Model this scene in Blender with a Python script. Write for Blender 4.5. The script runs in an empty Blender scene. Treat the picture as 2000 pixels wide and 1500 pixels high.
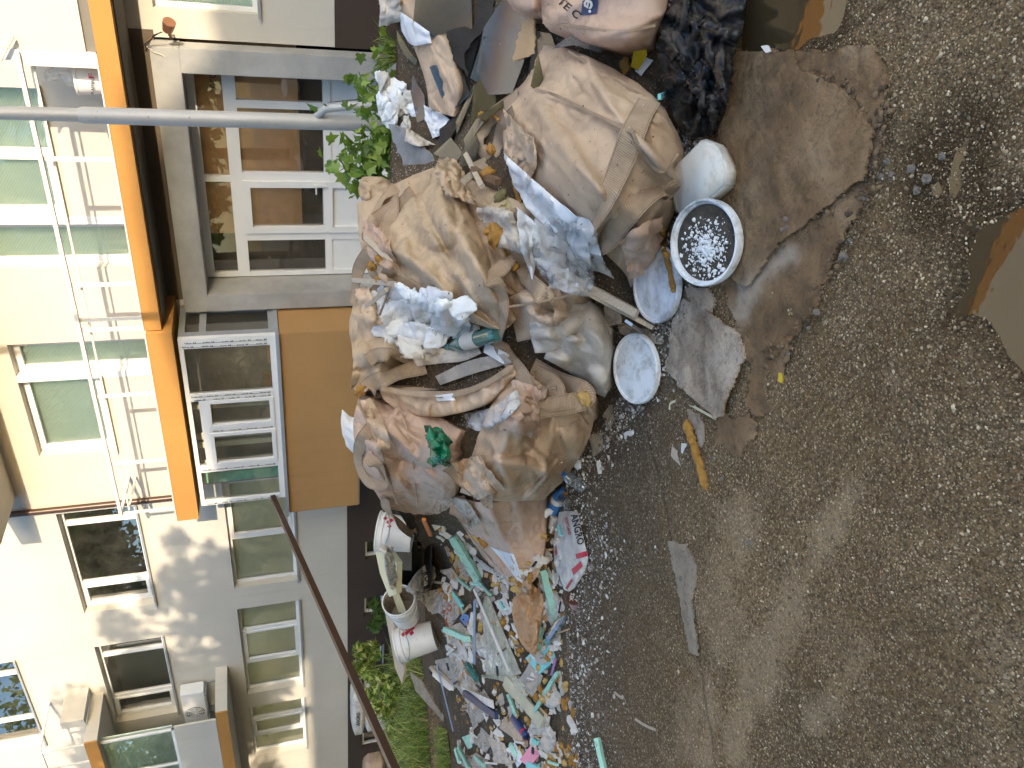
import bpy, bmesh, math, random
import numpy as np
from mathutils import Vector, Matrix, noise as mnoise
from mathutils.bvhtree import BVHTree

S = bpy.context.scene
COL = S.collection
R = math.radians
random.seed(7)
RNG = np.random.default_rng(11)

# ------------------------------------------------------------------ camera
# the photograph was taken with the phone on its side: world up points to the left of the picture
FPX = 1530.0                      # focal length in pixels of the 2000 x 1500 photograph
HC = 1.6                          # eye height
_L = np.array([-2250., -315., FPX]); _L /= np.linalg.norm(_L)
_g = np.array([355., 4900., FPX]); _g /= np.linalg.norm(_g)
_Z = -_g
_X = -_L; _X = _X - _Z * (_X @ _Z); _X /= np.linalg.norm(_X)
_Y = np.cross(_Z, _X)
CM = np.array([_X, _Y, _Z])       # (right, down, forward) of the upright view -> world
CAM = np.array([0., 0., HC])
cam_d = bpy.data.cameras.new('camera'); cam = bpy.data.objects.new('camera', cam_d); COL.objects.link(cam)
cam_d.sensor_width = 36.0; cam_d.lens = FPX / 2000.0 * 36.0; cam_d.clip_start = 0.05; cam_d.clip_end = 2000
_r, _d, _f = CM[:, 0], CM[:, 1], CM[:, 2]
cx, cy, cz = _d, _r, -_f          # image right = scene down, image up = scene right
cam.matrix_world = Matrix(((cx[0], cy[0], cz[0], 0), (cx[1], cy[1], cz[1], 0), (cx[2], cy[2], cz[2], HC), (0, 0, 0, 1)))
S.camera = cam

# ------------------------------------------------------------------ light
SUN = Vector((1.01, -1.0, 0.165)).normalized()
SUN_EL = math.asin(SUN.z); SUN_AZ = math.atan2(SUN.x, SUN.y)
W = bpy.data.worlds.new('World'); S.world = W; W.use_nodes = True
nt = W.node_tree; bg = nt.nodes['Background']
sky = nt.nodes.new('ShaderNodeTexSky'); sky.sky_type = 'NISHITA'; sky.sun_disc = False
sky.sun_elevation = SUN_EL; sky.sun_rotation = SUN_AZ; sky.air_density = 1.0; sky.dust_density = 2.0; sky.ozone_density = 2.6
nt.links.new(sky.outputs[0], bg.inputs[0]); bg.inputs[1].default_value = 0.15
sd = bpy.data.lights.new('sun', 'SUN'); sd.energy = 1.15; sd.angle = R(0.5); sd.color = (1.0, 0.83, 0.60)
so = bpy.data.objects.new('sun', sd); COL.objects.link(so); so.rotation_euler = SUN.to_track_quat('Z', 'Y').to_euler()
vs = S.view_settings; vs.view_transform = 'Standard'; vs.look = 'None'; vs.gamma = 1.0; vs.exposure = 2.62
S.cycles.max_bounces = 8; S.cycles.transparent_max_bounces = 24

# ------------------------------------------------------------------ pixel helpers (pixels of the 2000 x 1500 photograph)
def ray(px, py):
    return CM @ np.array([1500. - py - 750., px - 1000., FPX]) / FPX      # forward component = 1
def P(px, py, depth): return CAM + ray(px, py) * depth
def wallp(px, py, Y):
    d = ray(px, py); return CAM + d * (Y / d[1])
def gz(x, y): return -0.075 * np.maximum(0, np.asarray(y, float) - 3.5)
def gnd(px, py, h=0.0):
    d = ray(px, py); t = (h - HC) / d[2]
    for _ in range(12):
        p = CAM + d * t; t = (gz(p[0], p[1]) + h - HC) / d[2]
    return CAM + d * t
def gdep(px, py, h=0.0):
    return float((gnd(px, py, h) - CAM) @ CM[:, 2])

# ------------------------------------------------------------------ object helpers
def meshobj(name, V, F, mat=None, parent=None, smooth=False, uv=None):
    me = bpy.data.meshes.new(name)
    me.from_pydata([tuple(map(float, v)) for v in V], [], F); me.update()
    if smooth: me.polygons.foreach_set('use_smooth', [True] * len(me.polygons))
    if uv is not None:
        l = me.uv_layers.new(name='UVMap'); li = np.empty(len(me.loops), int); me.loops.foreach_get('vertex_index', li)
        l.data.foreach_set('uv', np.asarray(uv, float)[li].ravel())
    o = bpy.data.objects.new(name, me); COL.objects.link(o)
    if mat is not None:
        for m in (mat if isinstance(mat, (list, tuple)) else [mat]): me.materials.append(m)
    if parent is not None: o.parent = parent
    return o
def bmobj(name, bm, mat=None, parent=None, smooth=False):
    bmesh.ops.recalc_face_normals(bm, faces=bm.faces)
    me = bpy.data.meshes.new(name); bm.to_mesh(me); bm.free()
    if smooth: me.polygons.foreach_set('use_smooth', [True] * len(me.polygons))
    o = bpy.data.objects.new(name, me); COL.objects.link(o)
    if mat is not None: me.materials.append(mat)
    if parent is not None: o.parent = parent
    return o
def tag(o, label=None, cat=None, group=None, kind=None):
    if label: o['label'] = label
    if cat: o['category'] = cat
    if group: o['group'] = group
    if kind: o['kind'] = kind
    return o
def empty(name, loc=(0, 0, 0)):
    o = bpy.data.objects.new(name, None); COL.objects.link(o); o.location = [float(a) for a in loc]; o.empty_display_size = 0.1
    return o
def adopt(parent, *obs):
    """parent meshes that were modelled in world space to an Empty that stands elsewhere"""
    for o in obs:
        o.parent = parent
        o.matrix_parent_inverse = Matrix.Translation(-Vector(parent.location))
def bx(bm, x0, x1, y0, y1, z0, z1):
    v = [bm.verts.new((x, y, z)) for x in (x0, x1) for y in (y0, y1) for z in (z0, z1)]
    for q in ((0, 1, 3, 2), (4, 6, 7, 5), (0, 4, 5, 1), (2, 3, 7, 6), (0, 2, 6, 4), (1, 5, 7, 3)):
        bm.faces.new([v[i] for i in q])
def box(name, x0, x1, y0, y1, z0, z1, mat, parent=None, bev=0.0):
    bm = bmesh.new(); bx(bm, min(x0, x1), max(x0, x1), min(y0, y1), max(y0, y1), min(z0, z1), max(z0, z1))
    if bev: bmesh.ops.bevel(bm, geom=bm.edges[:], offset=bev, segments=2, affect='EDGES')
    return bmobj(name, bm, mat, parent)
def beam(bm, a, b, w, t=None, up=(0, 0, 1)):
    a = Vector([float(q) for q in a]); b = Vector([float(q) for q in b]); t = t or w
    d = (b - a).normalized(); s = d.cross(Vector([float(q) for q in up]))
    if s.length < 1e-3: s = d.cross(Vector((1, 0, 0)))
    s.normalize(); n = s.cross(d)
    v = [bm.verts.new(c + s * (i * w / 2) + n * (j * t / 2)) for c in (a, b) for (i, j) in ((-1, -1), (1, -1), (1, 1), (-1, 1))]
    for q in ((3, 2, 1, 0), (4, 5, 6, 7), (0, 1, 5, 4), (1, 2, 6, 5), (2, 3, 7, 6), (3, 0, 4, 7)): bm.faces.new([v[i] for i in q])
def tube_bm(bm, pts, rad, seg=8, cap=True):
    pts = [Vector([float(q) for q in p]) for p in pts]
    rad = rad if isinstance(rad, (list, tuple)) else [rad] * len(pts)
    rings = []; s = None
    for i, p in enumerate(pts):
        d = (pts[min(i + 1, len(pts) - 1)] - pts[max(i - 1, 0)]).normalized()
        if s is None:
            s = d.orthogonal().normalized()
        else:
            s = (s - d * s.dot(d)).normalized()
        n = d.cross(s)
        rings.append([bm.verts.new(p + (s * math.cos(2 * math.pi * k / seg) + n * math.sin(2 * math.pi * k / seg)) * rad[i]) for k in range(seg)])
    for a, b in zip(rings, rings[1:]):
        for k in range(seg): bm.faces.new((a[k], a[(k + 1) % seg], b[(k + 1) % seg], b[k]))
    if cap:
        bm.faces.new(rings[0][::-1]); bm.faces.new(rings[-1])
def tube(name, pts, rad, mat, parent=None, seg=8):
    bm = bmesh.new(); tube_bm(bm, pts, rad, seg); o = bmobj(name, bm, mat, parent, True); o.data.set_sharp_from_angle(angle=R(50)); return o

# ------------------------------------------------------------------ materials
def lin(r, g, b):
    f = lambda c: (c / 255 / 12.92) if c / 255 <= 0.04045 else ((c / 255 + 0.055) / 1.055) ** 2.4
    return (f(r), f(g), f(b), 1.0)
class N:
    """small node-tree helper"""
    def __init__(s, name):
        s.m = bpy.data.materials.new(name); s.m.use_nodes = True; s.t = s.m.node_tree
        s.b = s.t.nodes['Principled BSDF']; s.out = s.t.nodes['Material Output']; s._co = None
    def n(s, typ, **k):
        x = s.t.nodes.new('ShaderNode' + typ)
        for a, v in k.items(): setattr(x, a, v)
        return x
    def l(s, a, b): s.t.links.new(a, b)
    def co(s, which='Object'):
        if s._co is None: s._co = s.n('TexCoord')
        return s._co.outputs[which]
    def noise(s, scale, detail=4, rough=0.55, dist=0.0, vec=None, dims='3D'):
        x = s.n('TexNoise'); x.inputs['Scale'].default_value = scale; x.inputs['Detail'].default_value = detail
        x.inputs['Roughness'].default_value = rough; x.inputs['Distortion'].default_value = dist
        s.l(vec if vec is not None else s.co(), x.inputs['Vector']); return x.outputs['Fac']
    def ridged(s, scale, detail=6, vec=None, dist=0.6):
        x = s.n('TexNoise'); x.noise_type = 'RIDGED_MULTIFRACTAL'; x.inputs['Scale'].default_value = scale; x.inputs['Detail'].default_value = detail
        x.inputs['Roughness'].default_value = 0.5; x.inputs['Distortion'].default_value = dist; s.l(vec if vec is not None else s.co(), x.inputs['Vector']); return x.outputs['Fac']
    def voro(s, scale, feature='F1', vec=None, out='Distance', rand=1.0):
        x = s.n('TexVoronoi', feature=feature); x.inputs['Scale'].default_value = scale; x.inputs['Randomness'].default_value = rand
        s.l(vec if vec is not None else s.co(), x.inputs['Vector']); return x.outputs[out]
    def ramp(s, fac, stops, interp='LINEAR'):
        x = s.n('ValToRGB'); x.color_ramp.interpolation = interp; e = x.color_ramp.elements
        while len(e) > 1: e.remove(e[-1])
        for i, (p, c) in enumerate(stops):
            if not isinstance(c, (tuple, list)): c = (c, c, c, 1)
            q = e[0] if i == 0 else e.new(p); q.position = p; q.color = c if len(c) == 4 else (*c, 1)
        s.l(fac, x.inputs[0]); return x.outputs[0]
    def mix(s, fac, a, b, mode='MIX'):
        x = s.n('Mix', data_type='RGBA', blend_type=mode)
        for v, i in ((fac, 0), (a, 6), (b, 7)):
            if hasattr(v, 'links'): s.l(v, x.inputs[i])
            else: x.inputs[i].default_value = v
        return x.outputs[2]
    def math(s, op, a, b=0.0):
        x = s.n('Math', operation=op)
        for v, i in ((a, 0), (b, 1)):
            if hasattr(v, 'links'): s.l(v, x.inputs[i])
            else: x.inputs[i].default_value = v
        return x.outputs[0]
    def scale(s, xyz, which='Object', rot=(0, 0, 0)):
        x = s.n('Mapping'); x.inputs['Scale'].default_value = xyz; x.inputs['Rotation'].default_value = rot
        s.l(s.co(which), x.inputs[0]); return x.outputs[0]
    def bump(s, h, strength=0.5, dist=0.01, prev=None):
        x = s.n('Bump'); x.inputs['Strength'].default_value = strength; x.inputs['Distance'].default_value = dist
        s.l(h, x.inputs['Height'])
        if prev is not None: s.l(prev, x.inputs['Normal'])
        s.l(x.outputs[0], s.b.inputs['Normal']); return x.outputs[0]
    def base(s, c):
        if hasattr(c, 'links'): s.l(c, s.b.inputs['Base Color'])
        else: s.b.inputs['Base Color'].default_value = c
    def rough(s, r):
        if hasattr(r, 'links'): s.l(r, s.b.inputs['Roughness'])
        else: s.b.inputs['Roughness'].default_value = r
    def set(s, **k):
        for a, v in k.items(): s.b.inputs[a.replace('_', ' ')].default_value = v

def sc(c, f): return (c[0] * f, c[1] * f, c[2] * f, 1)
def plain(name, c, rough=0.7, var=0.18, scale=6, bump=0.0, bscale=60, dirt=0.0, dirtc=(0.06, 0.045, 0.03, 1), metal=0.0, spec=0.35, dscale=7):
    m = N(name)
    f = m.noise(scale, 5, 0.6)
    col = m.ramp(f, [(0.3, sc(c, 1 - var)), (0.7, sc(c, 1 + var))])
    if dirt > 0:
        d = m.noise(dscale, 7, 0.68, 0.3)
        lo = 0.72 - dirt * 0.45
        col = m.mix(m.ramp(d, [(lo, 0.0), (lo + 0.2, 0.85)]), col, dirtc)
    m.base(col); m.rough(rough); m.set(Metallic=metal); m.b.inputs['Specular IOR Level'].default_value = spec
    if bump: m.bump(m.noise(bscale, 5, 0.65), bump, 0.01)
    return m.m
def stucco(name, c, var=0.05, streak=0.12, rough=0.9):
    m = N(name); f = m.noise(0.9, 6, 0.6)
    col = m.ramp(f, [(0.25, sc(c, 1 - var)), (0.75, sc(c, 1 + var))])
    st = m.noise(1.0, 6, 0.65, 0.0, m.scale((4.0, 4.0, 0.35)))
    col = m.mix(m.ramp(st, [(0.55, 0.0), (0.85, streak)]), col, sc(c, 0.45))
    bl = m.noise(14, 4, 0.7); col = m.mix(m.ramp(bl, [(0.62, 0.0), (0.8, 0.14)]), col, sc(c, 0.7))
    m.base(col); m.rough(rough); m.b.inputs['Specular IOR Level'].default_value = 0.2
    m.bump(m.noise(160, 3, 0.6), 0.35, 0.006); return m.m
def glassy(name, tint=(1, 1, 1, 1), refl=0.22, rough=0.02, dust=0.0, dustc=(0.5, 0.5, 0.45, 1), dscale=3):
    m = N(name); m.t.nodes.remove(m.b)
    tr = m.n('BsdfTransparent'); tr.inputs[0].default_value = tint
    gl = m.n('BsdfGlossy'); gl.inputs['Roughness'].default_value = rough; gl.inputs[0].default_value = (1, 1, 1, 1)
    lw = m.n('LayerWeight'); lw.inputs[0].default_value = 0.3
    f = m.math('MINIMUM', m.math('ADD', m.math('MULTIPLY', lw.outputs['Fresnel'], 0.9), refl), 1.0)
    mx = m.n('MixShader'); m.l(f, mx.inputs[0]); m.l(tr.outputs[0], mx.inputs[1]); m.l(gl.outputs[0], mx.inputs[2])
    out = mx.outputs[0]
    if dust > 0:
        df = m.n('BsdfDiffuse'); df.inputs[0].default_value = dustc
        d = m.ramp(m.noise(dscale, 8, 0.7, 0.4), [(0.4, dust * 0.25), (0.75, dust)])
        m2 = m.n('MixShader'); m.l(d, m2.inputs[0]); m.l(out, m2.inputs[1]); m.l(df.outputs[0], m2.inputs[2]); out = m2.outputs[0]
    m.l(out, m.out.inputs[0]); return m.m
def film(name, c=(0.8, 0.82, 0.84, 1), alpha=(0.25, 0.7), rough=0.22, scale=9):
    m = N(name); m.base(c); m.rough(rough)
    rg = m.ridged(scale * 0.55, 4, None, 0.8)
    m.l(m.math('MINIMUM', m.math('ADD', m.ramp(m.noise(scale * 0.4, 2, 0.5), [(0.3, alpha[0]), (0.7, alpha[1])]), m.ramp(rg, [(0.55, 0.0), (1.0, 0.30)])), 1.0), m.b.inputs['Alpha'])
    m.b.inputs['Specular IOR Level'].default_value = 0.7; m.bump(rg, 0.5, 0.02); return m.m

M = {}
M['cream'] = stucco('cream_render', lin(197, 193, 184), 0.06, 0.24)
M['orange'] = stucco('orange_render', (0.47, 0.235, 0.068, 1), 0.10, 0.30)
M['ochre'] = stucco('ochre_render', (0.40, 0.235, 0.10, 1), 0.09, 0.22)
M['plinth'] = stucco('brown_plinth_render', (0.060, 0.044, 0.036, 1), 0.10, 0.15)
M['soffit'] = stucco('grey_cement', (0.20, 0.185, 0.16, 1), 0.12, 0.25)
M['shade_wall'] = stucco('shaded_brown_wall', (0.135, 0.105, 0.078, 1), 0.18, 0.3)  # brown wall with the slab's shade put into its colour
m = N('raw_concrete'); c0 = m.noise(1.6, 8, 0.65, 0.4)
m.base(m.mix(m.ramp(m.noise(5, 7, 0.7), [(0.45, 0.0), (0.7, 0.5)]), m.ramp(c0, [(0.3, (0.26, 0.265, 0.265, 1)), (0.7, (0.42, 0.42, 0.42, 1))]), (0.36, 0.34, 0.30, 1)))
m.rough(0.85); m.bump(m.noise(45, 6, 0.7), 0.35, 0.008); M['concrete'] = m.m
M['pvc'] = plain('white_pvc_frame', (0.74, 0.75, 0.76, 1), 0.35, 0.03, 3, dirt=0.12, dirtc=(0.35, 0.33, 0.30, 1), spec=0.5)
M['pvc_grey'] = plain('grey_metal_frame', (0.30, 0.32, 0.35, 1), 0.45, 0.08, 5)
M['rail'] = plain('white_painted_railing', (0.72, 0.70, 0.66, 1), 0.5, 0.06, 8, dirt=0.25, dirtc=(0.30, 0.22, 0.15, 1))
M['glass'] = glassy('window_glass', (0.80, 0.84, 0.82, 1), 0.20, 0.01, 0.10, (0.45, 0.43, 0.38, 1), 2.2)
M['glass_bay'] = glassy('bay_glass', (0.92, 0.93, 0.90, 1), 0.05, 0.01, 0.16, (0.5, 0.47, 0.40, 1), 2.5)
M['glass_blind'] = glassy('shuttered_window_glass', (0.92, 0.96, 0.93, 1), 0.05, 0.02, 0.10, (0.5, 0.55, 0.5, 1), 3)
M['glass_door'] = glassy('door_glass', (0.92, 0.91, 0.88, 1), 0.10, 0.01, 0.16, (0.45, 0.38, 0.28, 1), 3.0)
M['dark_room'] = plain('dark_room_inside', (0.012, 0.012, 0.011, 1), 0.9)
M['bay_wall'] = plain('bay_inside_wall', (0.34, 0.29, 0.22, 1), 0.9, 0.3, 1.5)
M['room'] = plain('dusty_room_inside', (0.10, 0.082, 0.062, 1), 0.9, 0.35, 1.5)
def blind(name, c, freq=38, vert=True):
    m = N(name)
    w = m.n('TexWave', wave_type='BANDS', bands_direction='Z' if vert else 'X'); w.inputs['Scale'].default_value = freq / 6.28 * 3.14; m.l(m.co(), w.inputs[0])
    m.base(m.ramp(w.outputs['Fac'], [(0.0, sc(c, 0.72)), (0.35, c), (1.0, sc(c, 1.08))])); m.rough(0.6); m.bump(w.outputs['Fac'], 0.5, 0.006); return m.m
M['blind_green'] = blind('pale_green_shutter', (0.80, 0.93, 0.83, 1))
M['blind_cream'] = blind('cream_shutter', (0.84, 0.80, 0.60, 1))
M['plywood'] = plain('brown_board_behind_glass', (0.58, 0.34, 0.16, 1), 0.7, 0.18, 2.5, dirt=0.25, dirtc=(0.22, 0.12, 0.06, 1), dscale=2.2)
M['brown_paint'] = plain('brown_painted_metal', (0.060, 0.030, 0.018, 1), 0.35, 0.15, 8, spec=0.5)
M['marks'] = plain('black_print', (0.02, 0.02, 0.02, 1), 0.6)
m = N('galvanised_steel'); c0 = m.noise(7, 6, 0.6, 0.2, m.scale((1, 1, 0.25)))
m.base(m.mix(m.ramp(m.voro(16, 'F1'), [(0.05, 0.55), (0.16, 0.0)]), m.ramp(c0, [(0.3, (0.36, 0.35, 0.34, 1)), (0.7, (0.48, 0.47, 0.46, 1))]), (0.09, 0.06, 0.05, 1)))
m.rough(0.5); m.set(Metallic=0.2); m.bump(m.noise(40, 5, 0.6), 0.12, 0.004); M['galv'] = m.m

# ------------------------------------------------------------------ ground
def fbm(x, y, s, o=4):
    out = np.zeros_like(x); a = 1.0
    for k in range(o):
        ph = 12.9 * k + s
        out += a * (np.sin(x * 2.1 + 1.7 * np.sin(y * 1.3 + ph) + ph) * np.cos(y * 1.9 + 1.3 * np.sin(x * 1.1 - ph)))
        x = x * 1.9 + 3.1; y = y * 1.9 - 1.7; a *= 0.5
    return out
def ground_mat(heap=False):
    m = N('gravelly_muddy_asphalt')
    big = m.noise(1.1, 6, 0.6, 0.3); mid = m.noise(6, 6, 0.65); fine = m.noise(75, 4, 0.7)
    ch = m.n('TexVoronoi', feature='F1'); ch.inputs['Scale'].default_value = 120; m.l(m.co(), ch.inputs[0])
    ch2 = m.n('TexVoronoi', feature='F1'); ch2.inputs['Scale'].default_value = 62; m.l(m.co(), ch2.inputs[0])
    mud = m.ramp(big, [(0.30, (0.145, 0.094, 0.046, 1)), (0.5, (0.225, 0.148, 0.075, 1)), (0.72, (0.32, 0.22, 0.12, 1))])
    mud = m.mix(m.ramp(mid, [(0.42, 0.0), (0.75, 0.55)]), mud, (0.30, 0.215, 0.135, 1))
    mud = m.mix(m.ramp(fine, [(0.40, 0.75), (0.58, 0.0)]), mud, (0.066, 0.045, 0.026, 1))
    if not heap:
        a2 = m.n('Attribute', attribute_name='pale').outputs['Fac']
        pf = m.math('ADD', m.math('MULTIPLY', a2, 0.75), m.math('ADD', m.math('MULTIPLY', m.math('SUBTRACT', mid, 0.5), 1.1), m.math('MULTIPLY', m.math('SUBTRACT', fine, 0.5), 0.9)))
        mud = m.mix(m.ramp(pf, [(0.22, 0.0), (0.70, 0.62)]), mud, (0.46, 0.34, 0.21, 1))
    rnd = m.n('SeparateColor'); m.l(ch.outputs['Color'], rnd.inputs[0])
    chip = m.mix(rnd.outputs[1], (0.26, 0.175, 0.095, 1), (0.66, 0.50, 0.30, 1))
    mask = m.math('MULTIPLY', m.ramp(ch.outputs['Distance'], [(0.34, 1.0), (0.5, 0.0)]), m.ramp(rnd.outputs[0], [(0.42, 0.0), (0.5, 1.0)]))
    mask = m.math('MULTIPLY', mask, m.ramp(mid, [(0.3, 0.35), (0.6, 0.95)]))
    col = m.mix(mask, mud, chip)
    rnd2 = m.n('SeparateColor'); m.l(ch2.outputs['Color'], rnd2.inputs[0])
    mask2 = m.math('MULTIPLY', m.ramp(ch2.outputs['Distance'], [(0.26, 1.0), (0.38, 0.0)]), m.ramp(rnd2.outputs[0], [(0.72, 0.0), (0.78, 0.9)]))
    col = m.mix(mask2, col, m.mix(rnd2.outputs[1], (0.2, 0.14, 0.08, 1), (0.74, 0.59, 0.39, 1)))
    if heap:
        col = m.mix(0.72, col, (0.060, 0.048, 0.038, 1)); wc = m.voro(55); col = m.mix(m.math('MULTIPLY', m.ramp(wc, [(0.16, 0.9), (0.3, 0.0)]), m.ramp(mid, [(0.45, 0.0), (0.6, 1.0)])), col, (0.60, 0.57, 0.52, 1))
    else:
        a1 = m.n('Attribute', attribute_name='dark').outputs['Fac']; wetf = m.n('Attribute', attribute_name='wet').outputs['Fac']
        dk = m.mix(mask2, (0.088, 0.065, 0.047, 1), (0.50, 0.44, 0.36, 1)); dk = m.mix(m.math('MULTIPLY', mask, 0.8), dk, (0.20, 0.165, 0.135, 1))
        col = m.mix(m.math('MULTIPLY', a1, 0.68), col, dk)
    # old cracks in the asphalt
    cr = m.voro(0.62, 'DISTANCE_TO_EDGE', m.mix(0.28, m.co(), m.n('TexNoise').outputs['Color']))
    col = m.mix(m.ramp(cr, [(0.002, 0.45), (0.007, 0.0)]), col, (0.025, 0.02, 0.016, 1))
    rg_ = m.ramp(big, [(0.3, 0.7), (0.55, 0.95)]); m.b.inputs['Specular IOR Level'].default_value = 0.12
    if not heap:
        wm = m.mix(1.0, col, (0.40, 0.38, 0.36, 1), 'MULTIPLY'); col = m.mix(wetf, col, wm); rg_ = m.mix(wetf, rg_, (0.30, 0.30, 0.30, 1))
    m.base(col); m.rough(rg_)
    h = m.math('ADD', m.math('MULTIPLY', m.ramp(ch.outputs['Distance'], [(0.0, 1.0), (0.6, 0.0)]), 0.6), m.math('ADD', m.math('MULTIPLY', mask2, 0.9), m.math('MULTIPLY', fine, 0.8)))
    b = m.bump(mid, 0.5, 0.03); m.bump(h, 1.0, 0.009, b)
    return m.m
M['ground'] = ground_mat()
# one sheet: fine near the lens, coarse to the horizon
gx = np.concatenate([[-400, -150, -60, -30], np.arange(-20, -6, 0.5), np.arange(-6, 1.5, 0.032), np.arange(1.5, 8, 0.5), [12, 30, 80, 300]])
gy = np.concatenate([[-300, -100, -40, -20, -10, -5, -2, -0.5], np.arange(0.2, 4.2, 0.032), np.arange(4.2, 12, 0.4), [14, 30, 100, 400]])
X, Y = np.meshgrid(gx, gy, indexing='ij')
PUD = [(np.array([gnd(*q)[:2] for q in ((2010, 395), (1890, 430), (1872, 500), (1882, 560), (1858, 612), (1925, 622), (1962, 690), (2020, 745), (2120, 800), (2200, 500), (2100, 380))])),
       (np.array([gnd(*q)[:2] for q in ((1452, -60), (1446, 60), (1450, 104), (1545, 112), (1572, 84), (1630, 70), (1648, 20), (1655, -60))])),
       (np.array([gnd(*q)[:2] for q in ((1775, 360), (1790, 300), (1850, 240), (1905, 215), (1940, 250), (1900, 330), (1905, 400), (1850, 440), (1800, 420))]))]
def inpoly(x, y, poly):
    c = np.zeros(np.shape(x), bool); n = len(poly)
    for i in range(n):
        x1, y1 = poly[i]; x2, y2 = poly[(i + 1) % n]
        k = ((y1 > y) != (y2 > y)); c ^= k & (x < (x2 - x1) * (y - y1) / (y2 - y1 + 1e-12) + x1)
    return c
def polydist(x, y, poly):
    d = np.full(np.shape(x), 9.); n = len(poly)
    for i in range(n):
        a = poly[i]; b = poly[(i + 1) % n]; ab = b - a; L2 = ab @ ab
        t = np.clip(((x - a[0]) * ab[0] + (y - a[1]) * ab[1]) / L2, 0, 1)
        d = np.minimum(d, np.hypot(x - a[0] - t * ab[0], y - a[1] - t * ab[1]))
    return d
def gfull(x, y):
    z = gz(x, y) + 0.010 * fbm(x * 1.3, y * 1.3, 1.0, 3) * (np.abs(x) < 20) + 0.005 * fbm(x * 7, y * 7, 4.0, 3) + 0.0022 * fbm(x * 21, y * 21, 9.0, 3) * (np.hypot(x, y) < 6)
    for k, pl in enumerate(PUD):
        d = polydist(x, y, pl); s = np.where(inpoly(x, y, pl), -d, d)
        dep = (0.030, 0.022, 0.010)[k]
        z = z * np.clip((s + 0.0) / 0.25 + 0.35, 0.25, 1) - dep * np.clip(0.5 - s / 0.10, 0, 1)
    return z
Zg = gfull(X, Y)
V = np.stack([X, Y, Zg], -1).reshape(-1, 3); ny = len(gy)
F = [(i * ny + j, (i + 1) * ny + j, (i + 1) * ny + j + 1, i * ny + j + 1) for i in range(len(gx) - 1) for j in range(ny - 1)]
def topx(Vw):
    c = (np.asarray(Vw) - CAM) @ CM; z = np.maximum(c[:, 2], 0.05); return 1000 + FPX * c[:, 1] / z, 1500 - (750 + FPX * c[:, 0] / z)
def linedist(px, py, line):
    d = np.full(px.shape, 1e9)
    for a, b in zip(line, line[1:]):
        a = np.array(a, float); b = np.array(b, float); ab = b - a; t = np.clip(((px - a[0]) * ab[0] + (py - a[1]) * ab[1]) / (ab @ ab), 0, 1); d = np.minimum(d, np.hypot(px - a[0] - t * ab[0], py - a[1] - t * ab[1]))
    return d
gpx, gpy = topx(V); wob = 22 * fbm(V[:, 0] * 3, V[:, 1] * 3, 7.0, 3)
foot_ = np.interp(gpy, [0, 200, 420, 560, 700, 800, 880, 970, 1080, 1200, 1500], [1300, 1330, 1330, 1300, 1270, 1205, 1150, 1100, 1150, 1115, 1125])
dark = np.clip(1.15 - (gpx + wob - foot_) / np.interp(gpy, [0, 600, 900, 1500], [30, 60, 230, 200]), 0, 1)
pale = np.zeros(len(V))
for ln, w_, k_ in (([(1660, 960), (1590, 1090), (1530, 1210), (1475, 1330), (1440, 1460)], 42, 0.9), ([(1455, 985), (1440, 1060), (1415, 1180), (1385, 1320), (1360, 1470)], 48, 0.75), ([(1690, 1250), (1640, 1340), (1600, 1420)], 34, 0.7), ([(1760, 700), (1700, 900), (1600, 950)], 40, 0.35), ([(1870, 1150), (1950, 1300), (1900, 1450)], 70, 0.3)):
    pale = np.maximum(pale, k_ * np.exp(-((linedist(gpx, gpy, ln) + wob) / w_) ** 2))
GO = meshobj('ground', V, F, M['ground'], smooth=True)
wet = np.zeros(len(V))
for pl in PUD:
    s_ = polydist(V[:, 0], V[:, 1], pl); s_ = np.where(inpoly(V[:, 0], V[:, 1], pl), -s_, s_); wet = np.maximum(wet, np.clip(1.1 - (s_ + 0.018 * fbm(V[:, 0] * 9, V[:, 1] * 9, 5.0, 3)) / 0.085, 0, 1))
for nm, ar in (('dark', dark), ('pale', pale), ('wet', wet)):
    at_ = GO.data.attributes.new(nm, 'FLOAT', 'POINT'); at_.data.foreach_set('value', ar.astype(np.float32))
tag(GO, 'muddy gravelly asphalt yard in front of the building', kind='structure')
m = N('muddy_water'); m.base((0.050, 0.036, 0.018, 1)); m.rough(0.012); m.b.inputs['IOR'].default_value = 1.45; m.b.inputs['Specular IOR Level'].default_value = 0.8
m.bump(m.noise(16, 2, 0.5), 0.03, 0.01); M['water'] = m.m
for k, pl in enumerate(PUD):
    c = pl.mean(0); ring = c + (pl - c) * 1.35
    zz = (-0.012, -0.010, -0.0085)[k]
    tag(meshobj('puddle', [(q[0], q[1], zz) for q in ring], [tuple(range(len(ring)))], M['water']),
        ('olive puddle in the broken asphalt at the bottom edge', 'puddle reflecting the orange balcony beside the muddy board', 'shallow puddle among loose wet pebbles')[k], kind='structure')

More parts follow.
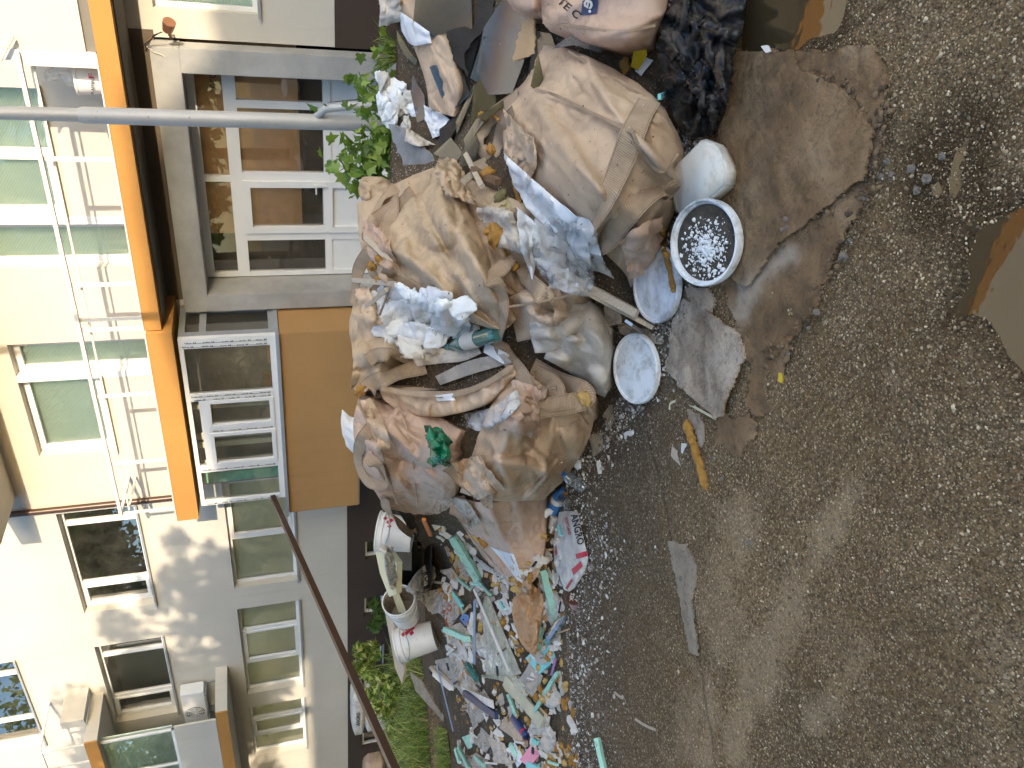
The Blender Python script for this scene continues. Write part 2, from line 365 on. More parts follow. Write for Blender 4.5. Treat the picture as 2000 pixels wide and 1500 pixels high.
# loose stones: far past counting
def ico_base():
    bm = bmesh.new(); bmesh.ops.create_icosphere(bm, subdivisions=1, radius=1.0)
    v = np.array([q.co[:] for q in bm.verts]); f = [tuple(x.index for x in q.verts) for q in bm.faces]; bm.free(); return v, np.array(f)
ICO_V, ICO_F = ico_base()
def stone_field(name, xyz, size, mat, flat=0.62, seed=1):
    r = np.random.default_rng(seed); n = len(xyz)
    v = ICO_V[None] * (1 + r.uniform(-0.34, 0.34, (n, len(ICO_V), 1)))
    a = r.normal(size=(n, 3, 3)); q, _ = np.linalg.qr(a)
    v = np.einsum('nij,nkj->nki', q, v * np.array([1.25, 0.95, 0.75]))
    v[:, :, 2] *= flat
    v = v * size[:, None, None] + xyz[:, None, :]
    f = (ICO_F[None] + (np.arange(n) * len(ICO_V))[:, None, None]).reshape(-1, 3)
    me = bpy.data.meshes.new(name); me.vertices.add(n * len(ICO_V)); me.vertices.foreach_set('co', v.ravel())
    me.loops.add(f.size); me.loops.foreach_set('vertex_index', f.ravel()); me.polygons.add(len(f))
    me.polygons.foreach_set('loop_start', np.arange(0, f.size, 3)); me.update(calc_edges=True); me.materials.append(mat)
    o = bpy.data.objects.new(name, me); COL.objects.link(o); return o
m = N('crushed_stone'); g = m.n('NewGeometry')
m.base(m.ramp(g.outputs['Random Per Island'], [(0.0, (0.11, 0.074, 0.042, 1)), (0.5, (0.23, 0.16, 0.09, 1)), (0.82, (0.44, 0.33, 0.20, 1)), (1.0, (0.78, 0.64, 0.44, 1))]))
m.rough(0.8); m.bump(m.noise(220, 3, 0.6), 0.3, 0.003); M['stone'] = m.m
n = 34000
pxs = RNG.uniform(1050, 2020, n); pys = RNG.uniform(-20, 1520, n)
d = np.einsum('ij,nj->ni', CM, np.stack([750 - pys, pxs - 1000, np.full(n, FPX)], -1) / FPX); t = -HC / d[:, 2]
pts = CAM + d * t[:, None]; keep = (fbm(pts[:, 0] * 2.2, pts[:, 1] * 2.2, 3.3, 3) + RNG.normal(0, 0.5, n)) > -0.55
pts = pts[keep]; pts[:, 2] = gfull(pts[:, 0], pts[:, 1])
sz = np.exp(RNG.normal(math.log(0.0021), 0.42, len(pts))); sz = np.clip(sz, 0.0012, 0.0075)
pts[:, 2] += sz * 0.12
tag(stone_field('gravel', pts, sz, M['stone'], seed=5), 'small pale stone chips strewn over the muddy asphalt', 'gravel', kind='stuff')
# ------------------------------------------------------------------ the apartment building
YW, YS, YP, YB, YG = 10.75, 9.75, 10.40, 9.77, 10.94      # wall, slab front, portal front, bay front, door glass
BLD = empty('apartment_building', (-6.0, YW, -0.5))
tag(BLD, 'cream apartment block with orange balcony edge and white framed glazing', 'building')
def B(o): adopt(BLD, o); return o
def holes_wall(name, x0, x1, z0, z1, Y, holes, mat, thick=0.30):
    xs = sorted({x0, x1, *[h[0] for h in holes], *[h[1] for h in holes]}); zs = sorted({z0, z1, *[h[2] for h in holes], *[h[3] for h in holes]})
    xs = [x for x in xs if x0 <= x <= x1]; zs = [z for z in zs if z0 <= z <= z1]
    bm = bmesh.new(); vd = {}
    def gv(x, y, z):
        k = (round(x, 4), round(y, 4), round(z, 4))
        if k not in vd: vd[k] = bm.verts.new(k)
        return vd[k]
    for a, b in zip(xs, xs[1:]):
        for c, d in zip(zs, zs[1:]):
            mx, mz = (a + b) / 2, (c + d) / 2
            if any(h[0] < mx < h[1] and h[2] < mz < h[3] for h in holes): continue
            bm.faces.new([gv(a, Y, c), gv(b, Y, c), gv(b, Y, d), gv(a, Y, d)])
    for h in holes:
        a, b, c, d = max(h[0], x0), min(h[1], x1), max(h[2], z0), min(h[3], z1)
        for q in (((a, c), (a, d)), ((b, d), (b, c)), ((a, d), (b, d)), ((b, c), (a, c))):
            (xa, za), (xb, zb) = q
            bm.faces.new([gv(xa, Y, za), gv(xb, Y, zb), gv(xb, Y + thick, zb), gv(xa, Y + thick, za)])
    return B(bmobj(name, bm, mat))
def wp(px, py, Y=None): return wallp(px, py, YW if Y is None else Y)

zA, zB = 3.85, 5.02          # upper row of windows
zC, zD = 1.31, 2.46          # lower row
h_up = [(wp(164, 1199)[0], wp(105, 1005)[0], zA, zB), (wp(227, 1412)[0], wp(184, 1264)[0], zA, zB),
        (wp(75, 1455)[0], wp(20, 1293)[0], 6.35, 7.6), (-20.3, -17.6, zA, zB)]
h_lo = [(wp(455, 1150)[0], -8.4, zC, zD), (wp(483, 1356)[0], wp(464, 1190)[0], zC, zD), (-17.75, wp(490, 1382)[0], zC, zD)]
door1 = (-5.30, -4.66, 3.1, 5.55); win1 = (-4.58, -2.95, 3.95, 5.55)
door2 = (-7.01, -6.46, 3.1, 5.02); win2 = (-8.48, -7.09, 3.95, 5.02)
win_r = (-1.98, -0.3, 1.40, 2.57)
bh = []
for a, b, c, d_ in ((1055, 1090, 711, 746), (1164, 1200, 708, 752), (1262, 1295, 706, 748), (1426, 1456, 706, 746)):
    bh.append((wp(730, b)[0], wp(730, a)[0], -0.38, 0.02))
ZPL = 0.36
holes_wall('wall', -30, -5.80, ZPL, 15.5, YW, [h for h in h_up + h_lo + [door2, win2] if h[1] < -5.8], M['cream'])
holes_wall('wall', -5.80, -2.30, 2.64, 15.5, YW, [door1, win1], M['cream'])
holes_wall('wall', -2.30, 14, 0.49, 15.5, YW, [win_r], M['cream'])
holes_wall('plinth', -30, -5.80, -1.2, ZPL, YW - 0.02, bh, M['plinth'])
holes_wall('plinth', -2.30, 14, -1.2, 0.49, YW - 0.02, [], M['plinth'])
B(box('slab_shade_band', -5.83, -2.22, YW - 0.012, YW + 0.02, 2.60, 2.875, M['shade_wall']))  # dark band painting the shade between slab and portal
B(box('soffit', -5.74, 3, YS + 0.16, YW, 2.872, 2.884, M['soffit']))
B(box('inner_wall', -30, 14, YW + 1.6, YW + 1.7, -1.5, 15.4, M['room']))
B(box('roof_slab', -30, 14, YW, YW + 8, 15.5, 15.8, M['cream']))

def window(h, style, cols, mat_back, rec=0.17, marks=False, Y=YW, sill=True, sash=None, fw=0.055):
    """frame, glass panes and shutter of one opening; cols are relative x positions of the mullions"""
    x0, x1, z0, z1 = h; yf = Y + rec
    w = empty('window', ((x0 + x1) / 2, yf, z0))
    bm = bmesh.new()
    bx(bm, x0, x0 + fw, yf, yf + 0.06, z0, z1); bx(bm, x1 - fw, x1, yf, yf + 0.06, z0, z1)
    bx(bm, x0 + fw, x1 - fw, yf, yf + 0.06, z0, z0 + fw); bx(bm, x0 + fw, x1 - fw, yf, yf + 0.06, z1 - fw, z1)
    xs = [x0 + fw] + [x0 + (x1 - x0) * c for c in cols] + [x1 - fw]
    for c in xs[1:-1]: bx(bm, c - 0.045, c + 0.045, yf - 0.004, yf + 0.056, z0 + fw, z1 - fw)
    if sash is not None:
        for k in sash:
            a, b = xs[k] + (0.045 if k else 0), xs[k + 1] - (0.045 if k < len(xs) - 2 else 0)
            for (p, q, r_, s) in ((a, a + 0.05, z0 + fw, z1 - fw), (b - 0.05, b, z0 + fw, z1 - fw), (a + 0.05, b - 0.05, z0 + fw, z0 + fw + 0.05), (a + 0.05, b - 0.05, z1 - fw - 0.05, z1 - fw)):
                bx(bm, p, q, yf - 0.02, yf + 0.04, r_, s)
    fr = bmobj('frame', bm, M['pvc'] if style != 'grey' else M['pvc_grey']); adopt(w, fr)
    for a, b in zip(xs, xs[1:]):
        adopt(w, meshobj('pane', [(a, yf + 0.03, z0 + fw), (b, yf + 0.03, z0 + fw), (b, yf + 0.03, z1 - fw), (a, yf + 0.03, z1 - fw)], [(0, 1, 2, 3)], M['glass_blind'] if style == 'blind' else M['glass']))
    if mat_back is not None:
        if style == 'blind':
            adopt(w, box('shutter', x0 + 0.01, x1 - 0.01, yf + 0.075, yf + 0.10, z0 + 0.01, z1 - 0.01, mat_back))
        else:
            adopt(w, box('room', x0 - 0.3, x1 + 0.3, yf + 0.7, yf + 0.75, z0 - 0.3, z1 + 0.3, mat_back))
    if sill: adopt(w, box('sill', x0 - 0.04, x1 + 0.04, Y - 0.05, yf, z0 - 0.035, z0 - 0.002, M['pvc_grey']))
    w.parent = BLD; w.matrix_parent_inverse = Matrix.Translation(-Vector(BLD.location))
    return w
window(h_up[0], 'dark', [0.24, 0.84], M['dark_room'], sash=[0])
window(h_up[1], 'dark', [0.26, 0.80], M['dark_room'], sash=[0])
window(h_up[2], 'dark', [0.27, 0.80], M['dark_room'])
window(h_up[3], 'dark', [0.3, 0.75], M['dark_room'])
window(h_lo[0], 'blind', [0.33, 0.72], M['blind_cream'], 0.14, sash=[1])
window(h_lo[1], 'blind', [0.33, 0.70], M['blind_cream'], 0.14, sash=[1])
window(h_lo[2], 'blind', [0.33, 0.66], M['blind_cream'], 0.14, sash=[1])
window(door1, 'blind', [], M['blind_green'], 0.15, sash=[0], sill=False)
window(win1, 'blind', [0.5], M['blind_green'], 0.15, sash=[0])
window(door2, 'blind', [], M['blind_green'], 0.15, sash=[0], sill=False)
window(win2, 'blind', [], M['blind_green'], 0.15, sash=[0])
window(win_r, 'blind', [0.5], M['blind_green'], 0.15)
for q in bh: window(q, 'dark', [], M['dark_room'], 0.10, Y=YW - 0.02, fw=0.05)

for xm_, zt_ in ((-4.62, 5.55), (-7.05, 5.02)): B(box('mullion', xm_ - 0.05, xm_ + 0.05, YW - 0.004, YW + 0.14, 3.10, zt_, M['pvc']))
# balcony slabs: the long one over the door, the lower one over the glazed bay, upper and far ones
B(box('balcony_slab', -5.74, 3.0, YS, YW, 2.885, 3.095, M['orange']))
B(box('balcony_slab', -9.16, -5.76, YS - 0.05, YW, 2.765, 3.08, M['orange']))
for zz_ in (5.50, 8.2, 10.9):
    B(box('balcony_slab', -9.25, 4.0, YS, YW, zz_, zz_ + 0.30, M['cream'])); B(box('balcony_fascia', -9.25, 4.0, YS - 0.03, YS, zz_, zz_ + 0.30, M['orange']))
B(box('slab_edge_bead', -5.74, -2.3, YS - 0.012, YS + 0.03, 3.096, 3.112, M['rail']))
B(box('slab_edge_bead', -9.15, -5.76, YS - 0.06, YS - 0.02, 3.081, 3.097, M['rail']))
# white clad balcony at the upper right
B(box('parapet_panel', -2.28, 4.0, YS + 0.02, YS + 0.10, 3.20, 4.12, M['cream']))
B(box('parapet_base', -2.28, 4.0, YS + 0.05, YS + 0.16, 3.096, 3.199, M['soffit']))
B(box('parapet_trim', -2.30, 4.0, YS - 0.02, YS + 0.02, 4.04, 4.14, M['pvc']))
B(box('parapet_post', -2.40, -2.285, YS + 0.005, YS + 0.12, 3.11, 5.49, M['pvc']))

# railing
bm = bmesh.new()
rt = 3.845
beam(bm, (-8.95, YS - 0.02, rt), (-2.30, YS - 0.02, rt), 0.06, 0.045)
beam(bm, (-8.95, YS + 0.10, rt - 0.10), (-2.30, YS + 0.10, rt - 0.10), 0.025)
for px, py in ((235, 300), (255, 575 - 50), (0, 0)): pass
for x in (-2.42, -3.45, -5.05, -5.55, -5.70, -6.75, -7.95):
    beam(bm, (x, YS + 0.01, 3.10), (x, YS + 0.01, rt), 0.045, 0.03, (0, 1, 0))
beam(bm, (-8.93, YS - 0.02, rt), (-9.05, YW - 0.02, rt), 0.05, 0.04); beam(bm, (-8.93, YS + 0.08, rt - 0.1), (-9.05, YW - 0.02, rt - 0.1), 0.025)
beam(bm, (-8.93, YS + 0.01, 3.09), (-8.93, YS + 0.01, rt), 0.03, 0.03, (0, 1, 0))
B(bmobj('railing', bm, M['rail']))
B(tube('drainpipe', [(-9.54, YW - 0.07, 3.10), (-9.54, YW - 0.07, 15.4)], 0.05, M['brown_paint'], seg=12))

# far left balcony: two slabs, side walls, green glazing
fb0, fb1 = wp(440, 1386, YS)[0], -26.0
zl = wp(444, 1388, YS)[2]; zh = zl + 0.22
B(box('balcony_slab', fb1, fb0, YS - 0.02, YW, zl, zh, M['cream'])); B(box('balcony_fascia', fb1, fb0 + 0.004, YS - 0.05, YS - 0.02, zl - 0.003, zh, M['orange']))
ub = wp(178, 1446, YS); zu, ub = ub[2] - 0.1, ub[0]
B(box('balcony_slab', fb1, ub, YS - 0.02, YW, zu, zu + 0.22, M['cream'])); B(box('balcony_fascia', fb1, ub + 0.004, YS - 0.05, YS - 0.02, zu - 0.003, zu + 0.22, M['orange']))
B(box('balcony_side', ub + 0.05, ub + 0.25, YS + 0.3, YW, zu + 0.221, zu + 0.62, M['cream']))
B(box('balcony_panel', fb1, fb0 - 0.30, YS + 0.02, YS + 0.06, zh + 0.02, zh + 0.78, M['cream']))
bm = bmesh.new()
for x in np.arange(fb0 - 0.45, fb1, -1.15): bx(bm, x - 0.04, x, YS + 0.07, YS + 0.12, zh, zu)
bx(bm, fb1, fb0 - 0.45, YS + 0.065, YS + 0.125, zh + 0.785, zh + 0.84)
B(bmobj('balcony_frame', bm, M['pvc']))
B(meshobj('balcony_glazing', [(fb1, YS + 0.10, zh + 0.84), (fb0 - 0.45, YS + 0.10, zh + 0.84), (fb0 - 0.45, YS + 0.10, zu), (fb1, YS + 0.10, zu)], [(0, 1, 2, 3)], M['glass']))
B(box('balcony_blind', fb1, fb0 - 0.5, YS + 0.2, YS + 0.22, zh + 0.84, zu, M['blind_green']))
bm = bmesh.new()
for k in range(5):
    x = ub - 0.1 - k * 0.55; beam(bm, (x, YS, zu + 0.22), (x, YS, zu + 0.95), 0.03)
beam(bm, (ub, YS, zu + 0.95), (ub - 3, YS, zu + 0.95), 0.04); beam(bm, (ub, YS, zu + 0.95), (ub, YW, zu + 0.95), 0.04)
B(bmobj('railing', bm, M['rail']))

# concrete portal round the entrance
px0, px1, pi0, pi1, pt, pit = -5.86, -2.335, -5.60, -2.62, 2.635, 2.315
B(box('portal_jamb', px0, pi0, YP, YG + 0.05, -0.7, pit, M['concrete'], bev=0.008))
B(box('portal_jamb', pi1, px1, YP, YW, -0.7, pit, M['concrete'], bev=0.008))
B(box('portal_lintel', px0, px1, YP - 0.003, YG + 0.05, pit, pt, M['concrete'], bev=0.008))
# entrance door and side lights (white frames)
D = empty('entrance_door', ((pi0 + pi1) / 2, YG, -0.3))
def dz(px, py): return wallp(px, py, YG)
bm = bmesh.new(); yf0, yf1 = YG - 0.02, YG + 0.06
gl0, gl1 = pi0 + 0.02, pi1
zt, ztr0, ztr1, zk, zb = pit - 0.0, 1.73, 1.89, 0.58, -0.4
xA = dz(560, 460)[0]; xB = dz(560, 344)[0]         # the door leaf between its two mullions
def fbx(a, b, c, d, dy=0.0): bx(bm, a, b, yf0 - dy, yf1, c, d)
fbx(gl0, gl0 + 0.07, zb, zt); fbx(gl1 - 0.07, gl1, zb, zt); fbx(gl0 + 0.07, gl1 - 0.07, zt - 0.10, zt)
fbx(gl0 + 0.07, gl1 - 0.07, ztr0, ztr1, 0.004)
for x in (xA, xB): fbx(x - 0.06, x + 0.06, zb, ztr0, 0.002)
xm = dz(400, 348)[0]; fbx(xm - 0.04, xm + 0.04, ztr1, zt - 0.10, 0.002)
xr = dz(500, 203)[0]; fbx(xr - 0.05, xr + 0.05, zb, ztr0, 0.002)
for a, b in ((gl0 + 0.07, xA - 0.06), (xB + 0.06, xr - 0.05), (xr + 0.05, gl1 - 0.07)):
    fbx(a, b, zk - 0.04, zk + 0.06, 0.003)
# leaf sash
for (a, b, c, d) in ((xA + 0.06, xA + 0.15, zb, ztr0), (xB - 0.15, xB - 0.06, zb, ztr0), (xA + 0.15, xB - 0.15, ztr0 - 0.09, ztr0), (xA + 0.15, xB - 0.15, zk - 0.05, zk + 0.08)):
    bx(bm, a, b, yf0 - 0.035, yf1, c, d)
fr = bmobj('frame', bm, M['pvc']); adopt(D, fr)
for a, b, c, d in ((gl0, gl1, zk, zt),):
    adopt(D, meshobj('pane', [(a, YG + 0.02, c), (b, YG + 0.02, c), (b, YG + 0.02, d), (a, YG + 0.02, d)], [(0, 1, 2, 3)], M['glass_door']))
adopt(D, box('kick_panel', gl0 + 0.02, gl1 - 0.02, YG + 0.0, YG + 0.04, zb, zk, M['pvc']))
bm = bmesh.new(); hx = xB - 0.105; beam(bm, (hx, YG - 0.09, 0.80), (hx, YG - 0.09, 0.62), 0.03, 0.02, (0, 1, 0)); beam(bm, (hx, YG - 0.10, 0.76), (hx - 0.12, YG - 0.10, 0.76), 0.02); beam(bm, (hx, YG - 0.09, 0.76), (hx, YG - 0.03, 0.76), 0.02)
adopt(D, bmobj('handle', bm, M['pvc']))
D.parent = BLD; D.matrix_parent_inverse = Matrix.Translation(-Vector(BLD.location))
# brown boards and a dark hall behind the glass
B(box('hall_board', -4.95, pi1 + 0.3, YG + 0.10, YG + 0.13, 0.95, 2.6, M['plywood']))
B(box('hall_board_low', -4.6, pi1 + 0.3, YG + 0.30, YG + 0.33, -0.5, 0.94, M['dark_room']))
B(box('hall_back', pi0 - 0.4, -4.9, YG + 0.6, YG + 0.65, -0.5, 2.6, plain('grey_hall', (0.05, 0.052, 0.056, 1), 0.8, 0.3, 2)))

# glazed bay with ochre parapet
bx0, bx1 = -9.33, -5.905
zs0, zs1, zt1 = 1.40, 1.47, 2.715
B(box('bay_parapet', bx0, bx1, YB + 0.01, YW - 0.02, 0.28, zs0, M['ochre'], bev=0.01))
B(box('bay_soffit', bx0 + 0.01, bx1 - 0.01, YB + 0.02, YW - 0.03, 0.262, 0.279, M['soffit']))
B(box('bay_sill', bx0 - 0.02, bx1 + 0.03, YB - 0.05, YW - 0.03, zs0 + 0.001, zs1 - 0.02, M['pvc_grey']))
G = empty('bay_window', ((bx0 + bx1) / 2, YB, zs1))
def bX(px, py): return wallp(px, py, YB)[0]
v0 = bX(440, 985); v1 = bX(440, 660)
bm = bmesh.new()
def gb(a, b, c, d, dy=0.0): bx(bm, a, b, YB + 0.02 - dy, YB + 0.09, c, d)
zlo, zhi = zs1 - 0.02, zt1
gb(v0, v0 + 0.09, zlo, zhi); gb(v1 - 0.16, v1, zlo, zhi); gb(v0 + 0.09, v1 - 0.16, zlo, zlo + 0.08); gb(v0 + 0.09, v1 - 0.16, zhi - 0.06, zhi)
mA, mB = bX(470, 773), bX(470, 912)
gb(mA - 0.06, mA + 0.06, zlo + 0.08, zhi - 0.06, 0.003); gb(mB - 0.06, mB + 0.06, zlo + 0.08, zhi - 0.06, 0.003)
ztr = wallp(402, 850, YB)[2]
gb(mB + 0.06, mA - 0.06, ztr - 0.05, ztr + 0.04, 0.002)
mC = bX(470, 838); gb(mC - 0.05, mC + 0.05, zlo + 0.08, ztr - 0.05, 0.006)
for a, b in ((mB + 0.06, mC - 0.05), (mC + 0.05, mA - 0.06)):
    for (p, q, r_, s) in ((a, a + 0.055, zlo + 0.08, ztr - 0.05), (b - 0.055, b, zlo + 0.08, ztr - 0.05), (a + 0.055, b - 0.055, zlo + 0.08, zlo + 0.14), (a + 0.055, b - 0.055, ztr - 0.11, ztr - 0.05)):
        bx(bm, p, q, YB, YB + 0.08, r_, s)
adopt(G, bmobj('frame', bm, M['pvc']))
adopt(G, meshobj('pane', [(v0, YB + 0.055, zlo), (v1, YB + 0.055, zlo), (v1, YB + 0.055, zhi), (v0, YB + 0.055, zhi)], [(0, 1, 2, 3)], M['glass_bay']))
bm = bmesh.new()                                           # right end of the bay
xe = v1 - 0.002
for (a, b, c, d) in ((YB + 0.10, YB + 0.20, zlo, zhi), (YW - 0.20, YW - 0.08, zlo, zhi), (YB + 0.20, YW - 0.20, zlo, zlo + 0.08), (YB + 0.20, YW - 0.20, zhi - 0.08, zhi), (YB + 0.20, YW - 0.20, 2.36, 2.45)):
    bx(bm, xe - 0.07, xe, a, b, c, d)
adopt(G, bmobj('end_frame', bm, M['pvc_grey']))
adopt(G, meshobj('end_pane', [(xe - 0.03, YB + 0.1, zlo), (xe - 0.03, YW - 0.1, zlo), (xe - 0.03, YW - 0.1, zhi), (xe - 0.03, YB + 0.1, zhi)], [(0, 1, 2, 3)], M['glass']))
rr = random.Random(3)                                      # printed protective tape on the frames
for (x, w) in ((v1 - 0.055, 0.016), (v1 - 0.12, 0.014), (mA - 0.025, 0.016), (mA + 0.03, 0.012), (mB, 0.016), (mC, 0.014), (v0 + 0.045, 0.016)):
    bm = bmesh.new(); z = zlo + 0.12; zend = ztr - 0.1 if x == mC else zhi - 0.1; yt = YB + (0.008 if x != mC else 0.004)
    bx(bm, x - w - 0.003, x - w, yt, yt + 0.003, z, zend)
    while z < zend - 0.05:
        bx(bm, x - w, x - w + 0.007, yt, yt + 0.003, z, z + 0.03)
        bx(bm, x - w + 0.007, x + w * 0.6, yt, yt + 0.003, z, z + 0.006); bx(bm, x - w + 0.007, x + w * 0.6, yt, yt + 0.003, z + 0.024, z + 0.03)
        for k in range(5): bx(bm, x - w, x - w + rr.uniform(0.008, 0.02), yt + 0.0005, yt + 0.003, z + 0.06 + k * 0.018, z + 0.068 + k * 0.018)
        z += rr.uniform(0.21, 0.25)
    adopt(G, bmobj('tape_print', bm, M['marks']))
G.parent = BLD; G.matrix_parent_inverse = Matrix.Translation(-Vector(BLD.location))
B(box('bay_inner_wall', bx0, bx1, YW - 0.06, YW - 0.03, zs1, zt1, M['bay_wall']))
bm = bmesh.new()
for x, w in ((-7.35, 0.07), (-7.55, 0.04), (-8.12, 0.06), (-8.30, 0.05), (-8.72, 0.10)): bx(bm, x - w, x + w, YW - 0.30, YW - 0.27, zs1, zt1)
B(bmobj('bay_shutter_frames', bm, M['blind_cream']))
B(box('bay_green_shutter', -9.05, -8.85, YW - 0.35, YW - 0.32, zs1, zt1, plain('mint_board', (0.25, 0.62, 0.42, 1), 0.6)))
bm = bmesh.new()
bx(bm, -7.0, -6.85, YB + 0.3, YB + 0.5, zs1, zs1 + 0.18); bx(bm, -6.6, -6.35, YB + 0.35, YB + 0.6, zs1, zs1 + 0.10)
B(bmobj('bay_clutter', bm, M['plywood']))

# ------------------------------------------------------------------ unseen things behind the viewer (placed to throw the evening shade)
OB = empty('shade_building', (18, -18, 0)); tag(OB, 'unseen cream building behind the viewer with its roofline shaped to shade the facade', 'building')
for (a, b, h) in ((4, 15.9, 5.30), (15.9, 18.55, 5.55), (18.55, 21.25, 6.86), (21.25, 23.0, 5.98), (23.0, 60, 6.06)):  # added out of view; heights shaped to cast the facade's shade edge
    adopt(OB, box('wall', a, b, -22, -14, -0.5, h, M['cream']))
bm = bmesh.new()
for q in [bm.verts.new(v) for v in ((21.25, -14, 5.9), (22.3, -14, 5.99), (21.25, -14, 6.84), (21.25, -15, 5.9), (22.3, -15, 5.99), (21.25, -15, 6.84))]: pass
bm.verts.ensure_lookup_table(); vv = bm.verts
for q in ((0, 1, 2), (5, 4, 3), (0, 3, 4, 1), (1, 4, 5, 2), (2, 5, 3, 0)): bm.faces.new([vv[i] for i in q])
adopt(OB, bmobj('shade_wedge', bm, M['cream']))  # wedge shaped to slant the cast shade edge
m = N('green_leaf'); g = m.n('NewGeometry')
m.base(m.ramp(g.outputs['Random Per Island'], [(0.0, (0.030, 0.065, 0.012, 1)), (0.6, (0.075, 0.14, 0.022, 1)), (1.0, (0.17, 0.23, 0.045, 1))])); m.rough(0.5)
tl = m.n('BsdfTranslucent'); tl.inputs[0].default_value = (0.16, 0.28, 0.04, 1); mx = m.n('MixShader'); mx.inputs[0].default_value = 0.35
m.l(m.b.outputs[0], mx.inputs[1]); m.l(tl.outputs[0], mx.inputs[2]); m.l(mx.outputs[0], m.out.inputs[0]); M['leaf'] = m.m
M['bark'] = plain('bark', (0.08, 0.06, 0.045, 1), 0.9, 0.3, 9, 0.6, 30)
def leaf_cloud(name, centers, n, size, mat, seed, parent=None, shell=0.35, elong=1.7):
    r = np.random.default_rng(seed); V = []; c = np.array([q[:3] for q in centers], float); rad = np.array([q[3] for q in centers], float)
    k = r.choice(len(c), n, p=rad ** 2 / (rad ** 2).sum())
    d = r.normal(size=(n, 3)); d /= np.linalg.norm(d, axis=1)[:, None]
    p = c[k] + d * (rad[k] * (shell + (1 - shell) * r.random(n) ** 0.5))[:, None] * np.array([1, 1, 0.85])
    a = r.normal(size=(n, 3)); a /= np.linalg.norm(a, axis=1)[:, None]
    b = np.cross(a, r.normal(size=(n, 3))); b /= np.linalg.norm(b, axis=1)[:, None]; s = size * r.uniform(0.6, 1.35, n)
    a = a * (s * elong / 2)[:, None]; b = b * (s / 2)[:, None]; nn = np.cross(a, b); nn = nn / np.linalg.norm(nn, axis=1)[:, None] * (s * 0.18)[:, None]
    v = np.stack([p - a, p - 0.15 * a + b + nn, p + a, p - 0.15 * a - b + nn], 1).reshape(-1, 3)
    i = np.arange(n) * 4
    return meshobj(name, v, [tuple(q) for q in np.stack([i, i + 1, i + 2], 1)] + [tuple(q) for q in np.stack([i, i + 2, i + 3], 1)], mat, parent)
def shadow_tree(x, z, r, Yc, seed, n, label):
    k = YW - Yc; cx_, cz_ = x + 1.01 * k, z + 0.165 * k
    t = empty('tree', (cx_, Yc, 0)); tag(t, label, 'tree')
    rr = random.Random(seed); cs = []
    for i in range(56):
        a = rr.uniform(0, 6.28); q = math.sqrt(rr.random()) * 0.95 * r; cs.append((cx_ + math.cos(a) * q, Yc + math.sin(a) * q * 0.5, cz_ + rr.uniform(-0.8, 0.75) * r, r * rr.uniform(0.09, 0.21)))
    adopt(t, leaf_cloud('crown', cs, n, 0.11, M['leaf'], seed, shell=0.0))
    bm = bmesh.new(); tube_bm(bm, [(cx_, Yc, -0.3), (cx_ + 0.1, Yc, cz_ * 0.4), (cx_ - 0.05, Yc, cz_)], [0.2, 0.14, 0.06])
    for q in cs: tube_bm(bm, [(cx_, Yc, cz_ * 0.55), ((cx_ + q[0]) / 2, (Yc + q[1]) / 2, (cz_ * 0.6 + q[2]) / 2), q[:3]], [0.07, 0.05, 0.02], 6)
    adopt(t, bmobj('trunk', bm, M['bark'], None, True))
shadow_tree(-11.9, 2.55, 1.35, -0.5, 3, 1900, 'young leafy tree behind the viewer nearest the opposite building')
shadow_tree(-13.8, 3.2, 2.0, -0.9, 8, 3700, 'broad leafy tree behind the viewer in the middle of the row')
shadow_tree(-16.4, 4.1, 2.5, -1.4, 13, 5200, 'tallest leafy tree behind the viewer at the end of the row')
def far_tree(x, y, h, r, seed, n, label):
    t = empty('tree', (x, y, 0)); tag(t, label, 'tree', 'trees behind the viewer'); rr = random.Random(seed); cs = []
    for i in range(12):
        a = rr.uniform(0, 6.28); q = rr.uniform(0.1, 0.85) * r; cs.append((x + math.cos(a) * q, y + math.sin(a) * q, h * 0.58 + rr.uniform(-0.32, 0.34) * h, r * rr.uniform(0.35, 0.6)))
    adopt(t, leaf_cloud('crown', cs, n, 0.30, M['leaf'], seed, shell=0.2))
    bm = bmesh.new(); tube_bm(bm, [(x, y, -0.3), (x, y, h * 0.4), (x, y, h * 0.8)], [0.28, 0.2, 0.06])
    for q in cs[:6]: tube_bm(bm, [(x, y, h * 0.35), ((x + q[0]) / 2, (y + q[1]) / 2, (h * 0.45 + q[2]) / 2), q[:3]], [0.1, 0.07, 0.03], 6)
    adopt(t, bmobj('trunk', bm, M['bark'], None, True))
for i, (x, y, h, r) in enumerate(((-20, -6, 12, 4.2), (-27, -4, 13, 4.6), (-34, -7, 14, 5), (-12, -13, 13, 4.4), (-4.5, -15, 12, 4.0), (-42, -3, 13, 5), (-7.5, -8, 13, 4.2), (-14, -7, 14, 4.6), (-5, -10.5, 15, 4.0), (-24, -10, 15, 5), (-48, -7, 21, 7))):  # nearer trees added to block low frontal sky, others darken window reflections
    far_tree(x, y, h, r, 40 + i, 5200, 'tall dense tree added behind the viewer for window reflections and to block low sky')
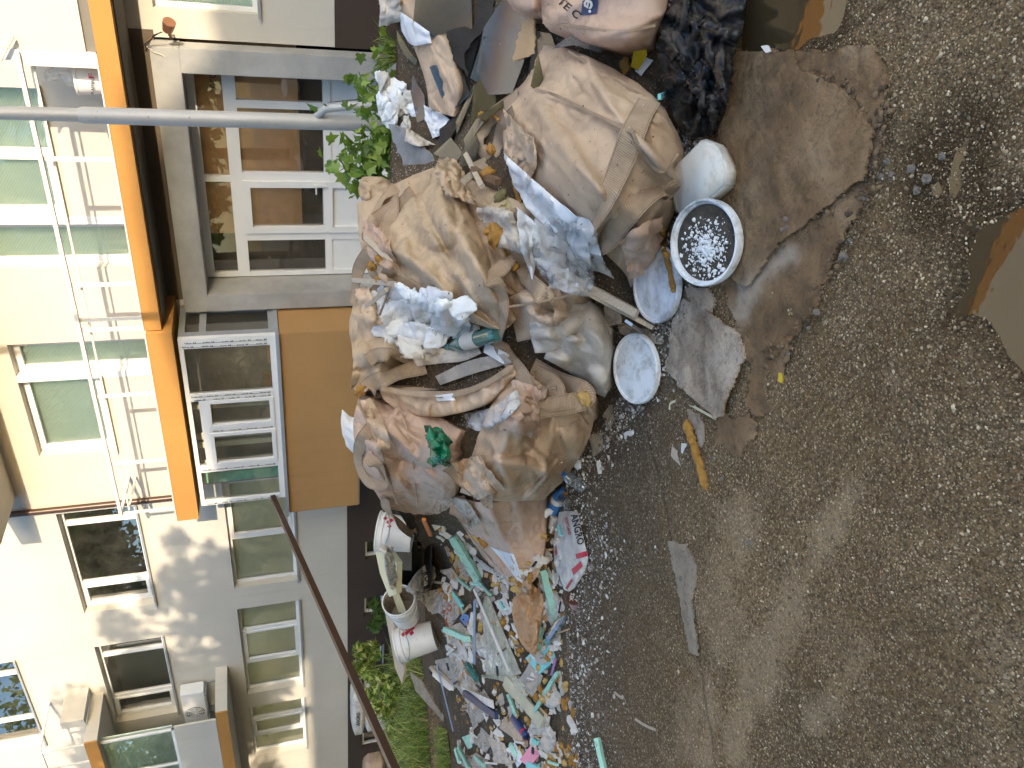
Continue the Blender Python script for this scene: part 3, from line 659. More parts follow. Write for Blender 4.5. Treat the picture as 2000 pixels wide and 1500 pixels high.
# ------------------------------------------------------------------ the heap: how far its surface lies from the lens
def zdep(px, py, z): return (z - HC) / ray(px, py)[2]
_H = [  # px, py, kind, value
    (1335, 250, 'g', 0), (1330, 420, 'g', 0), (1290, 560, 'g', 0), (1280, 690, 'g', 0), (1205, 800, 'g', 0), (1150, 880, 'g', 0), (1095, 970, 'g', 0),
    (1160, 1080, 'g', 0), (1135, 1200, 'g', 0), (1125, 1350, 'g', 0), (1115, 1490, 'g', 0), (1440, 200, 'g', 0), (1500, 500, 'g', 0), (1400, 800, 'g', 0),
    (1350, 1000, 'g', 0), (1300, 1300, 'g', 0), (1600, 100, 'g', 0), (1400, -60, 'g', 0), (1300, 1600, 'g', 0), (1110, 1600, 'g', 0),
    (690, 400, 'd', 4.75), (700, 500, 'd', 4.6), (690, 620, 'd', 4.7), (690, 760, 'd', 4.55), (690, 880, 'd', 4.6), (740, 990, 'd', 4.8), (760, 1080, 'd', 5.2),
    (950, 500, 'd', 3.85), (950, 250, 'd', 4.2), (800, 150, 'd', 4.9), (760, 30, 'd', 5.0), (950, 90, 'd', 4.2), (900, -60, 'd', 4.4), (1050, 30, 'd', 3.75), (1160, 40, 'd', 3.35), (1270, -50, 'd', 3.1),
    (1080, 250, 'd', 3.55), (1200, 330, 'd', 3.05), (1110, 480, 'd', 3.4), (1000, 600, 'd', 3.85), (860, 620, 'd', 4.25), (1080, 690, 'd', 3.75),
    (900, 780, 'd', 4.2), (1010, 850, 'd', 3.85), (850, 900, 'd', 4.35), (950, 980, 'd', 4.15), (780, 300, 'd', 4.9), (860, 330, 'd', 4.45),
    (1020, 1060, 'g', 0.16), (950, 1060, 'g', 0.26), (900, 1120, 'g', 0.22), (830, 1080, 'g', 0.30), (1050, 1200, 'g', 0.08), (1000, 1250, 'g', 0.16), (930, 1250, 'g', 0.22), (870, 1230, 'g', 0.27),
    (1060, 1400, 'g', 0.08), (1000, 1420, 'g', 0.12), (940, 1380, 'g', 0.16), (900, 1420, 'g', 0.06), (870, 1360, 'g', 0.05), (900, 1500, 'g', 0.10), (1000, 1520, 'g', 0.12), (830, 1320, 'g', 0.16), (1000, 1600, 'g', 0.1)]
_hx = np.array([(a / 400., b / 400.) for a, b, k, v in _H])
_hd = np.array([1 / (v if k == 'd' else gdep(a, b, v)) for a, b, k, v in _H])
def _tps(r2): return 0.5 * r2 * np.log(r2 + 1e-9)
_n = len(_H); _K = _tps(((_hx[:, None] - _hx[None]) ** 2).sum(-1)) + np.eye(_n) * 0.004
_Pm = np.hstack([np.ones((_n, 1)), _hx]); _A = np.vstack([np.hstack([_K, _Pm]), np.hstack([_Pm.T, np.zeros((3, 3))])])
_w = np.linalg.solve(_A, np.concatenate([_hd, np.zeros(3)]))
def FD(px, py):
    """depth of the heap's mean surface"""
    px = np.asarray(px, float); py = np.asarray(py, float); q = np.stack([px.ravel() / 400., py.ravel() / 400.], -1)
    k = _tps(((q[:, None] - _hx[None]) ** 2).sum(-1))
    v = k @ _w[:_n] + _w[_n] + q @ _w[_n + 1:]
    return (1 / np.maximum(v, 0.1)).reshape(px.shape)
def rays(px, py):
    px = np.asarray(px, float); py = np.asarray(py, float)
    return np.einsum('ij,...j->...i', CM, np.stack([750 - py, px - 1000, np.full(px.shape, FPX)], -1) / FPX)
FWD = CM[:, 2]
def H3(px, py, lift=0.0):
    """point of the heap's mean surface seen at a pixel, lifted towards the viewer"""
    return CAM + rays(px, py) * (FD(px, py) - lift)[..., None]
SCENE_BVH = []           # surfaces things are laid on
def add_surface(o):
    me = o.data; V = np.empty(len(me.vertices) * 3); me.vertices.foreach_get('co', V); V = V.reshape(-1, 3)
    mw = np.array(o.matrix_world) if False else None
    SCENE_BVH.append(BVHTree.FromPolygons([tuple(v) for v in V], [tuple(p.vertices) for p in me.polygons]))
_C = Vector(CAM)
def hit(px, py):
    d = Vector(ray(px, py)); best = None
    L = d.length; dn = d / L
    for b in SCENE_BVH:
        h = b.ray_cast(_C, dn, 12.0)
        if h[0] is not None and (best is None or h[3] < best[0]): best = (h[3], h[1])
    g = gdep(px, py) if ray(px, py)[2] < -0.05 else 1e9
    if best is None:
        f = float(FD(px, py)); return min(f, g), Vector((0, 0, 1))
    t = best[0] / L; n = best[1]
    if n.dot(dn) > 0: n = -n
    if g < t: return g, Vector((0, 0, 1))
    return t, n

# ------------------------------------------------------------------ cloth
def cubic(ctrl, n, m):
    """smooth surface through a grid of control values (Catmull-Rom both ways)"""
    def axis(A, k):
        c = A.shape[0]; t = np.linspace(0, c - 1, k); i = np.clip(t.astype(int), 0, c - 2); f = (t - i)
        Q = np.concatenate([2 * A[:1] - A[1:2], A, 2 * A[-1:] - A[-2:-1]], 0)
        p0, p1, p2, p3 = Q[i], Q[i + 1], Q[i + 2], Q[i + 3]; f = f.reshape((-1,) + (1,) * (A.ndim - 1))
        return 0.5 * (2 * p1 + (p2 - p0) * f + (2 * p0 - 5 * p1 + 4 * p2 - p3) * f ** 2 + (3 * p1 - p0 - 3 * p2 + p3) * f ** 3)
    A = axis(np.asarray(ctrl, float), n); return np.swapaxes(axis(np.swapaxes(A, 0, 1), m), 0, 1)
def gnorm(Pn):
    a = np.gradient(Pn, axis=0); b = np.gradient(Pn, axis=1); n = np.cross(a, b); n /= np.linalg.norm(n, axis=-1, keepdims=True) + 1e-12
    s = np.sign((n * (CAM - Pn)).sum(-1).mean()); return n * s
def smooth_noise(shape, cells, rng):
    c = rng.normal(size=(cells[0] + 3, cells[1] + 3)); return cubic(c[..., None], *shape)[..., 0]
def wrinkle(Pb, ex, ey, iters, seed, pull=0.012, grav=0.0, bend=0.25, var=0.7, floor=True):
    """relax a sheet that has more cloth than the form under it: it buckles into folds"""
    r = np.random.default_rng(seed); n, m, _ = Pb.shape; N0 = gnorm(Pb)
    lu = np.linalg.norm(np.diff(Pb, axis=0), axis=-1); lv = np.linalg.norm(np.diff(Pb, axis=1), axis=-1)
    amp = np.clip(1 + var * smooth_noise((n, m), (4, 4), r), 0.1, 2.2)
    ex, ey = ex * 0.7, ey * 0.7
    ru = lu * (1 + ex * (amp[1:] + amp[:-1]) / 2); rv = lv * (1 + ey * (amp[:, 1:] + amp[:, :-1]) / 2)
    ru2 = ru[1:] + ru[:-1]; rv2 = rv[:, 1:] + rv[:, :-1]
    dg = np.linalg.norm(Pb[1:, 1:] - Pb[:-1, :-1], axis=-1) * (1 + (ex + ey) / 2); dh = np.linalg.norm(Pb[1:, :-1] - Pb[:-1, 1:], axis=-1) * (1 + (ex + ey) / 2)
    cell = float(np.median(lu)); 
    p = Pb + N0 * (np.abs(smooth_noise((n, m), (max(3, n // 6), max(3, m // 6)), r)) * cell * 0.9 + r.random((n, m)) * cell * 0.1)[..., None]
    def con(A, Bv, rest, k):
        d = Bv - A; L = np.linalg.norm(d, axis=-1); c = d * (k * 0.5 * (L - rest) / (L + 1e-9))[..., None]; return c
    for it in range(iters):
        for par in (0, 1):
            c = con(p[par:-1:2][: (n - par) // 2], p[par + 1::2], ru[par::2], 0.9); k = len(c); p[par:par + 2 * k:2] += c; p[par + 1:par + 1 + 2 * k:2] -= c
        for par in (0, 1):
            c = con(p[:, par:-1:2][:, : (m - par) // 2], p[:, par + 1::2], rv[:, par::2], 0.9); k = c.shape[1]; p[:, par:par + 2 * k:2] += c; p[:, par + 1:par + 1 + 2 * k:2] -= c
        c = con(p[:-1, :-1], p[1:, 1:], dg, 0.12); p[:-1, :-1] += c; p[1:, 1:] -= c
        c = con(p[1:, :-1], p[:-1, 1:], dh, 0.12); p[1:, :-1] -= -c if False else -c; p[:-1, 1:] -= c
        c = con(p[:-2], p[2:], ru2, bend * 0.5); p[:-2] += c; p[2:] -= c
        c = con(p[:, :-2], p[:, 2:], rv2, bend * 0.5); p[:, :-2] += c; p[:, 2:] -= c
        p[..., 2] -= grav
        p += (Pb - p) * pull
        h = ((p - Pb) * N0).sum(-1)
        p += N0 * np.maximum(-h, 0)[..., None] * 0.7
        p[0] += (Pb[0] - p[0]) * 0.3; p[-1] += (Pb[-1] - p[-1]) * 0.3; p[:, 0] += (Pb[:, 0] - p[:, 0]) * 0.3; p[:, -1] += (Pb[:, -1] - p[:, -1]) * 0.3
    return p
def seg_dist(px, py, line):
    d = np.full(px.shape, 1e9)
    for a, b in zip(line, line[1:]):
        a = np.array(a, float); b = np.array(b, float); ab = b - a; t = np.clip(((px - a[0]) * ab[0] + (py - a[1]) * ab[1]) / (ab @ ab), 0, 1)
        d = np.minimum(d, np.hypot(px - a[0] - t * ab[0], py - a[1] - t * ab[1]))
    return d
def auto_folds(G, spec, seed, broad=False):
    """long creases that fan along one direction of the cloth: (angle in pixels, spread, count, depth, width, seed offset)"""
    r = np.random.default_rng(seed + 900); px, py = G[..., 0], G[..., 1]; out = np.zeros(px.shape)
    ext = math.sqrt((px.max() - px.min()) * (py.max() - py.min())); n, m = px.shape
    for (ang, spread, cnt, amp, wid) in spec:
        if broad and wid >= 9: cnt, wid, amp = max(2, int(cnt * 0.6)), wid * 1.45, amp * 1.6
        for k in range(cnt):
            i, j = r.integers(0, n), r.integers(0, m); a = R(ang) + R(spread) * r.normal(); L = ext * r.uniform(0.32, 0.9); cv = r.normal() * 0.35
            t = np.linspace(-0.5, 0.5, 9); aa = a + cv * t * 2
            st = np.stack([np.cos(aa), np.sin(aa)], 1) * (L / 8); c = np.cumsum(st, 0); c = c - c[4] + np.array([px[i, j], py[i, j]])
            best = np.full(px.shape, 1e9); sg = np.zeros(px.shape); tt = np.zeros(px.shape)
            for q in range(8):
                p0, p1 = c[q], c[q + 1]; ab = p1 - p0; u = np.clip(((px - p0[0]) * ab[0] + (py - p0[1]) * ab[1]) / (ab @ ab), 0, 1)
                dx, dy = px - p0[0] - u * ab[0], py - p0[1] - u * ab[1]; d = np.hypot(dx, dy); s_ = np.sign(dx * ab[1] - dy * ab[0]); k2 = d < best
                best = np.where(k2, d, best); sg = np.where(k2, s_, sg); tt = np.where(k2, (q + u) / 8, tt)
            w = wid * r.uniform(0.6, 1.9); A = 3.0 * amp * r.uniform(0.3, 1.25); flip = r.choice([-1, 1])
            ww = np.where(sg * flip > 0, w * 0.45, w * 1.5); prof = np.exp(-np.sqrt((best / ww) ** 2 + 0.06) + 0.245) * np.sin(np.pi * np.clip(tt, 0, 1)) ** 0.7
            out = np.maximum(out, A * prof) + 0.25 * A * prof - (0.35 * A * np.exp(-((best - 2.2 * w) / (1.1 * w)) ** 2) * np.sin(np.pi * tt) * (sg * flip > 0))
    return out
def sheet(name, ctrl, mat, res=0.0105, bulge=0.0, lift=0.0, tuck=0.0, ex=0.05, ey=0.05, iters=110, seed=1, folds=(), back=0.22, pull=0.008, grav=0.0, bend=0.18,
          var=0.8, parent=None, ragged=0.0, hole=0.0, on_top=False, power=3.0, smooth_on=3, thick=0.0, af=()):
    """a piece of cloth laid over the heap: ctrl is a grid of (px, py[, extra lift])"""
    C3 = np.array([[(*q, 0.0)[:3] for q in row] for row in ctrl], float)
    P0 = cubic(C3, 12, 12); X0 = H3(P0[..., 0], P0[..., 1])
    su = np.linalg.norm(np.diff(X0, axis=0), axis=-1).sum(0).mean(); sv = np.linalg.norm(np.diff(X0, axis=1), axis=-1).sum(1).mean()
    n = int(np.clip(su / res, 8, 130)); m = int(np.clip(sv / res, 8, 130))
    G = cubic(C3, n, m); px, py, dl = G[..., 0], G[..., 1], G[..., 2]
    s = np.linspace(-1, 1, n)[:, None]; t = np.linspace(-1, 1, m)[None]
    prof = (1 - np.abs(s) ** power) * (1 - np.abs(t) ** power)
    if on_top:
        D = np.empty((n, m)); st = max(1, int(0.03 / res))
        ii = list(range(0, n, st)) + ([n - 1] if (n - 1) % st else []); jj = list(range(0, m, st)) + ([m - 1] if (m - 1) % st else [])
        Q = np.array([[hit(px[i, j], py[i, j])[0] for j in jj] for i in ii])
        for _ in range(smooth_on):
            Pq = np.pad(Q, 1, mode='edge'); mean = (Pq[:-2, 1:-1] + Pq[2:, 1:-1] + Pq[1:-1, :-2] + Pq[1:-1, 2:]) / 4; Q = np.minimum(Q, 0.5 * Q + 0.5 * mean) * 0.5 + 0.5 * mean
        D = np.stack([np.interp(np.arange(n), ii, Q[:, k]) for k in range(len(jj))], 1)
        D = np.stack([np.interp(np.arange(m), jj, D[i]) for i in range(n)], 0)
    else:
        D = FD(px, py)
    D = D - bulge * prof - lift - dl + tuck * (1 - prof) ** 4
    if af: D = D - auto_folds(G, af, seed, res > 0.0100 and back > 0)
    for (line, A, wdt) in folds:
        q = seg_dist(px, py, line); D = D - 1.9 * A * np.exp(-np.sqrt((q / wdt) ** 2 + 0.05) + 0.223)
    Pb = CAM + rays(px, py) * D[..., None]
    Pb[..., 2] = np.maximum(Pb[..., 2], gz(Pb[..., 0], Pb[..., 1]) + 0.006)
    p = wrinkle(Pb, ex, ey, iters, seed, pull, grav, bend, var) if iters else Pb
    p[..., 2] = np.maximum(p[..., 2], gz(p[..., 0], p[..., 1]) + 0.004)
    r = np.random.default_rng(seed + 50)
    V = p.reshape(-1, 3); idx = np.arange(n * m).reshape(n, m); mask = np.ones((n - 1, m - 1), bool)
    if ragged:
        a = smooth_noise((n - 1, m - 1), (max(3, n // 5), max(3, m // 5)), r)
        si = np.minimum(np.arange(n - 1), n - 2 - np.arange(n - 1))[:, None] * res; ti = np.minimum(np.arange(m - 1), m - 2 - np.arange(m - 1))[None] * res
        mask &= np.minimum(si, ti) > ragged * np.clip(0.55 + 0.6 * a, 0, 2)
    if hole:
        a = smooth_noise((n - 1, m - 1), (max(3, n // 7), max(3, m // 7)), r); mask &= a < hole
    F = [(int(idx[i, j]), int(idx[i + 1, j]), int(idx[i + 1, j + 1]), int(idx[i, j + 1])) for i in range(n - 1) for j in range(m - 1) if mask[i, j]]
    uv = np.stack(np.meshgrid(np.linspace(0, su, n), np.linspace(0, sv, m), indexing='ij'), -1).reshape(-1, 2)
    if back:                                   # close the form behind: the rim runs back into the heap and down
        rim = np.concatenate([idx[0, :-1], idx[:-1, -1], idx[-1, :0:-1], idx[:0:-1, 0]]); c = V[rim].mean(0)
        bk = V[rim] + FWD * back * 0.8 + np.array([0, 0, -back * 0.5]) + (c - V[rim]) * 0.18
        bk[:, 2] = np.maximum(bk[:, 2], gz(bk[:, 0], bk[:, 1]) - 0.01)
        o = len(V); V = np.vstack([V, bk, bk.mean(0)[None]]); L = len(rim); uv = np.vstack([uv, uv[rim], uv[rim[:1]]])
        for k in range(L):
            k2 = (k + 1) % L
            F.append((int(rim[k]), int(rim[k2]), o + k2, o + k)); F.append((o + k, o + k2, o + L))
    if thick:
        nn = gnorm(p).reshape(-1, 3); o = len(V); V = np.vstack([V, V[: n * m] - nn * thick]); uv = np.vstack([uv, uv[: n * m]])
        top = [f for f in F if max(f) < n * m]; cnt = {}
        for f in top:
            for a, b in zip(f, f[1:] + f[:1]): cnt[(a, b)] = 1
        F += [tuple(o + q for q in f[::-1]) for f in top]
        F += [(b, a, o + a, o + b) for (a, b) in cnt if (b, a) not in cnt]
    ob = meshobj(name, V, F, mat, parent, True, uv)
    if thick: ob.data.set_sharp_from_angle(angle=R(60))
    return ob
def spline(pts, k=9):
    A = np.asarray(pts, float); c = len(A); n = (c - 1) * k + 1; t = np.linspace(0, c - 1, n); i = np.clip(t.astype(int), 0, c - 2); f = (t - i)[:, None]
    Q = np.concatenate([2 * A[:1] - A[1:2], A, 2 * A[-1:] - A[-2:-1]], 0); p0, p1, p2, p3 = Q[i], Q[i + 1], Q[i + 2], Q[i + 3]
    return 0.5 * (2 * p1 + (p2 - p0) * f + (2 * p0 - 5 * p1 + 4 * p2 - p3) * f ** 2 + (3 * p1 - p0 - 3 * p2 + p3) * f ** 3)
def ribbon(name, pts, width, mat, parent=None, lift=0.03, roll=None, thick=0.003, k=9, curl=0.02):
    """webbing along pixels (px, py[, lift[, roll]]) lying on whatever is there"""
    A = [(*q, *((lift, 0.0)[len(q) - 2:]))[:4] for q in pts]
    s = spline(A, k); D = np.array([hit(a[0], a[1])[0] for a in s])
    for _ in range(3): D = np.minimum(D, np.convolve(np.pad(D, 3, mode='edge'), np.ones(7) / 7, 'valid'))
    D = np.convolve(np.pad(D, 2, mode='edge'), np.ones(5) / 5, 'valid')
    c = CAM + rays(s[:, 0], s[:, 1]) * (D - s[:, 2])[:, None]
    s[:, 3] += 0.45 * np.sin(np.linspace(0, 1, len(s)) * (3.0 + len(pts)) + len(pts) * 1.7 + s[0, 0]) * (width > 0.03)
    tg = np.gradient(c, axis=0); tg /= np.linalg.norm(tg, axis=1)[:, None]
    vw = CAM - c; vw /= np.linalg.norm(vw, axis=1)[:, None]
    nrm = 0.65 * vw + 0.35 * np.array([0, 0, 1.]); sd_ = np.cross(tg, nrm); sd_ /= np.linalg.norm(sd_, axis=1)[:, None]
    for _ in range(2): sd_[1:-1] = (sd_[:-2] + sd_[1:-1] * 2 + sd_[2:]); sd_ /= np.linalg.norm(sd_, axis=1)[:, None]
    nn = np.cross(sd_, tg); ca, sa = np.cos(s[:, 3])[:, None], np.sin(s[:, 3])[:, None]
    sd2 = sd_ * ca + nn * sa; nn = np.cross(sd2, tg); nn *= np.sign((nn * vw).sum(1).mean() + 1e-9)
    n = len(c); across = np.linspace(-0.5, 0.5, 5); V = []; uv = []; L = np.concatenate([[0], np.cumsum(np.linalg.norm(np.diff(c, axis=0), axis=1))])
    for side in (0, 1):
        for q in across:
            V.append(c + sd2 * (q * width) + nn * (curl * width * (1 - 4 * q * q) - side * thick)); uv.append(np.stack([L, np.full(n, q * 0.08)], 1))
    V = np.stack(V, 1).reshape(-1, 3); uv = np.stack(uv, 1).reshape(-1, 2); F = []
    for i in range(n - 1):
        a = i * 10; b = a + 10
        for j in range(4): F.append((a + j, b + j, b + j + 1, a + j + 1)); F.append((a + 5 + j, a + 6 + j, b + 6 + j, b + 5 + j))
        F.append((a, a + 5, b + 5, b)); F.append((a + 4, b + 4, b + 9, a + 9))
    o = meshobj(name, V, F, mat, parent, True, uv); o.data.set_sharp_from_angle(angle=R(50)); return o

# ------------------------------------------------------------------ cloth and heap materials
def fabric(name, c, dirt=0.25, dirtc=(0.13, 0.095, 0.065, 1), weave=True, rough=0.58, var=0.14, sheen=0.15):
    m = N(name); uvv = m.co('UV')
    col = m.ramp(m.noise(2.6, 6, 0.6, 0.3), [(0.3, sc(c, 1 - 1.6 * var)), (0.7, sc(c, 1 + 1.2 * var))])
    col = m.mix(m.ramp(m.noise(5.5, 8, 0.7, 0.4), [(0.66 - dirt * 0.5, 0.0), (0.88 - dirt * 0.3, 0.85)]), col, dirtc)
    st = m.noise(1.7, 7, 0.66, 0.6, m.scale((1.0, 1.0, 2.2))); col = m.mix(m.ramp(st, [(0.52, 0.0), (0.72, 0.55 if dirt > 0.1 else 0.1)]), col, sc(dirtc, 1.3))
    sp = m.noise(46, 3, 0.7); col = m.mix(m.ramp(sp, [(0.66, 0.0), (0.75, 0.35)]), col, sc(c, 0.45))
    m.base(col); m.rough(rough); m.b.inputs['Specular IOR Level'].default_value = 0.5 if weave else 0.3; m.b.inputs['Sheen Weight'].default_value = 0.0
    cr = m.ridged(4.5, 5, m.scale((1.0, 1.0, 0.55), rot=(0.3, 0.2, 0.7)), 0.9); cr2 = m.ridged(13, 4, None, 0.5); b = m.bump(cr, 0.5 if weave else 0.8, 0.03); b = m.bump(cr2, 0.28 if weave else 0.5, 0.008, b)
    if weave:
        w1 = m.n('TexWave', wave_type='BANDS', bands_direction='X'); w1.inputs['Scale'].default_value = 130; m.l(uvv, w1.inputs[0])
        w2 = m.n('TexWave', wave_type='BANDS', bands_direction='Y'); w2.inputs['Scale'].default_value = 130; m.l(uvv, w2.inputs[0])
        b = m.bump(m.math('MULTIPLY', w1.outputs['Fac'], w2.outputs['Fac']), 0.25, 0.002, b)
    return m.m
TAN = (0.56, 0.405, 0.28, 1)
M['tan'] = fabric('tan_woven_sack', TAN, 0.24)
M['tan_old'] = fabric('weathered_tan_sack', (0.54, 0.395, 0.26, 1), 0.36, (0.16, 0.115, 0.07, 1))
M['tan_pink'] = fabric('rosy_tan_sack', (0.56, 0.385, 0.285, 1), 0.24, (0.17, 0.11, 0.085, 1))
M['white_sack'] = fabric('dirty_white_sack', (0.62, 0.55, 0.47, 1), 0.40, (0.20, 0.165, 0.13, 1))
M['white_cloth'] = fabric('white_cloth', (0.78, 0.79, 0.81, 1), 0.12, (0.35, 0.30, 0.26, 1), weave=False)
M['grey_cloth'] = fabric('grey_paper_sack', (0.46, 0.415, 0.36, 1), 0.4, (0.17, 0.15, 0.13, 1), weave=False)
m = N('webbing'); uvv = m.co('UV')
w1 = m.n('TexWave', wave_type='BANDS', bands_direction='DIAGONAL'); w1.inputs['Scale'].default_value = 62; m.l(m.scale((1, 1, 1), 'UV', (0, 0, 0.5)), w1.inputs[0])
cc = m.ramp(m.noise(5, 6, 0.65), [(0.3, (0.36, 0.255, 0.17, 1)), (0.7, (0.56, 0.41, 0.28, 1))])
sx = m.n('SeparateXYZ'); m.l(uvv, sx.inputs[0]); ed = m.math('ABSOLUTE', sx.outputs[1])
cc = m.mix(m.ramp(m.noise(9, 7, 0.7), [(0.5, 0.0), (0.75, 0.6)]), cc, (0.17, 0.115, 0.07, 1)); cc = m.mix(m.ramp(m.math('MULTIPLY', ed, 25.0), [(0.80, 0.0), (0.84, 0.6), (0.90, 0.6), (0.93, 0.0)]), cc, (0.16, 0.105, 0.065, 1))
m.base(m.mix(m.ramp(w1.outputs['Fac'], [(0.0, 0.5), (0.6, 0.0)]), cc, (0.20, 0.13, 0.08, 1))); m.rough(0.85); m.bump(w1.outputs['Fac'], 0.5, 0.004); M['strap'] = m.m
M['film'] = film('clear_plastic_film', (0.78, 0.79, 0.80, 1), (0.16, 0.6))
M['film_white'] = film('milky_plastic_film', (0.82, 0.83, 0.84, 1), (0.5, 0.92), 0.3)
m = N('black_bin_liner'); m.base(m.mix(m.ramp(m.noise(7, 7, 0.7, 0.4), [(0.5, 0.0), (0.72, 0.55)]), (0.016, 0.016, 0.017, 1), (0.15, 0.125, 0.10, 1))); m.rough(m.ramp(m.noise(9, 5, 0.6), [(0.35, 0.22), (0.7, 0.5)]))
m.b.inputs['Specular IOR Level'].default_value = 0.35; m.bump(m.ridged(6.5, 5, None, 0.7), 0.8, 0.04); M['black_film'] = m.m
m = N('green_film'); m.base((0.008, 0.17, 0.085, 1)); m.rough(0.25); m.b.inputs['Alpha'].default_value = 0.93; m.bump(m.ridged(28, 5, None, 0.6), 0.9, 0.015); M['green_film'] = m.m
M['heap'] = ground_mat(True); M['heap'].name = 'rubble_dirt'

# ------------------------------------------------------------------ rubble under everything
gxp = np.concatenate([np.arange(700, 1400, 9.0)]); gyp = np.arange(-150, 1660, 9.0)
PX, PY = np.meshgrid(gxp, gyp, indexing='ij')
edge = np.interp(PY, [-150, 0, 100, 350, 650, 760, 980, 1060, 1250, 1330, 1480, 1660], [745, 770, 775, 760, 740, 735, 765, 815, 835, 858, 880, 890])
PXe = edge + (PX - 700) * (1400 - edge) / 700
D0 = FD(PXe, PYe := PY) + 0.10
Hq = CAM + rays(PXe, PY) * D0[..., None]
Hq += (fbm(Hq[..., 0] * 5, Hq[..., 1] * 5 + Hq[..., 2] * 4, 2.0, 4) * 0.022)[..., None] * -FWD
back1 = Hq[0] + np.array([-0.12, 0.35, 0]); back1[:, 2] = gz(back1[:, 0], back1[:, 1]) * 0.6 + Hq[0][:, 2] * 0.4
back2 = Hq[0] + np.array([-0.3, 0.9, 0]); back2[:, 2] = gz(back2[:, 0], back2[:, 1]) - 0.05
Hq = np.concatenate([back2[None], back1[None], Hq], 0)
lim = gz(Hq[..., 0], Hq[..., 1]); k = Hq[..., 2] < lim - 0.03; Hq[..., 2] = np.where(k, lim - 0.03, Hq[..., 2])
a, b = Hq.shape[:2]
hp = meshobj('rubble_heap', Hq.reshape(-1, 3), [(i * b + j, (i + 1) * b + j, (i + 1) * b + j + 1, i * b + j + 1) for i in range(a - 1) for j in range(b - 1)], M['heap'], smooth=True)
tag(hp, 'dark dirt and crumbs showing between the dumped sacks', 'rubble', kind='stuff'); add_surface(hp)

# ------------------------------------------------------------------ the big bags
BAGS = {}
def bag(key, label, grid, mat='tan', group='tan bulk sacks of the dump', name='bulk_sack', cat='bulk sack', **kw):
    c = np.array([q[:2] for row in grid for q in row], float); base = H3(np.array([c[:, 0].max()]), np.array([c[:, 1].mean()]))[0]
    base[2] = max(base[2], float(gz(base[0], base[1])))
    e = empty(name, base); tag(e, label, cat, group)
    o = sheet('body', grid, M[mat], **kw); adopt(e, o); add_surface(o); BAGS[key] = e; return e
def strap(key, pts, width=0.075, **kw):
    o = ribbon('strap', pts, width, M['strap'], **kw); adopt(BAGS[key], o); add_surface(o); return o

bag('G', 'small tan sack with a white label lying at the back right among broken glass',
    [[(765, -20), (790, 50), (815, 110), (832, 165), (838, 212)], [(800, -20), (835, 50), (852, 105), (868, 160), (862, 222)], [(845, -10), (880, 55), (885, 105), (902, 165), (885, 228)]],
    'tan', bulge=0.09, ex=0.028, ey=0.017, af=[(60,20,10,0.012,7)], seed=3)
bag('F', 'rosy tan sack with black lettering cut off by the right edge',
    [[(1050, -120), (1050, -20), (1060, 40), (1075, 62)], [(1130, -120), (1130, -10), (1130, 50), (1150, 84)], [(1220, -120), (1220, 0), (1212, 60), (1215, 94)], [(1315, -120), (1305, 0), (1290, 45), (1268, 84)]],
    'tan_pink', bulge=0.20, lift=0.05, ex=0.019, ey=0.022, af=[(140,25,9,0.022,12), (60,30,5,0.015,9)], seed=5, folds=[([(1055, 50), (1140, 0), (1200, -40)], 0.05, 22), ([(1145, 84), (1290, 30)], 0.02, 10)])
bag('F2', 'smooth brown sack lobe peeping in above the lettered sack',
    [[(995, -120), (988, -20), (1002, 20)], [(1020, -120), (1020, -10), (1030, 34)], [(1056, -120), (1056, -10), (1054, 30)]], 'tan_pink', bulge=0.15, lift=0.1, ex=0.006, ey=0.006, seed=6)
bag('C', 'sagging tan sack between the front sack and the folded one, spilling foam',
    [[(880, 330), (903, 430), (940, 520), (985, 600)], [(930, 355), (955, 445), (985, 530), (1040, 600)], [(995, 385), (1015, 465), (1055, 540), (1085, 605)], [(1055, 410), (1080, 480), (1115, 540), (1110, 600)]],
    'tan_old', bulge=0.05, lift=-0.05, ex=0.055, ey=0.033, af=[(55,20,12,0.03,10)], seed=9, var=1.0)
bag('R', 'open tan sack rim standing behind the white plaster at the top of the heap',
    [[(692, 585), (682, 640), (690, 700), (684, 758)], [(720, 580), (715, 645), (725, 702), (712, 766)], [(760, 590), (752, 648), (765, 695), (765, 735)]],
    'tan_old', bulge=0.10, lift=0.0, ex=0.055, ey=0.028, af=[(85,22,12,0.03,9)], seed=12, folds=[([(690, 610), (760, 640)], 0.05, 14), ([(690, 690), (760, 690)], 0.04, 12)])
bag('B', 'large weathered tan sack with long diagonal folds at the top centre',
    [[(885, 316), (912, 400), (942, 480), (968, 550), (1008, 625)], [(830, 333), (862, 420), (897, 500), (932, 570), (988, 642)], [(775, 357), (800, 440), (836, 510), (882, 575), (962, 642)],
     [(722, 384), (735, 470), (765, 530), (825, 578), (935, 634)], [(697, 398), (704, 478), (728, 545), (795, 584), (905, 618)]],
    'tan_old', bulge=0.20, lift=0.05, ex=0.025, ey=0.019, af=[(58,14,18,0.035,13),(95,25,8,0.02,9)], seed=21, var=0.9,
    folds=[([(838, 318), (880, 430), (985, 610)], 0.075, 17), ([(790, 345), (835, 450), (930, 590)], 0.05, 15), ([(735, 385), (800, 500), (900, 600)], 0.03, 14), ([(860, 330), (905, 430)], 0.05, 9), ([(812, 380), (880, 500)], -0.05, 14)])
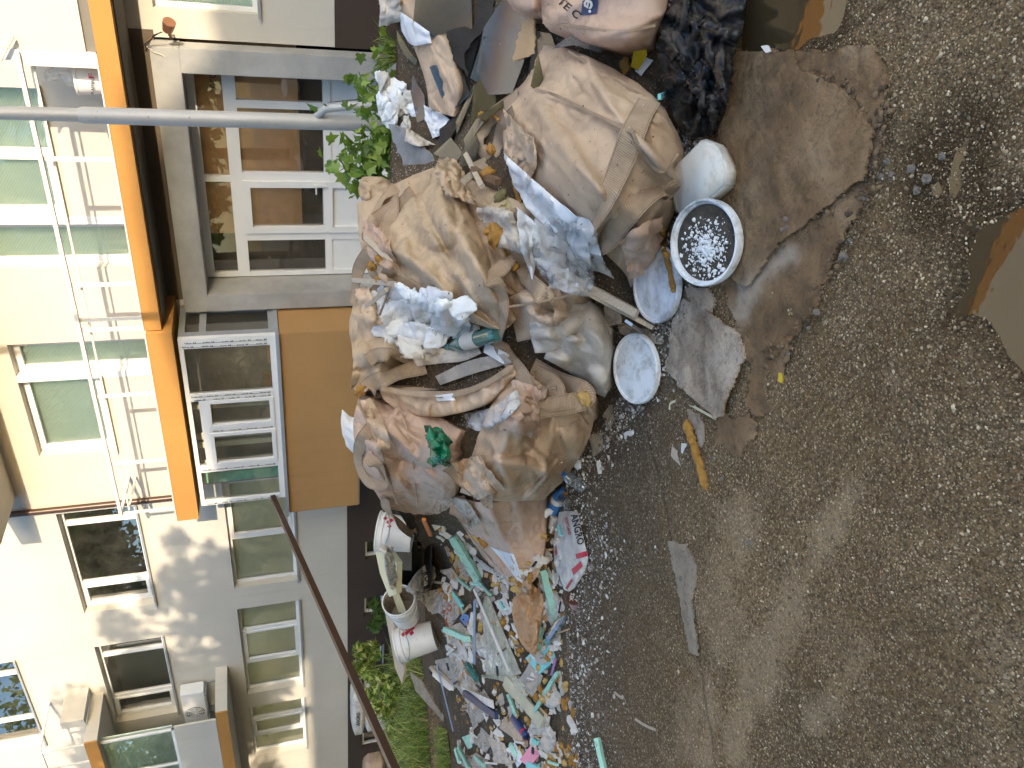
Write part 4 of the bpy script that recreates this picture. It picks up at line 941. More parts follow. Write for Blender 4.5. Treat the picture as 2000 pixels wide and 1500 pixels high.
bag('A', 'biggest tan sack lying in front at the right with a long strap across it',
    [[(1050, 85), (1030, 150), (988, 205), (985, 300), (1005, 350)], [(1110, 95), (1100, 170), (1072, 232), (1070, 322), (1090, 425)], [(1190, 130), (1182, 205), (1170, 282), (1165, 372), (1170, 485)],
     [(1260, 175), (1272, 242), (1268, 322), (1250, 412), (1218, 532)], [(1298, 212), (1335, 290), (1326, 352), (1310, 432), (1232, 562)]],
    'tan', bulge=0.30, lift=0.02, tuck=0.03, ex=0.017, ey=0.025, af=[(55,12,16,0.028,13),(20,40,10,0.014,9)], seed=31, power=2.6, var=0.9,
    folds=[([(1045, 178), (1130, 205), (1228, 252), (1300, 330)], 0.030, 9), ([(1000, 215), (1075, 300), (1170, 430)], 0.035, 13), ([(1010, 250), (1090, 350), (1140, 440)], 0.03, 12),
           ([(1060, 200), (1130, 300), (1200, 420)], 0.035, 14), ([(1190, 540), (1290, 400)], 0.025, 8), ([(1100, 130), (1180, 170), (1280, 240)], 0.02, 14)])
bag('D1', 'upright tan sack at the left of the heap with a green film lump against it',
    [[(702, 768), (690, 830), (702, 905), (752, 992)], [(762, 792), (750, 862), (768, 932), (805, 1002)], [(832, 800), (832, 872), (842, 942), (850, 1003)], [(900, 840), (888, 882), (892, 942), (884, 988)]],
    'tan_pink', bulge=0.20, lift=0.02, ex=0.019, ey=0.039, af=[(50,16,16,0.034,12),(10,25,8,0.02,9)], seed=41, var=0.9, folds=[([(700, 800), (780, 860), (870, 960)], 0.05, 13), ([(710, 850), (830, 1000)], 0.04, 12), ([(725, 880), (850, 920)], -0.05, 12)])
bag('E', 'flat emptied tan sack with a white corner spread toward the left',
    [[(880, 968), (930, 980), (992, 976), (1055, 958)], [(912, 1038), (950, 1050), (1002, 1050), (1066, 1030)], [(948, 1090), (978, 1096), (1022, 1092), (1062, 1080)], [(1004, 1150), (1014, 1152), (1034, 1144), (1052, 1122)]],
    'tan_pink', bulge=0.10, lift=0.0, ex=0.017, ey=0.055, af=[(62,10,14,0.03,9)], seed=44, var=0.9, folds=[([(900, 985), (960, 1080), (1010, 1150)], 0.05, 11), ([(950, 975), (1000, 1090), (1025, 1150)], 0.05, 11), ([(925, 985), (985, 1100)], -0.04, 9)])
bag('D2', 'rounded tan sack in front at the left with a loose strap folded on it',
    [[(1000, 725), (955, 800), (925, 880), (898, 962)], [(1062, 738), (1030, 820), (1000, 890), (962, 978)], [(1122, 752), (1100, 832), (1062, 902), (1030, 978)], [(1165, 775), (1152, 852), (1112, 922), (1062, 976)]],
    'tan', bulge=0.22, lift=0.02, ex=0.033, ey=0.028, af=[(80,30,18,0.036,12),(20,25,9,0.03,10)], seed=51, var=1.0, folds=[([(1000, 830), (1060, 900), (1090, 960)], 0.05, 12), ([(960, 860), (1000, 960)], 0.04, 12), ([(1060, 770), (1040, 870)], -0.05, 14), ([(1080, 820), (1060, 960)], 0.04, 12)])
bag('D3', 'folded over tan collar of the opened sack with a white tag and frayed edge',
    [[(738, 752), (800, 762), (880, 764), (950, 745), (1002, 712)], [(748, 778), (805, 790), (872, 790), (946, 768), (1005, 722)], [(770, 798), (815, 812), (872, 812), (950, 788), (1008, 730)]],
    'tan', bulge=0.03, lift=0.12, ex=0.055, ey=0.011, af=[(85,10,12,0.014,6),(30,30,6,0.012,6)], seed=55, folds=[([(745, 760), (880, 772), (1000, 720)], 0.02, 6)])
bag('C2', 'tan sack flap with crossed straps in the middle of the heap',
    [[(985, 585), (1000, 625), (1010, 668)], [(1040, 560), (1050, 610), (1060, 655)], [(1095, 555), (1105, 590), (1092, 625)], [(1130, 560), (1128, 580), (1115, 600)]],
    'tan', bulge=0.10, lift=0.08, ex=0.039, ey=0.022, af=[(40,30,9,0.03,9)], seed=58, folds=[([(1000, 610), (1100, 580)], 0.03, 9)])
bag('W1', 'dirty white sack lying on the ground under the tan sacks beside the white lid',
    [[(1062, 700), (1085, 645), (1108, 585)], [(1112, 728), (1142, 662), (1152, 588)], [(1160, 765), (1175, 692), (1176, 612)], [(1182, 776), (1192, 742), (1194, 642)]],
    'white_sack', 'pale sacks of the dump', 'filled_sack', 'sack', bulge=0.16, lift=0.02, ex=0.022, ey=0.022, af=[(30,30,12,0.02,10)], seed=61)
bag('W2', 'limp pale sack lobe hanging over the dirty white sack',
    [[(1035, 612), (1035, 650), (1045, 690)], [(1085, 600), (1090, 645), (1095, 685)], [(1140, 605), (1152, 628), (1130, 655)]],
    'white_sack', 'pale sacks of the dump', 'filled_sack', 'sack', bulge=0.10, lift=0.10, ex=0.044, ey=0.028, af=[(20,25,9,0.022,9)], seed=63)
bag('B2', 'crumpled tan sack rim sticking up at the heap top beside the shrub',
    [[(703, 352), (712, 345), (745, 345)], [(700, 372), (725, 368), (765, 372)], [(708, 395), (735, 395), (760, 400)]], 'tan_old', bulge=0.06, lift=0.0, ex=0.083, ey=0.055, af=[(70,40,8,0.03,8)], seed=66)

strap('A', [(1268, 196), (1244, 240), (1208, 332), (1168, 420), (1146, 462, .05), (1141, 480, .07), (1158, 486, .09), (1186, 468, .07), (1218, 427, .04), (1256, 385), (1297, 368), (1315, 384)], 0.085)
strap('A', [(1012, 186), (980, 212, .05), (950, 240, .09), (936, 272, .1), (944, 298, .06), (958, 292)], 0.08)
strap('A', [(1004, 222), (985, 250, .04), (972, 285, .03), (960, 300)], 0.085)
strap('A', [(1045, 175), (1085, 186), (1130, 208), (1180, 232), (1226, 254), (1240, 262)], 0.012, lift=0.012)
strap('A', [(1232, 250), (1255, 300), (1292, 335), (1325, 300)], 0.012, lift=0.012)
strap('C', [(990, 410, .06), (981, 432, .08), (988, 455, .08), (1000, 480, .08), (1006, 494, .09), (985, 518, .1), (958, 548, .1), (976, 570, .06)], 0.07)
strap('C', [(994, 412, .06), (1008, 440, .09), (1011, 474, .09), (1010, 492, .09), (1022, 522, .09), (1038, 552, .08), (1062, 590, .06)], 0.07)
strap('B', [(962, 548), (978, 575, .06), (982, 620, .06), (974, 660, .07), (990, 696, .08), (1020, 732, .09), (1042, 766, .08), (1056, 790, .05)], 0.075)
strap('C2', [(1030, 545, .05), (1062, 578, .04), (1098, 606, .02)], 0.08)
strap('R', [(718, 704), (740, 692, .06), (780, 695, .09), (812, 702, .08), (830, 710, .04)], 0.075)
strap('D3', [(830, 714, .08), (782, 728, .14), (738, 743, .12), (719, 755, .08), (736, 766, .05)], 0.095)
strap('D1', [(736, 822), (706, 862, .05), (699, 900, .07), (718, 940, .06), (752, 942), (745, 920, .03), (718, 890, .02)], 0.075)
strap('D2', [(876, 912), (905, 935, .05), (932, 960, .06), (955, 980, .06), (950, 955, .09), (918, 915, .05)], 0.08)
strap('D2', [(1005, 842), (1008, 812, .05), (1070, 796, .06), (1134, 783, .06), (1140, 766, .05), (1100, 746, .05), (1040, 716, .06)], 0.095)
strap('D2', [(1046, 728, .08), (1078, 744, .1), (1090, 766, .1), (1068, 766, .08), (1048, 770, .06)], 0.07)
strap('B', [(775, 366), (742, 396, .05), (722, 450, .06), (716, 474, .04)], 0.07)
strap('B', [(735, 432, .02), (785, 398, .02), (810, 378)], 0.10)
strap('B', [(772, 380), (762, 430, .02), (752, 490, .02)], 0.09)
strap('R', [(722, 488, .06), (702, 522, .1), (694, 560, .1), (696, 594, .06)], 0.075)
strap('R', [(766, 512, .08), (745, 552, .1), (718, 580, .09), (700, 596, .06)], 0.06)
strap('E', [(752, 972, .04), (756, 998, .05), (778, 1022, .05), (803, 1042, .03), (812, 1030, .02)], 0.07)
strap('E', [(880, 990, .03), (920, 1010, .02)], 0.10)
strap('D3', [(744, 758, .03), (800, 768, .03), (880, 771, .03), (945, 751, .03), (1000, 717, .03)], 0.03, lift=0.03)
o = sheet('corner_patch', [[(957, 1068), (985, 1078), (1003, 1082)], [(985, 1100), (1002, 1102), (1010, 1100)], [(1012, 1135), (1015, 1132), (1018, 1128)]], M['white_cloth'], lift=0.012, iters=0, back=0, on_top=True, smooth_on=1); adopt(BAGS['E'], o)
o = sheet('tag', [[(850, 772), (885, 768)], [(853, 782), (888, 778)], [(856, 784), (890, 782)]], M['white_cloth'], res=0.008, lift=0.014, ex=0.011, ey=0.011, iters=20, back=0, on_top=True, smooth_on=1); adopt(BAGS['D3'], o)

def flap(key, grid, mat, seed, **kw):
    k = dict(on_top=True, smooth_on=2, back=0.0, ex=0.12, ey=0.12, iters=90, lift=0.055, res=0.011, thick=0.003, ragged=0.006, af=[(55, 30, 9, 0.016, 9)]); k.update(kw)
    o = sheet('flap', grid, M[mat], seed=seed, **k); adopt(BAGS[key], o); add_surface(o)
flap('A', [[(1203, 468), (1242, 438), (1296, 415)], [(1216, 508), (1252, 490), (1292, 468)], [(1228, 548), (1252, 535), (1276, 505)]], 'tan_pink', 201)
flap('A', [[(985, 212), (1012, 240), (1045, 268)], [(990, 258), (1020, 288), (1052, 318)], [(985, 302), (1005, 332), (1032, 362)]], 'tan', 202, af=[(60, 12, 9, 0.02, 9)])
flap('B', [[(858, 302), (850, 340), (872, 382)], [(886, 312), (890, 352), (902, 394)], [(906, 332), (916, 368), (928, 402)]], 'tan_old', 203, lift=0.07, af=[(70, 12, 8, 0.03, 9)])
flap('B', [[(728, 520), (800, 558), (885, 592)], [(744, 545), (805, 578), (885, 608)], [(758, 562), (812, 596), (885, 622)]], 'tan', 204, ragged=0.012, lift=0.05)
flap('C', [[(932, 402), (950, 442), (966, 482)], [(972, 402), (986, 450), (1002, 492)], [(1002, 412), (1016, 452), (1032, 502)]], 'white_sack', 205, bulge=0.07)
flap('C2', [[(1058, 560), (1076, 602), (1082, 642)], [(1092, 556), (1106, 592), (1112, 622)]], 'tan', 206)
flap('D2', [[(1000, 742), (986, 792), (976, 842)], [(1036, 746), (1026, 802), (1016, 852)], [(1062, 762), (1056, 812), (1046, 862)]], 'tan_pink', 207, lift=0.08, af=[(80, 15, 8, 0.03, 9)])
flap('D1', [[(880, 902), (900, 942), (930, 976)], [(912, 892), (936, 932), (966, 966)], [(936, 886), (962, 922), (992, 956)]], 'tan', 208, lift=0.07, af=[(55, 15, 8, 0.025, 8)])
flap('E', [[(880, 972), (900, 1002), (916, 1032)], [(906, 966), (926, 996), (942, 1022)]], 'grey_cloth', 209)
flap('R', [[(690, 562), (702, 602), (722, 642)], [(722, 556), (736, 596), (752, 636)]], 'tan', 210, lift=0.06)
flap('D1', [[(700, 782), (716, 832), (738, 882)], [(732, 776), (752, 826), (774, 876)]], 'tan', 211, lift=0.06, af=[(80, 15, 7, 0.03, 9)])
flap('B', [[(700, 420), (735, 440), (760, 470)], [(712, 470), (745, 485), (775, 510)], [(722, 510), (752, 525), (790, 545)]], 'tan_pink', 212, lift=0.04)

for key, pts in (('B', [(712, 470), (745, 500), (790, 540), (850, 575), (930, 605)]), ('D1', [(702, 795), (730, 850), (752, 905), (775, 985)]), ('D2', [(1002, 760), (1062, 800), (1120, 800), (1150, 830)]), ('E', [(884, 1000), (930, 1060), (985, 1120)]), ('F', [(1060, 44), (1130, 52), (1212, 62), (1280, 50)]), ('D1', [(770, 770), (800, 860), (815, 990)]), ('C2', [(990, 600), (1050, 590), (1120, 575)]), ('A', [(1110, 100), (1190, 150), (1260, 190)])):
    adopt(BAGS[key], ribbon('seam', pts, 0.010, M['strap'], None, 0.006, thick=0.003))
# ------------------------------------------------------------------ builders for the rubbish
def recenter(o):
    me = o.data; n = len(me.vertices); V = np.empty(n * 3); me.vertices.foreach_get('co', V); V = V.reshape(-1, 3); c = V.mean(0); c[2] = V[:, 2].min()
    me.vertices.foreach_set('co', (V - c).ravel()); me.update(); o.location = [float(a) for a in c]; bpy_update = None; return o
def fin(o, label, cat, group=None, surf=False):
    if surf: add_surface(o)
    if o.parent is None and o.type == 'MESH': recenter(o)
    return tag(o, label, cat, group)
def at(px, py, lift=0.0):
    d, n = hit(px, py); return CAM + ray(px, py) * (d - lift), d, np.array(n)
def unit(v): v = np.asarray(v, float); return v / (np.linalg.norm(v) + 1e-12)
def frame_at(px, py):
    p, d, n = at(px, py); v = unit(CAM - p); return p, d, unit(0.45 * n + 0.3 * v + 0.45 * np.array([0, 0, 1.]))
def bar(name, a, b, wpx, t, mat, lift=0.012, bev=0.12, parent=None, worn=0.0, seed=0, bend=0.0):
    pa, da, na = at(*a); pb, db, nb = at(*b); d = (da + db) / 2; w = wpx * d / FPX
    v = unit(CAM - (pa + pb) / 2); n = unit(0.5 * v + 0.5 * unit(na + nb)); ax = pb - pa; L = np.linalg.norm(ax); ax = ax / L
    n = unit(n - ax * (n @ ax)); s = np.cross(ax, n); k = max(2, int(L / 0.03) if (worn or bend) else 2); bm = bmesh.new(); rr = np.random.default_rng(seed + 5)
    rings = []
    for i in range(k):
        f = i / (k - 1); c = pa + (pb - pa) * f + n * (lift + t / 2) + n * bend * math.sin(math.pi * f) * L
        ww = w * (1 - worn * rr.random()); off = worn * w * 0.3 * rr.normal()
        rings.append([bm.verts.new(c + s * (x * ww / 2 + off) + n * (z * t / 2)) for x, z in ((-1, -1), (1, -1), (1, 1), (-1, 1))])
    for r0, r1 in zip(rings, rings[1:]):
        for j in range(4): bm.faces.new((r0[j], r0[(j + 1) % 4], r1[(j + 1) % 4], r1[j]))
    bm.faces.new(rings[0][::-1]); bm.faces.new(rings[-1])
    if bev: bmesh.ops.bevel(bm, geom=[e for e in bm.edges if e.calc_face_angle(0) > 0.8], offset=min(w, t) * bev, segments=1, affect='EDGES')
    return bmobj(name, bm, mat, parent)
def plate(name, poly, thick, mat, lift=0.01, n=None, rag=0.0, seed=0, parent=None, tilt=0.0):
    rr = np.random.default_rng(seed + 77); poly = [np.array(q, float) for q in poly]
    if rag:
        new = []
        for i, q in enumerate(poly):
            r_ = poly[(i + 1) % len(poly)]; L = np.hypot(*(r_ - q)); k = max(1, int(L / 7)); nn = np.array([-(r_ - q)[1], (r_ - q)[0]]) / (L + 1e-9)
            for j in range(k): new.append(q + (r_ - q) * j / k + nn * (rr.normal() * rag if j else 0))
        poly = new
    pts = np.array([at(q[0], q[1])[0] for q in poly]); c = pts.mean(0); v = unit(CAM - c)
    if n is None:
        _, _, vt = np.linalg.svd(pts - c); n = vt[2]; n = n * np.sign(n @ v); n = unit(n + (0.55 if n @ v < 0.4 else 0.25) * v + 0.2 * np.array([0, 0, 1.]))
    n = unit(n); c = c + v * lift; top = []
    for q in poly:
        d = ray(*q); t = ((c - CAM) @ n) / (d @ n); top.append(CAM + d * t)
    bm = bmesh.new(); a = [bm.verts.new(p) for p in top]; b = [bm.verts.new(p - n * thick) for p in top]
    bm.faces.new(a); bm.faces.new(b[::-1])
    for i in range(len(a)): bm.faces.new((a[i], b[i], b[(i + 1) % len(a)], a[(i + 1) % len(a)]))
    bmesh.ops.triangulate(bm, faces=[f for f in bm.faces if len(f.verts) > 4])
    return bmobj(name, bm, mat, parent)
def board(name, poly, h, thick, mat, rag=4.0, warp=0.004, seed=0, step=2.6):
    """thin sheet lying on the ground, torn along its edge"""
    poly = np.array(poly, float); x0, y0 = poly.min(0) - 12; x1, y1 = poly.max(0) + 12
    ax = np.arange(x0, x1, step); ay = np.arange(y0, y1, step); PXb, PYb = np.meshgrid(ax, ay, indexing='ij')
    nz = fbm(PXb / 26., PYb / 26., seed * 1.7, 4); sd = np.where(inpoly(PXb, PYb, poly), -1, 1) * polydist(PXb / 100., PYb / 100., poly / 100.) * 100
    inside = (sd + nz * rag) < 0
    rb = rays(PXb, PYb); G = CAM + rb * (-HC / rb[..., 2])[..., None]
    G[..., 2] = gfull(G[..., 0], G[..., 1]) * 0.5 + h + warp * fbm(G[..., 0] * 5 + seed, G[..., 1] * 5, 2.0 + seed, 4) + 0.35 * warp * np.clip(1 + sd / 25., 0, 1) * np.abs(nz)
    idx = -np.ones(PXb.shape, int); n = 0; V = []; F = []; uv = []
    a, b = PXb.shape; quad = [(i, j) for i in range(a - 1) for j in range(b - 1) if inside[i, j] and inside[i + 1, j] and inside[i, j + 1] and inside[i + 1, j + 1]]
    def gi(i, j):
        nonlocal n
        if idx[i, j] < 0: idx[i, j] = n; V.append(G[i, j]); n += 1
        return int(idx[i, j])
    F = [(gi(i, j), gi(i + 1, j), gi(i + 1, j + 1), gi(i, j + 1)) for i, j in quad]
    V = np.array(V); o = len(V); V = np.vstack([V, V - np.array([0, 0, thick])]); cnt = {(p, q) for f in F for p, q in zip(f, f[1:] + f[:1])}
    F2 = [tuple(o + q for q in f[::-1]) for f in F] + [(q, p, o + p, o + q) for (p, q) in cnt if (q, p) not in cnt]
    ob = meshobj(name, V, F + F2, mat, None, True); ob.data.set_sharp_from_angle(angle=R(45)); bpx, bpy_ = topx(V); wb = 16 * fbm(V[:, 0] * 9, V[:, 1] * 9, 3.0, 4)
    sp = np.maximum(np.exp(-((linedist(bpx, bpy_, [(1470, 560), (1500, 530), (1540, 500)]) + wb) / 20) ** 2), np.exp(-((linedist(bpx, bpy_, [(1430, 640), (1450, 600), (1480, 560)]) + wb) / 16) ** 2))
    a_ = ob.data.attributes.new('splash', 'FLOAT', 'POINT'); a_.data.foreach_set('value', sp.astype(np.float32)); return ob
def chunk(name, px, py, rpx, mat, seed, flat=0.7, rough=0.35, freq=1.6, lift=0.3, sub=3, stretch=(1, 1), parent=None, smooth=True):
    p, d, n = frame_at(px, py); r = rpx * d / FPX; bm = bmesh.new(); bmesh.ops.create_icosphere(bm, subdivisions=sub, radius=1.0); rr = random.Random(seed)
    off = Vector((rr.uniform(0, 50), rr.uniform(0, 50), rr.uniform(0, 50))); t = unit(np.cross(n, [rr.uniform(-1, 1), rr.uniform(-1, 1), 0.3])); b = np.cross(n, t)
    for v in bm.verts:
        c = v.co.copy(); k = 1 + rough * mnoise.fractal(c * freq + off, 0.9, 2.1, 4) * 1.3
        q = np.array(c) * k * r; w = t * q[0] * stretch[0] + b * q[1] * stretch[1] + n * (q[2] * flat)
        v.co = Vector([float(x) for x in (p + w + n * r * flat * lift)])
    return bmobj(name, bm, mat, parent, smooth)
def lathe(name, prof, c0, axis, mat, seg=28, parent=None, smooth=True, cap=True, squash=1.0):
    """prof: (radius, distance along the axis) pairs from c0"""
    ax = unit(axis); s = unit(np.cross(ax, [0.3, 0.2, 0.9] if abs(ax[2]) < 0.9 else [1, 0.1, 0])); t = np.cross(ax, s); bm = bmesh.new(); rings = []
    for r, h in prof:
        rings.append([bm.verts.new(c0 + ax * h + (s * math.cos(2 * math.pi * k / seg) + t * squash * math.sin(2 * math.pi * k / seg)) * max(r, 1e-4)) for k in range(seg)])
    for a, b in zip(rings, rings[1:]):
        for k in range(seg): bm.faces.new((a[k], a[(k + 1) % seg], b[(k + 1) % seg], b[k]))
    if cap: bm.faces.new(rings[0][::-1]); bm.faces.new(rings[-1])
    o = bmobj(name, bm, mat, parent, smooth)
    if smooth: o.data.set_sharp_from_angle(angle=R(38))
    return o
def text_on(name, body, o, d, up, mat, parent, lift=0.005, fixed=None, sub=0, bold=True):
    """lettering laid on whatever surface is seen at those pixels: o start, d reading vector for the whole width, up letter height vector"""
    cu = bpy.data.curves.new(name, 'FONT'); cu.body = body; cu.size = 1.0; cu.resolution_u = 2
    if bold: cu.offset = 0.022
    t = bpy.data.objects.new(name, cu); COL.objects.link(t); dg = bpy.context.evaluated_depsgraph_get(); me0 = t.evaluated_get(dg).to_mesh()
    V = np.array([v.co[:] for v in me0.vertices]); F = [tuple(p.vertices) for p in me0.polygons]; t.evaluated_get(dg).to_mesh_clear(); bpy.data.objects.remove(t)
    x0, x1 = V[:, 0].min(), V[:, 0].max(); y0, y1 = V[:, 1].min(), V[:, 1].max(); W = []
    for v in V:
        u, w = (v[0] - x0) / (x1 - x0), (v[1] - y0) / max(y1 - y0, 1e-6); q = np.array(o, float) + np.array(d, float) * u + np.array(up, float) * w
        if fixed is not None: W.append(fixed(q[0], q[1]))
        else: W.append(at(q[0], q[1], lift)[0])
    ob = meshobj(name, W, F, mat)
    if parent is not None: adopt(parent, ob) if parent.type == 'EMPTY' else adopt(parent, ob)
    return ob
def crumple(name, grid, mat, label, cat, group=None, parent=None, **kw):
    k = dict(on_top=True, smooth_on=2, back=0.0, ex=0.14, ey=0.14, iters=70, lift=0.03, res=0.012, pull=0.006, var=1.0, thick=0.003); k.update(kw)
    o = sheet(name, grid, mat, **k); return fin(o, label, cat, group)

M['lid'] = plain('white_plastic_lid', (0.78, 0.80, 0.82, 1), 0.4, 0.05, 6, 0.1, 90, dirt=0.55, dirtc=(0.34, 0.33, 0.31, 1), dscale=13, spec=0.5)
M['plaster'] = plain('white_plaster', (0.80, 0.81, 0.82, 1), 0.9, 0.08, 8, 0.7, 26, dirt=0.18, dirtc=(0.42, 0.41, 0.40, 1), dscale=14)
M['plaster_dirty'] = plain('dirty_plaster', (0.55, 0.52, 0.47, 1), 0.9, 0.15, 8, 0.7, 30, dirt=0.45, dirtc=(0.24, 0.21, 0.18, 1), dscale=12)
M['foam'] = plain('expanding_foam', (0.40, 0.205, 0.045, 1), 0.8, 0.28, 16, 0.9, 60, dirt=0.45, dirtc=(0.20, 0.09, 0.02, 1), dscale=20)
M['foam_pale'] = plain('pale_expanding_foam', (0.56, 0.37, 0.13, 1), 0.8, 0.25, 16, 0.8, 60, dirt=0.25, dirtc=(0.42, 0.22, 0.05, 1), dscale=20)
M['xps'] = plain('mint_insulation_board', (0.33, 0.58, 0.49, 1), 0.75, 0.06, 10, 0.3, 120, dirt=0.48, dirtc=(0.20, 0.25, 0.20, 1), dscale=16)
M['xps_pale'] = plain('pale_mint_insulation', (0.44, 0.76, 0.62, 1), 0.75, 0.08, 10, 0.3, 120, dirt=0.40, dirtc=(0.20, 0.22, 0.16, 1), dscale=18)
M['xps_cyan'] = plain('turquoise_insulation_board', (0.25, 0.62, 0.63, 1), 0.75, 0.05, 10, 0.3, 120, dirt=0.34, dirtc=(0.16, 0.28, 0.26, 1), dscale=16)
M['pink'] = plain('pink_insulation_board', (0.80, 0.32, 0.42, 1), 0.75, 0.05, 10, 0.3, 120, dirt=0.2, dirtc=(0.42, 0.2, 0.22, 1), dscale=16)
def wood(name, c, dirt=0.3):
    m = N(name); f = m.noise(3.0, 6, 0.6, 0.5, m.scale((2.0, 30.0, 30.0), 'Generated'))
    m.base(m.mix(m.ramp(m.noise(9, 6, 0.7), [(0.55, 0.0), (0.8, dirt)]), m.ramp(f, [(0.3, sc(c, 0.65)), (0.7, sc(c, 1.2))]), (0.06, 0.045, 0.03, 1))); m.rough(0.85); m.bump(f, 0.5, 0.005); return m.m
M['wood'] = wood('weathered_lath', (0.52, 0.43, 0.33, 1)); M['wood_dark'] = wood('old_brown_wood', (0.20, 0.12, 0.07, 1)); M['wood_new'] = wood('cream_wood_pole', (0.62, 0.50, 0.30, 1), 0.15)
M['kraft'] = fabric('kraft_paper', (0.52, 0.30, 0.15, 1), 0.1, (0.25, 0.13, 0.07, 1), weave=False) if True else plain('kraft_paper', (0.50, 0.27, 0.12, 1), 0.75, 0.12, 6, 0.4, 30, dirt=0.12, dirtc=(0.25, 0.13, 0.07, 1))
M['card'] = plain('corrugated_card', (0.50, 0.33, 0.18, 1), 0.85, 0.12, 5, 0.2, 60, dirt=0.2, dirtc=(0.28, 0.2, 0.12, 1))
M['charred'] = plain('black_sodden_board', (0.020, 0.018, 0.017, 1), 0.6, 0.4, 12, 0.6, 40, dirt=0.2, dirtc=(0.10, 0.085, 0.07, 1))
M['black_plastic'] = plain('black_plastic', (0.010, 0.009, 0.008, 1), 0.5, 0.2, 5, dirt=0.15, dirtc=(0.06, 0.05, 0.04, 1))
M['brown_card'] = plain('dull_brown_card', (0.115, 0.09, 0.062, 1), 0.8, 0.15, 4, dirt=0.2)
M['tray'] = plain('pale_yellow_tray', (0.62, 0.58, 0.38, 1), 0.6, 0.06, 6, dirt=0.2, dirtc=(0.4, 0.36, 0.26, 1))
M['pail'] = plain('white_paint_pail', (0.72, 0.70, 0.67, 1), 0.4, 0.06, 5, dirt=0.32, dirtc=(0.46, 0.38, 0.27, 1), dscale=9, spec=0.5)
M['pail_in'] = plain('mortar_crusted_pail_inside', (0.26, 0.21, 0.155, 1), 0.9, 0.3, 12, 0.6, 40)
M['red'] = plain('red_print', (0.48, 0.03, 0.06, 1), 0.5, 0.1); M['rust_cloth'] = fabric('rust_red_rag', (0.42, 0.085, 0.03, 1), 0.25, (0.12, 0.05, 0.03, 1), weave=False)
M['blue'] = plain('blue_plastic', (0.045, 0.16, 0.42, 1), 0.35, 0.12, 8, spec=0.5); M['navy'] = plain('navy_print', (0.035, 0.05, 0.12, 1), 0.45, 0.15, 9, dirt=0.2)
M['yellow'] = plain('yellow_wrapper', (0.62, 0.45, 0.03, 1), 0.4, 0.15, 9, dirt=0.2); M['orange_p'] = plain('orange_plastic', (0.80, 0.22, 0.02, 1), 0.4, 0.08)
M['can_grey'] = plain('dull_metal', (0.45, 0.46, 0.47, 1), 0.35, 0.1, 8, metal=0.8)
M['cupbrown'] = plain('chocolate_brown_cup_lid', (0.10, 0.035, 0.022, 1), 0.4, 0.1); M['cuppink'] = plain('rose_cup', (0.50, 0.28, 0.26, 1), 0.5, 0.1)
M['paper'] = plain('scrap_paper', (0.70, 0.66, 0.60, 1), 0.8, 0.1, 9, 0.3, 40, dirt=0.3, dirtc=(0.36, 0.31, 0.26, 1))
M['crushed_paper'] = fabric('crushed_paper', (0.70, 0.69, 0.66, 1), 0.3, (0.36, 0.31, 0.26, 1), weave=False)
M['printsack'] = fabric('printed_mortar_sack', (0.68, 0.64, 0.58, 1), 0.38, (0.26, 0.23, 0.20, 1), weave=False)
m = N('cloudy_white_plastic'); m.base(m.mix(m.ramp(m.noise(9, 7, 0.68, 0.3), [(0.52, 0.0), (0.72, 0.75)]), (0.66, 0.64, 0.59, 1), (0.38, 0.33, 0.26, 1))); m.rough(0.45); m.bump(m.ridged(5.0, 5, None, 0.8), 0.7, 0.035); M['jerry'] = m.m
M['bottle'] = glassy('clear_bottle_plastic', (0.80, 0.84, 0.86, 1), 0.16, 0.06, 0.3, (0.6, 0.62, 0.64, 1), 20)
M['bottle_teal'] = glassy('teal_bottle_plastic', (0.30, 0.72, 0.68, 1), 0.16, 0.06, 0.42, (0.22, 0.62, 0.58, 1), 14)
M['sheetglass'] = glassy('dusty_broken_glass', (0.42, 0.48, 0.47, 1), 0.06, 0.10, 0.34, (0.17, 0.18, 0.185, 1), 6)
M['blueglass'] = glassy('bluish_glass_sheet', (0.42, 0.55, 0.64, 1), 0.08, 0.08, 0.42, (0.22, 0.28, 0.34, 1), 5)
M['olive_glass'] = glassy('olive_tinted_glass', (0.40, 0.42, 0.28, 1), 0.05, 0.10, 0.42, (0.22, 0.20, 0.11, 1), 7)
M['mesh'] = film('fibreglass_mesh', (0.62, 0.60, 0.48, 1), (0.35, 0.8), 0.6, 30)
M['tray_clear'] = film('yellowed_plastic_channel', (0.55, 0.53, 0.40, 1), (0.55, 0.85), 0.35, 14)
def mudboard(name, a, b, c, wet=0.45):
    m = N(name); n1 = m.noise(3.2, 8, 0.62, 0.3); n2 = m.noise(13, 7, 0.7, 0.2); n3 = m.noise(60, 4, 0.7)
    col = m.ramp(n1, [(0.32, a), (0.52, b), (0.74, c)]); col = m.mix(m.ramp(n2, [(0.36, 0.6), (0.52, 0.0)]), col, sc(a, 0.55))
    col = m.mix(m.ramp(n3, [(0.30, 0.6), (0.42, 0.0)]), col, (0.035, 0.025, 0.018, 1))
    cr = m.voro(9, 'DISTANCE_TO_EDGE', m.mix(0.25, m.co(), m.n('TexNoise').outputs['Color'])); col = m.mix(m.ramp(cr, [(0.002, 0.35), (0.02, 0.0)]), col, (0.05, 0.035, 0.024, 1))
    col = m.mix(m.math('MULTIPLY', m.n('Attribute', attribute_name='splash').outputs['Fac'], 0.75), col, (0.50, 0.40, 0.30, 1))
    m.base(col); m.rough(m.ramp(n1, [(0.3, wet), (0.6, 0.9)])); m.b.inputs['Specular IOR Level'].default_value = 0.3
    b1 = m.bump(n2, 0.9, 0.03); m.bump(n3, 0.7, 0.008, b1); return m.m
M['mudboard'] = mudboard('mud_caked_board', (0.15, 0.088, 0.042, 1), (0.265, 0.165, 0.085, 1), (0.42, 0.295, 0.175, 1))
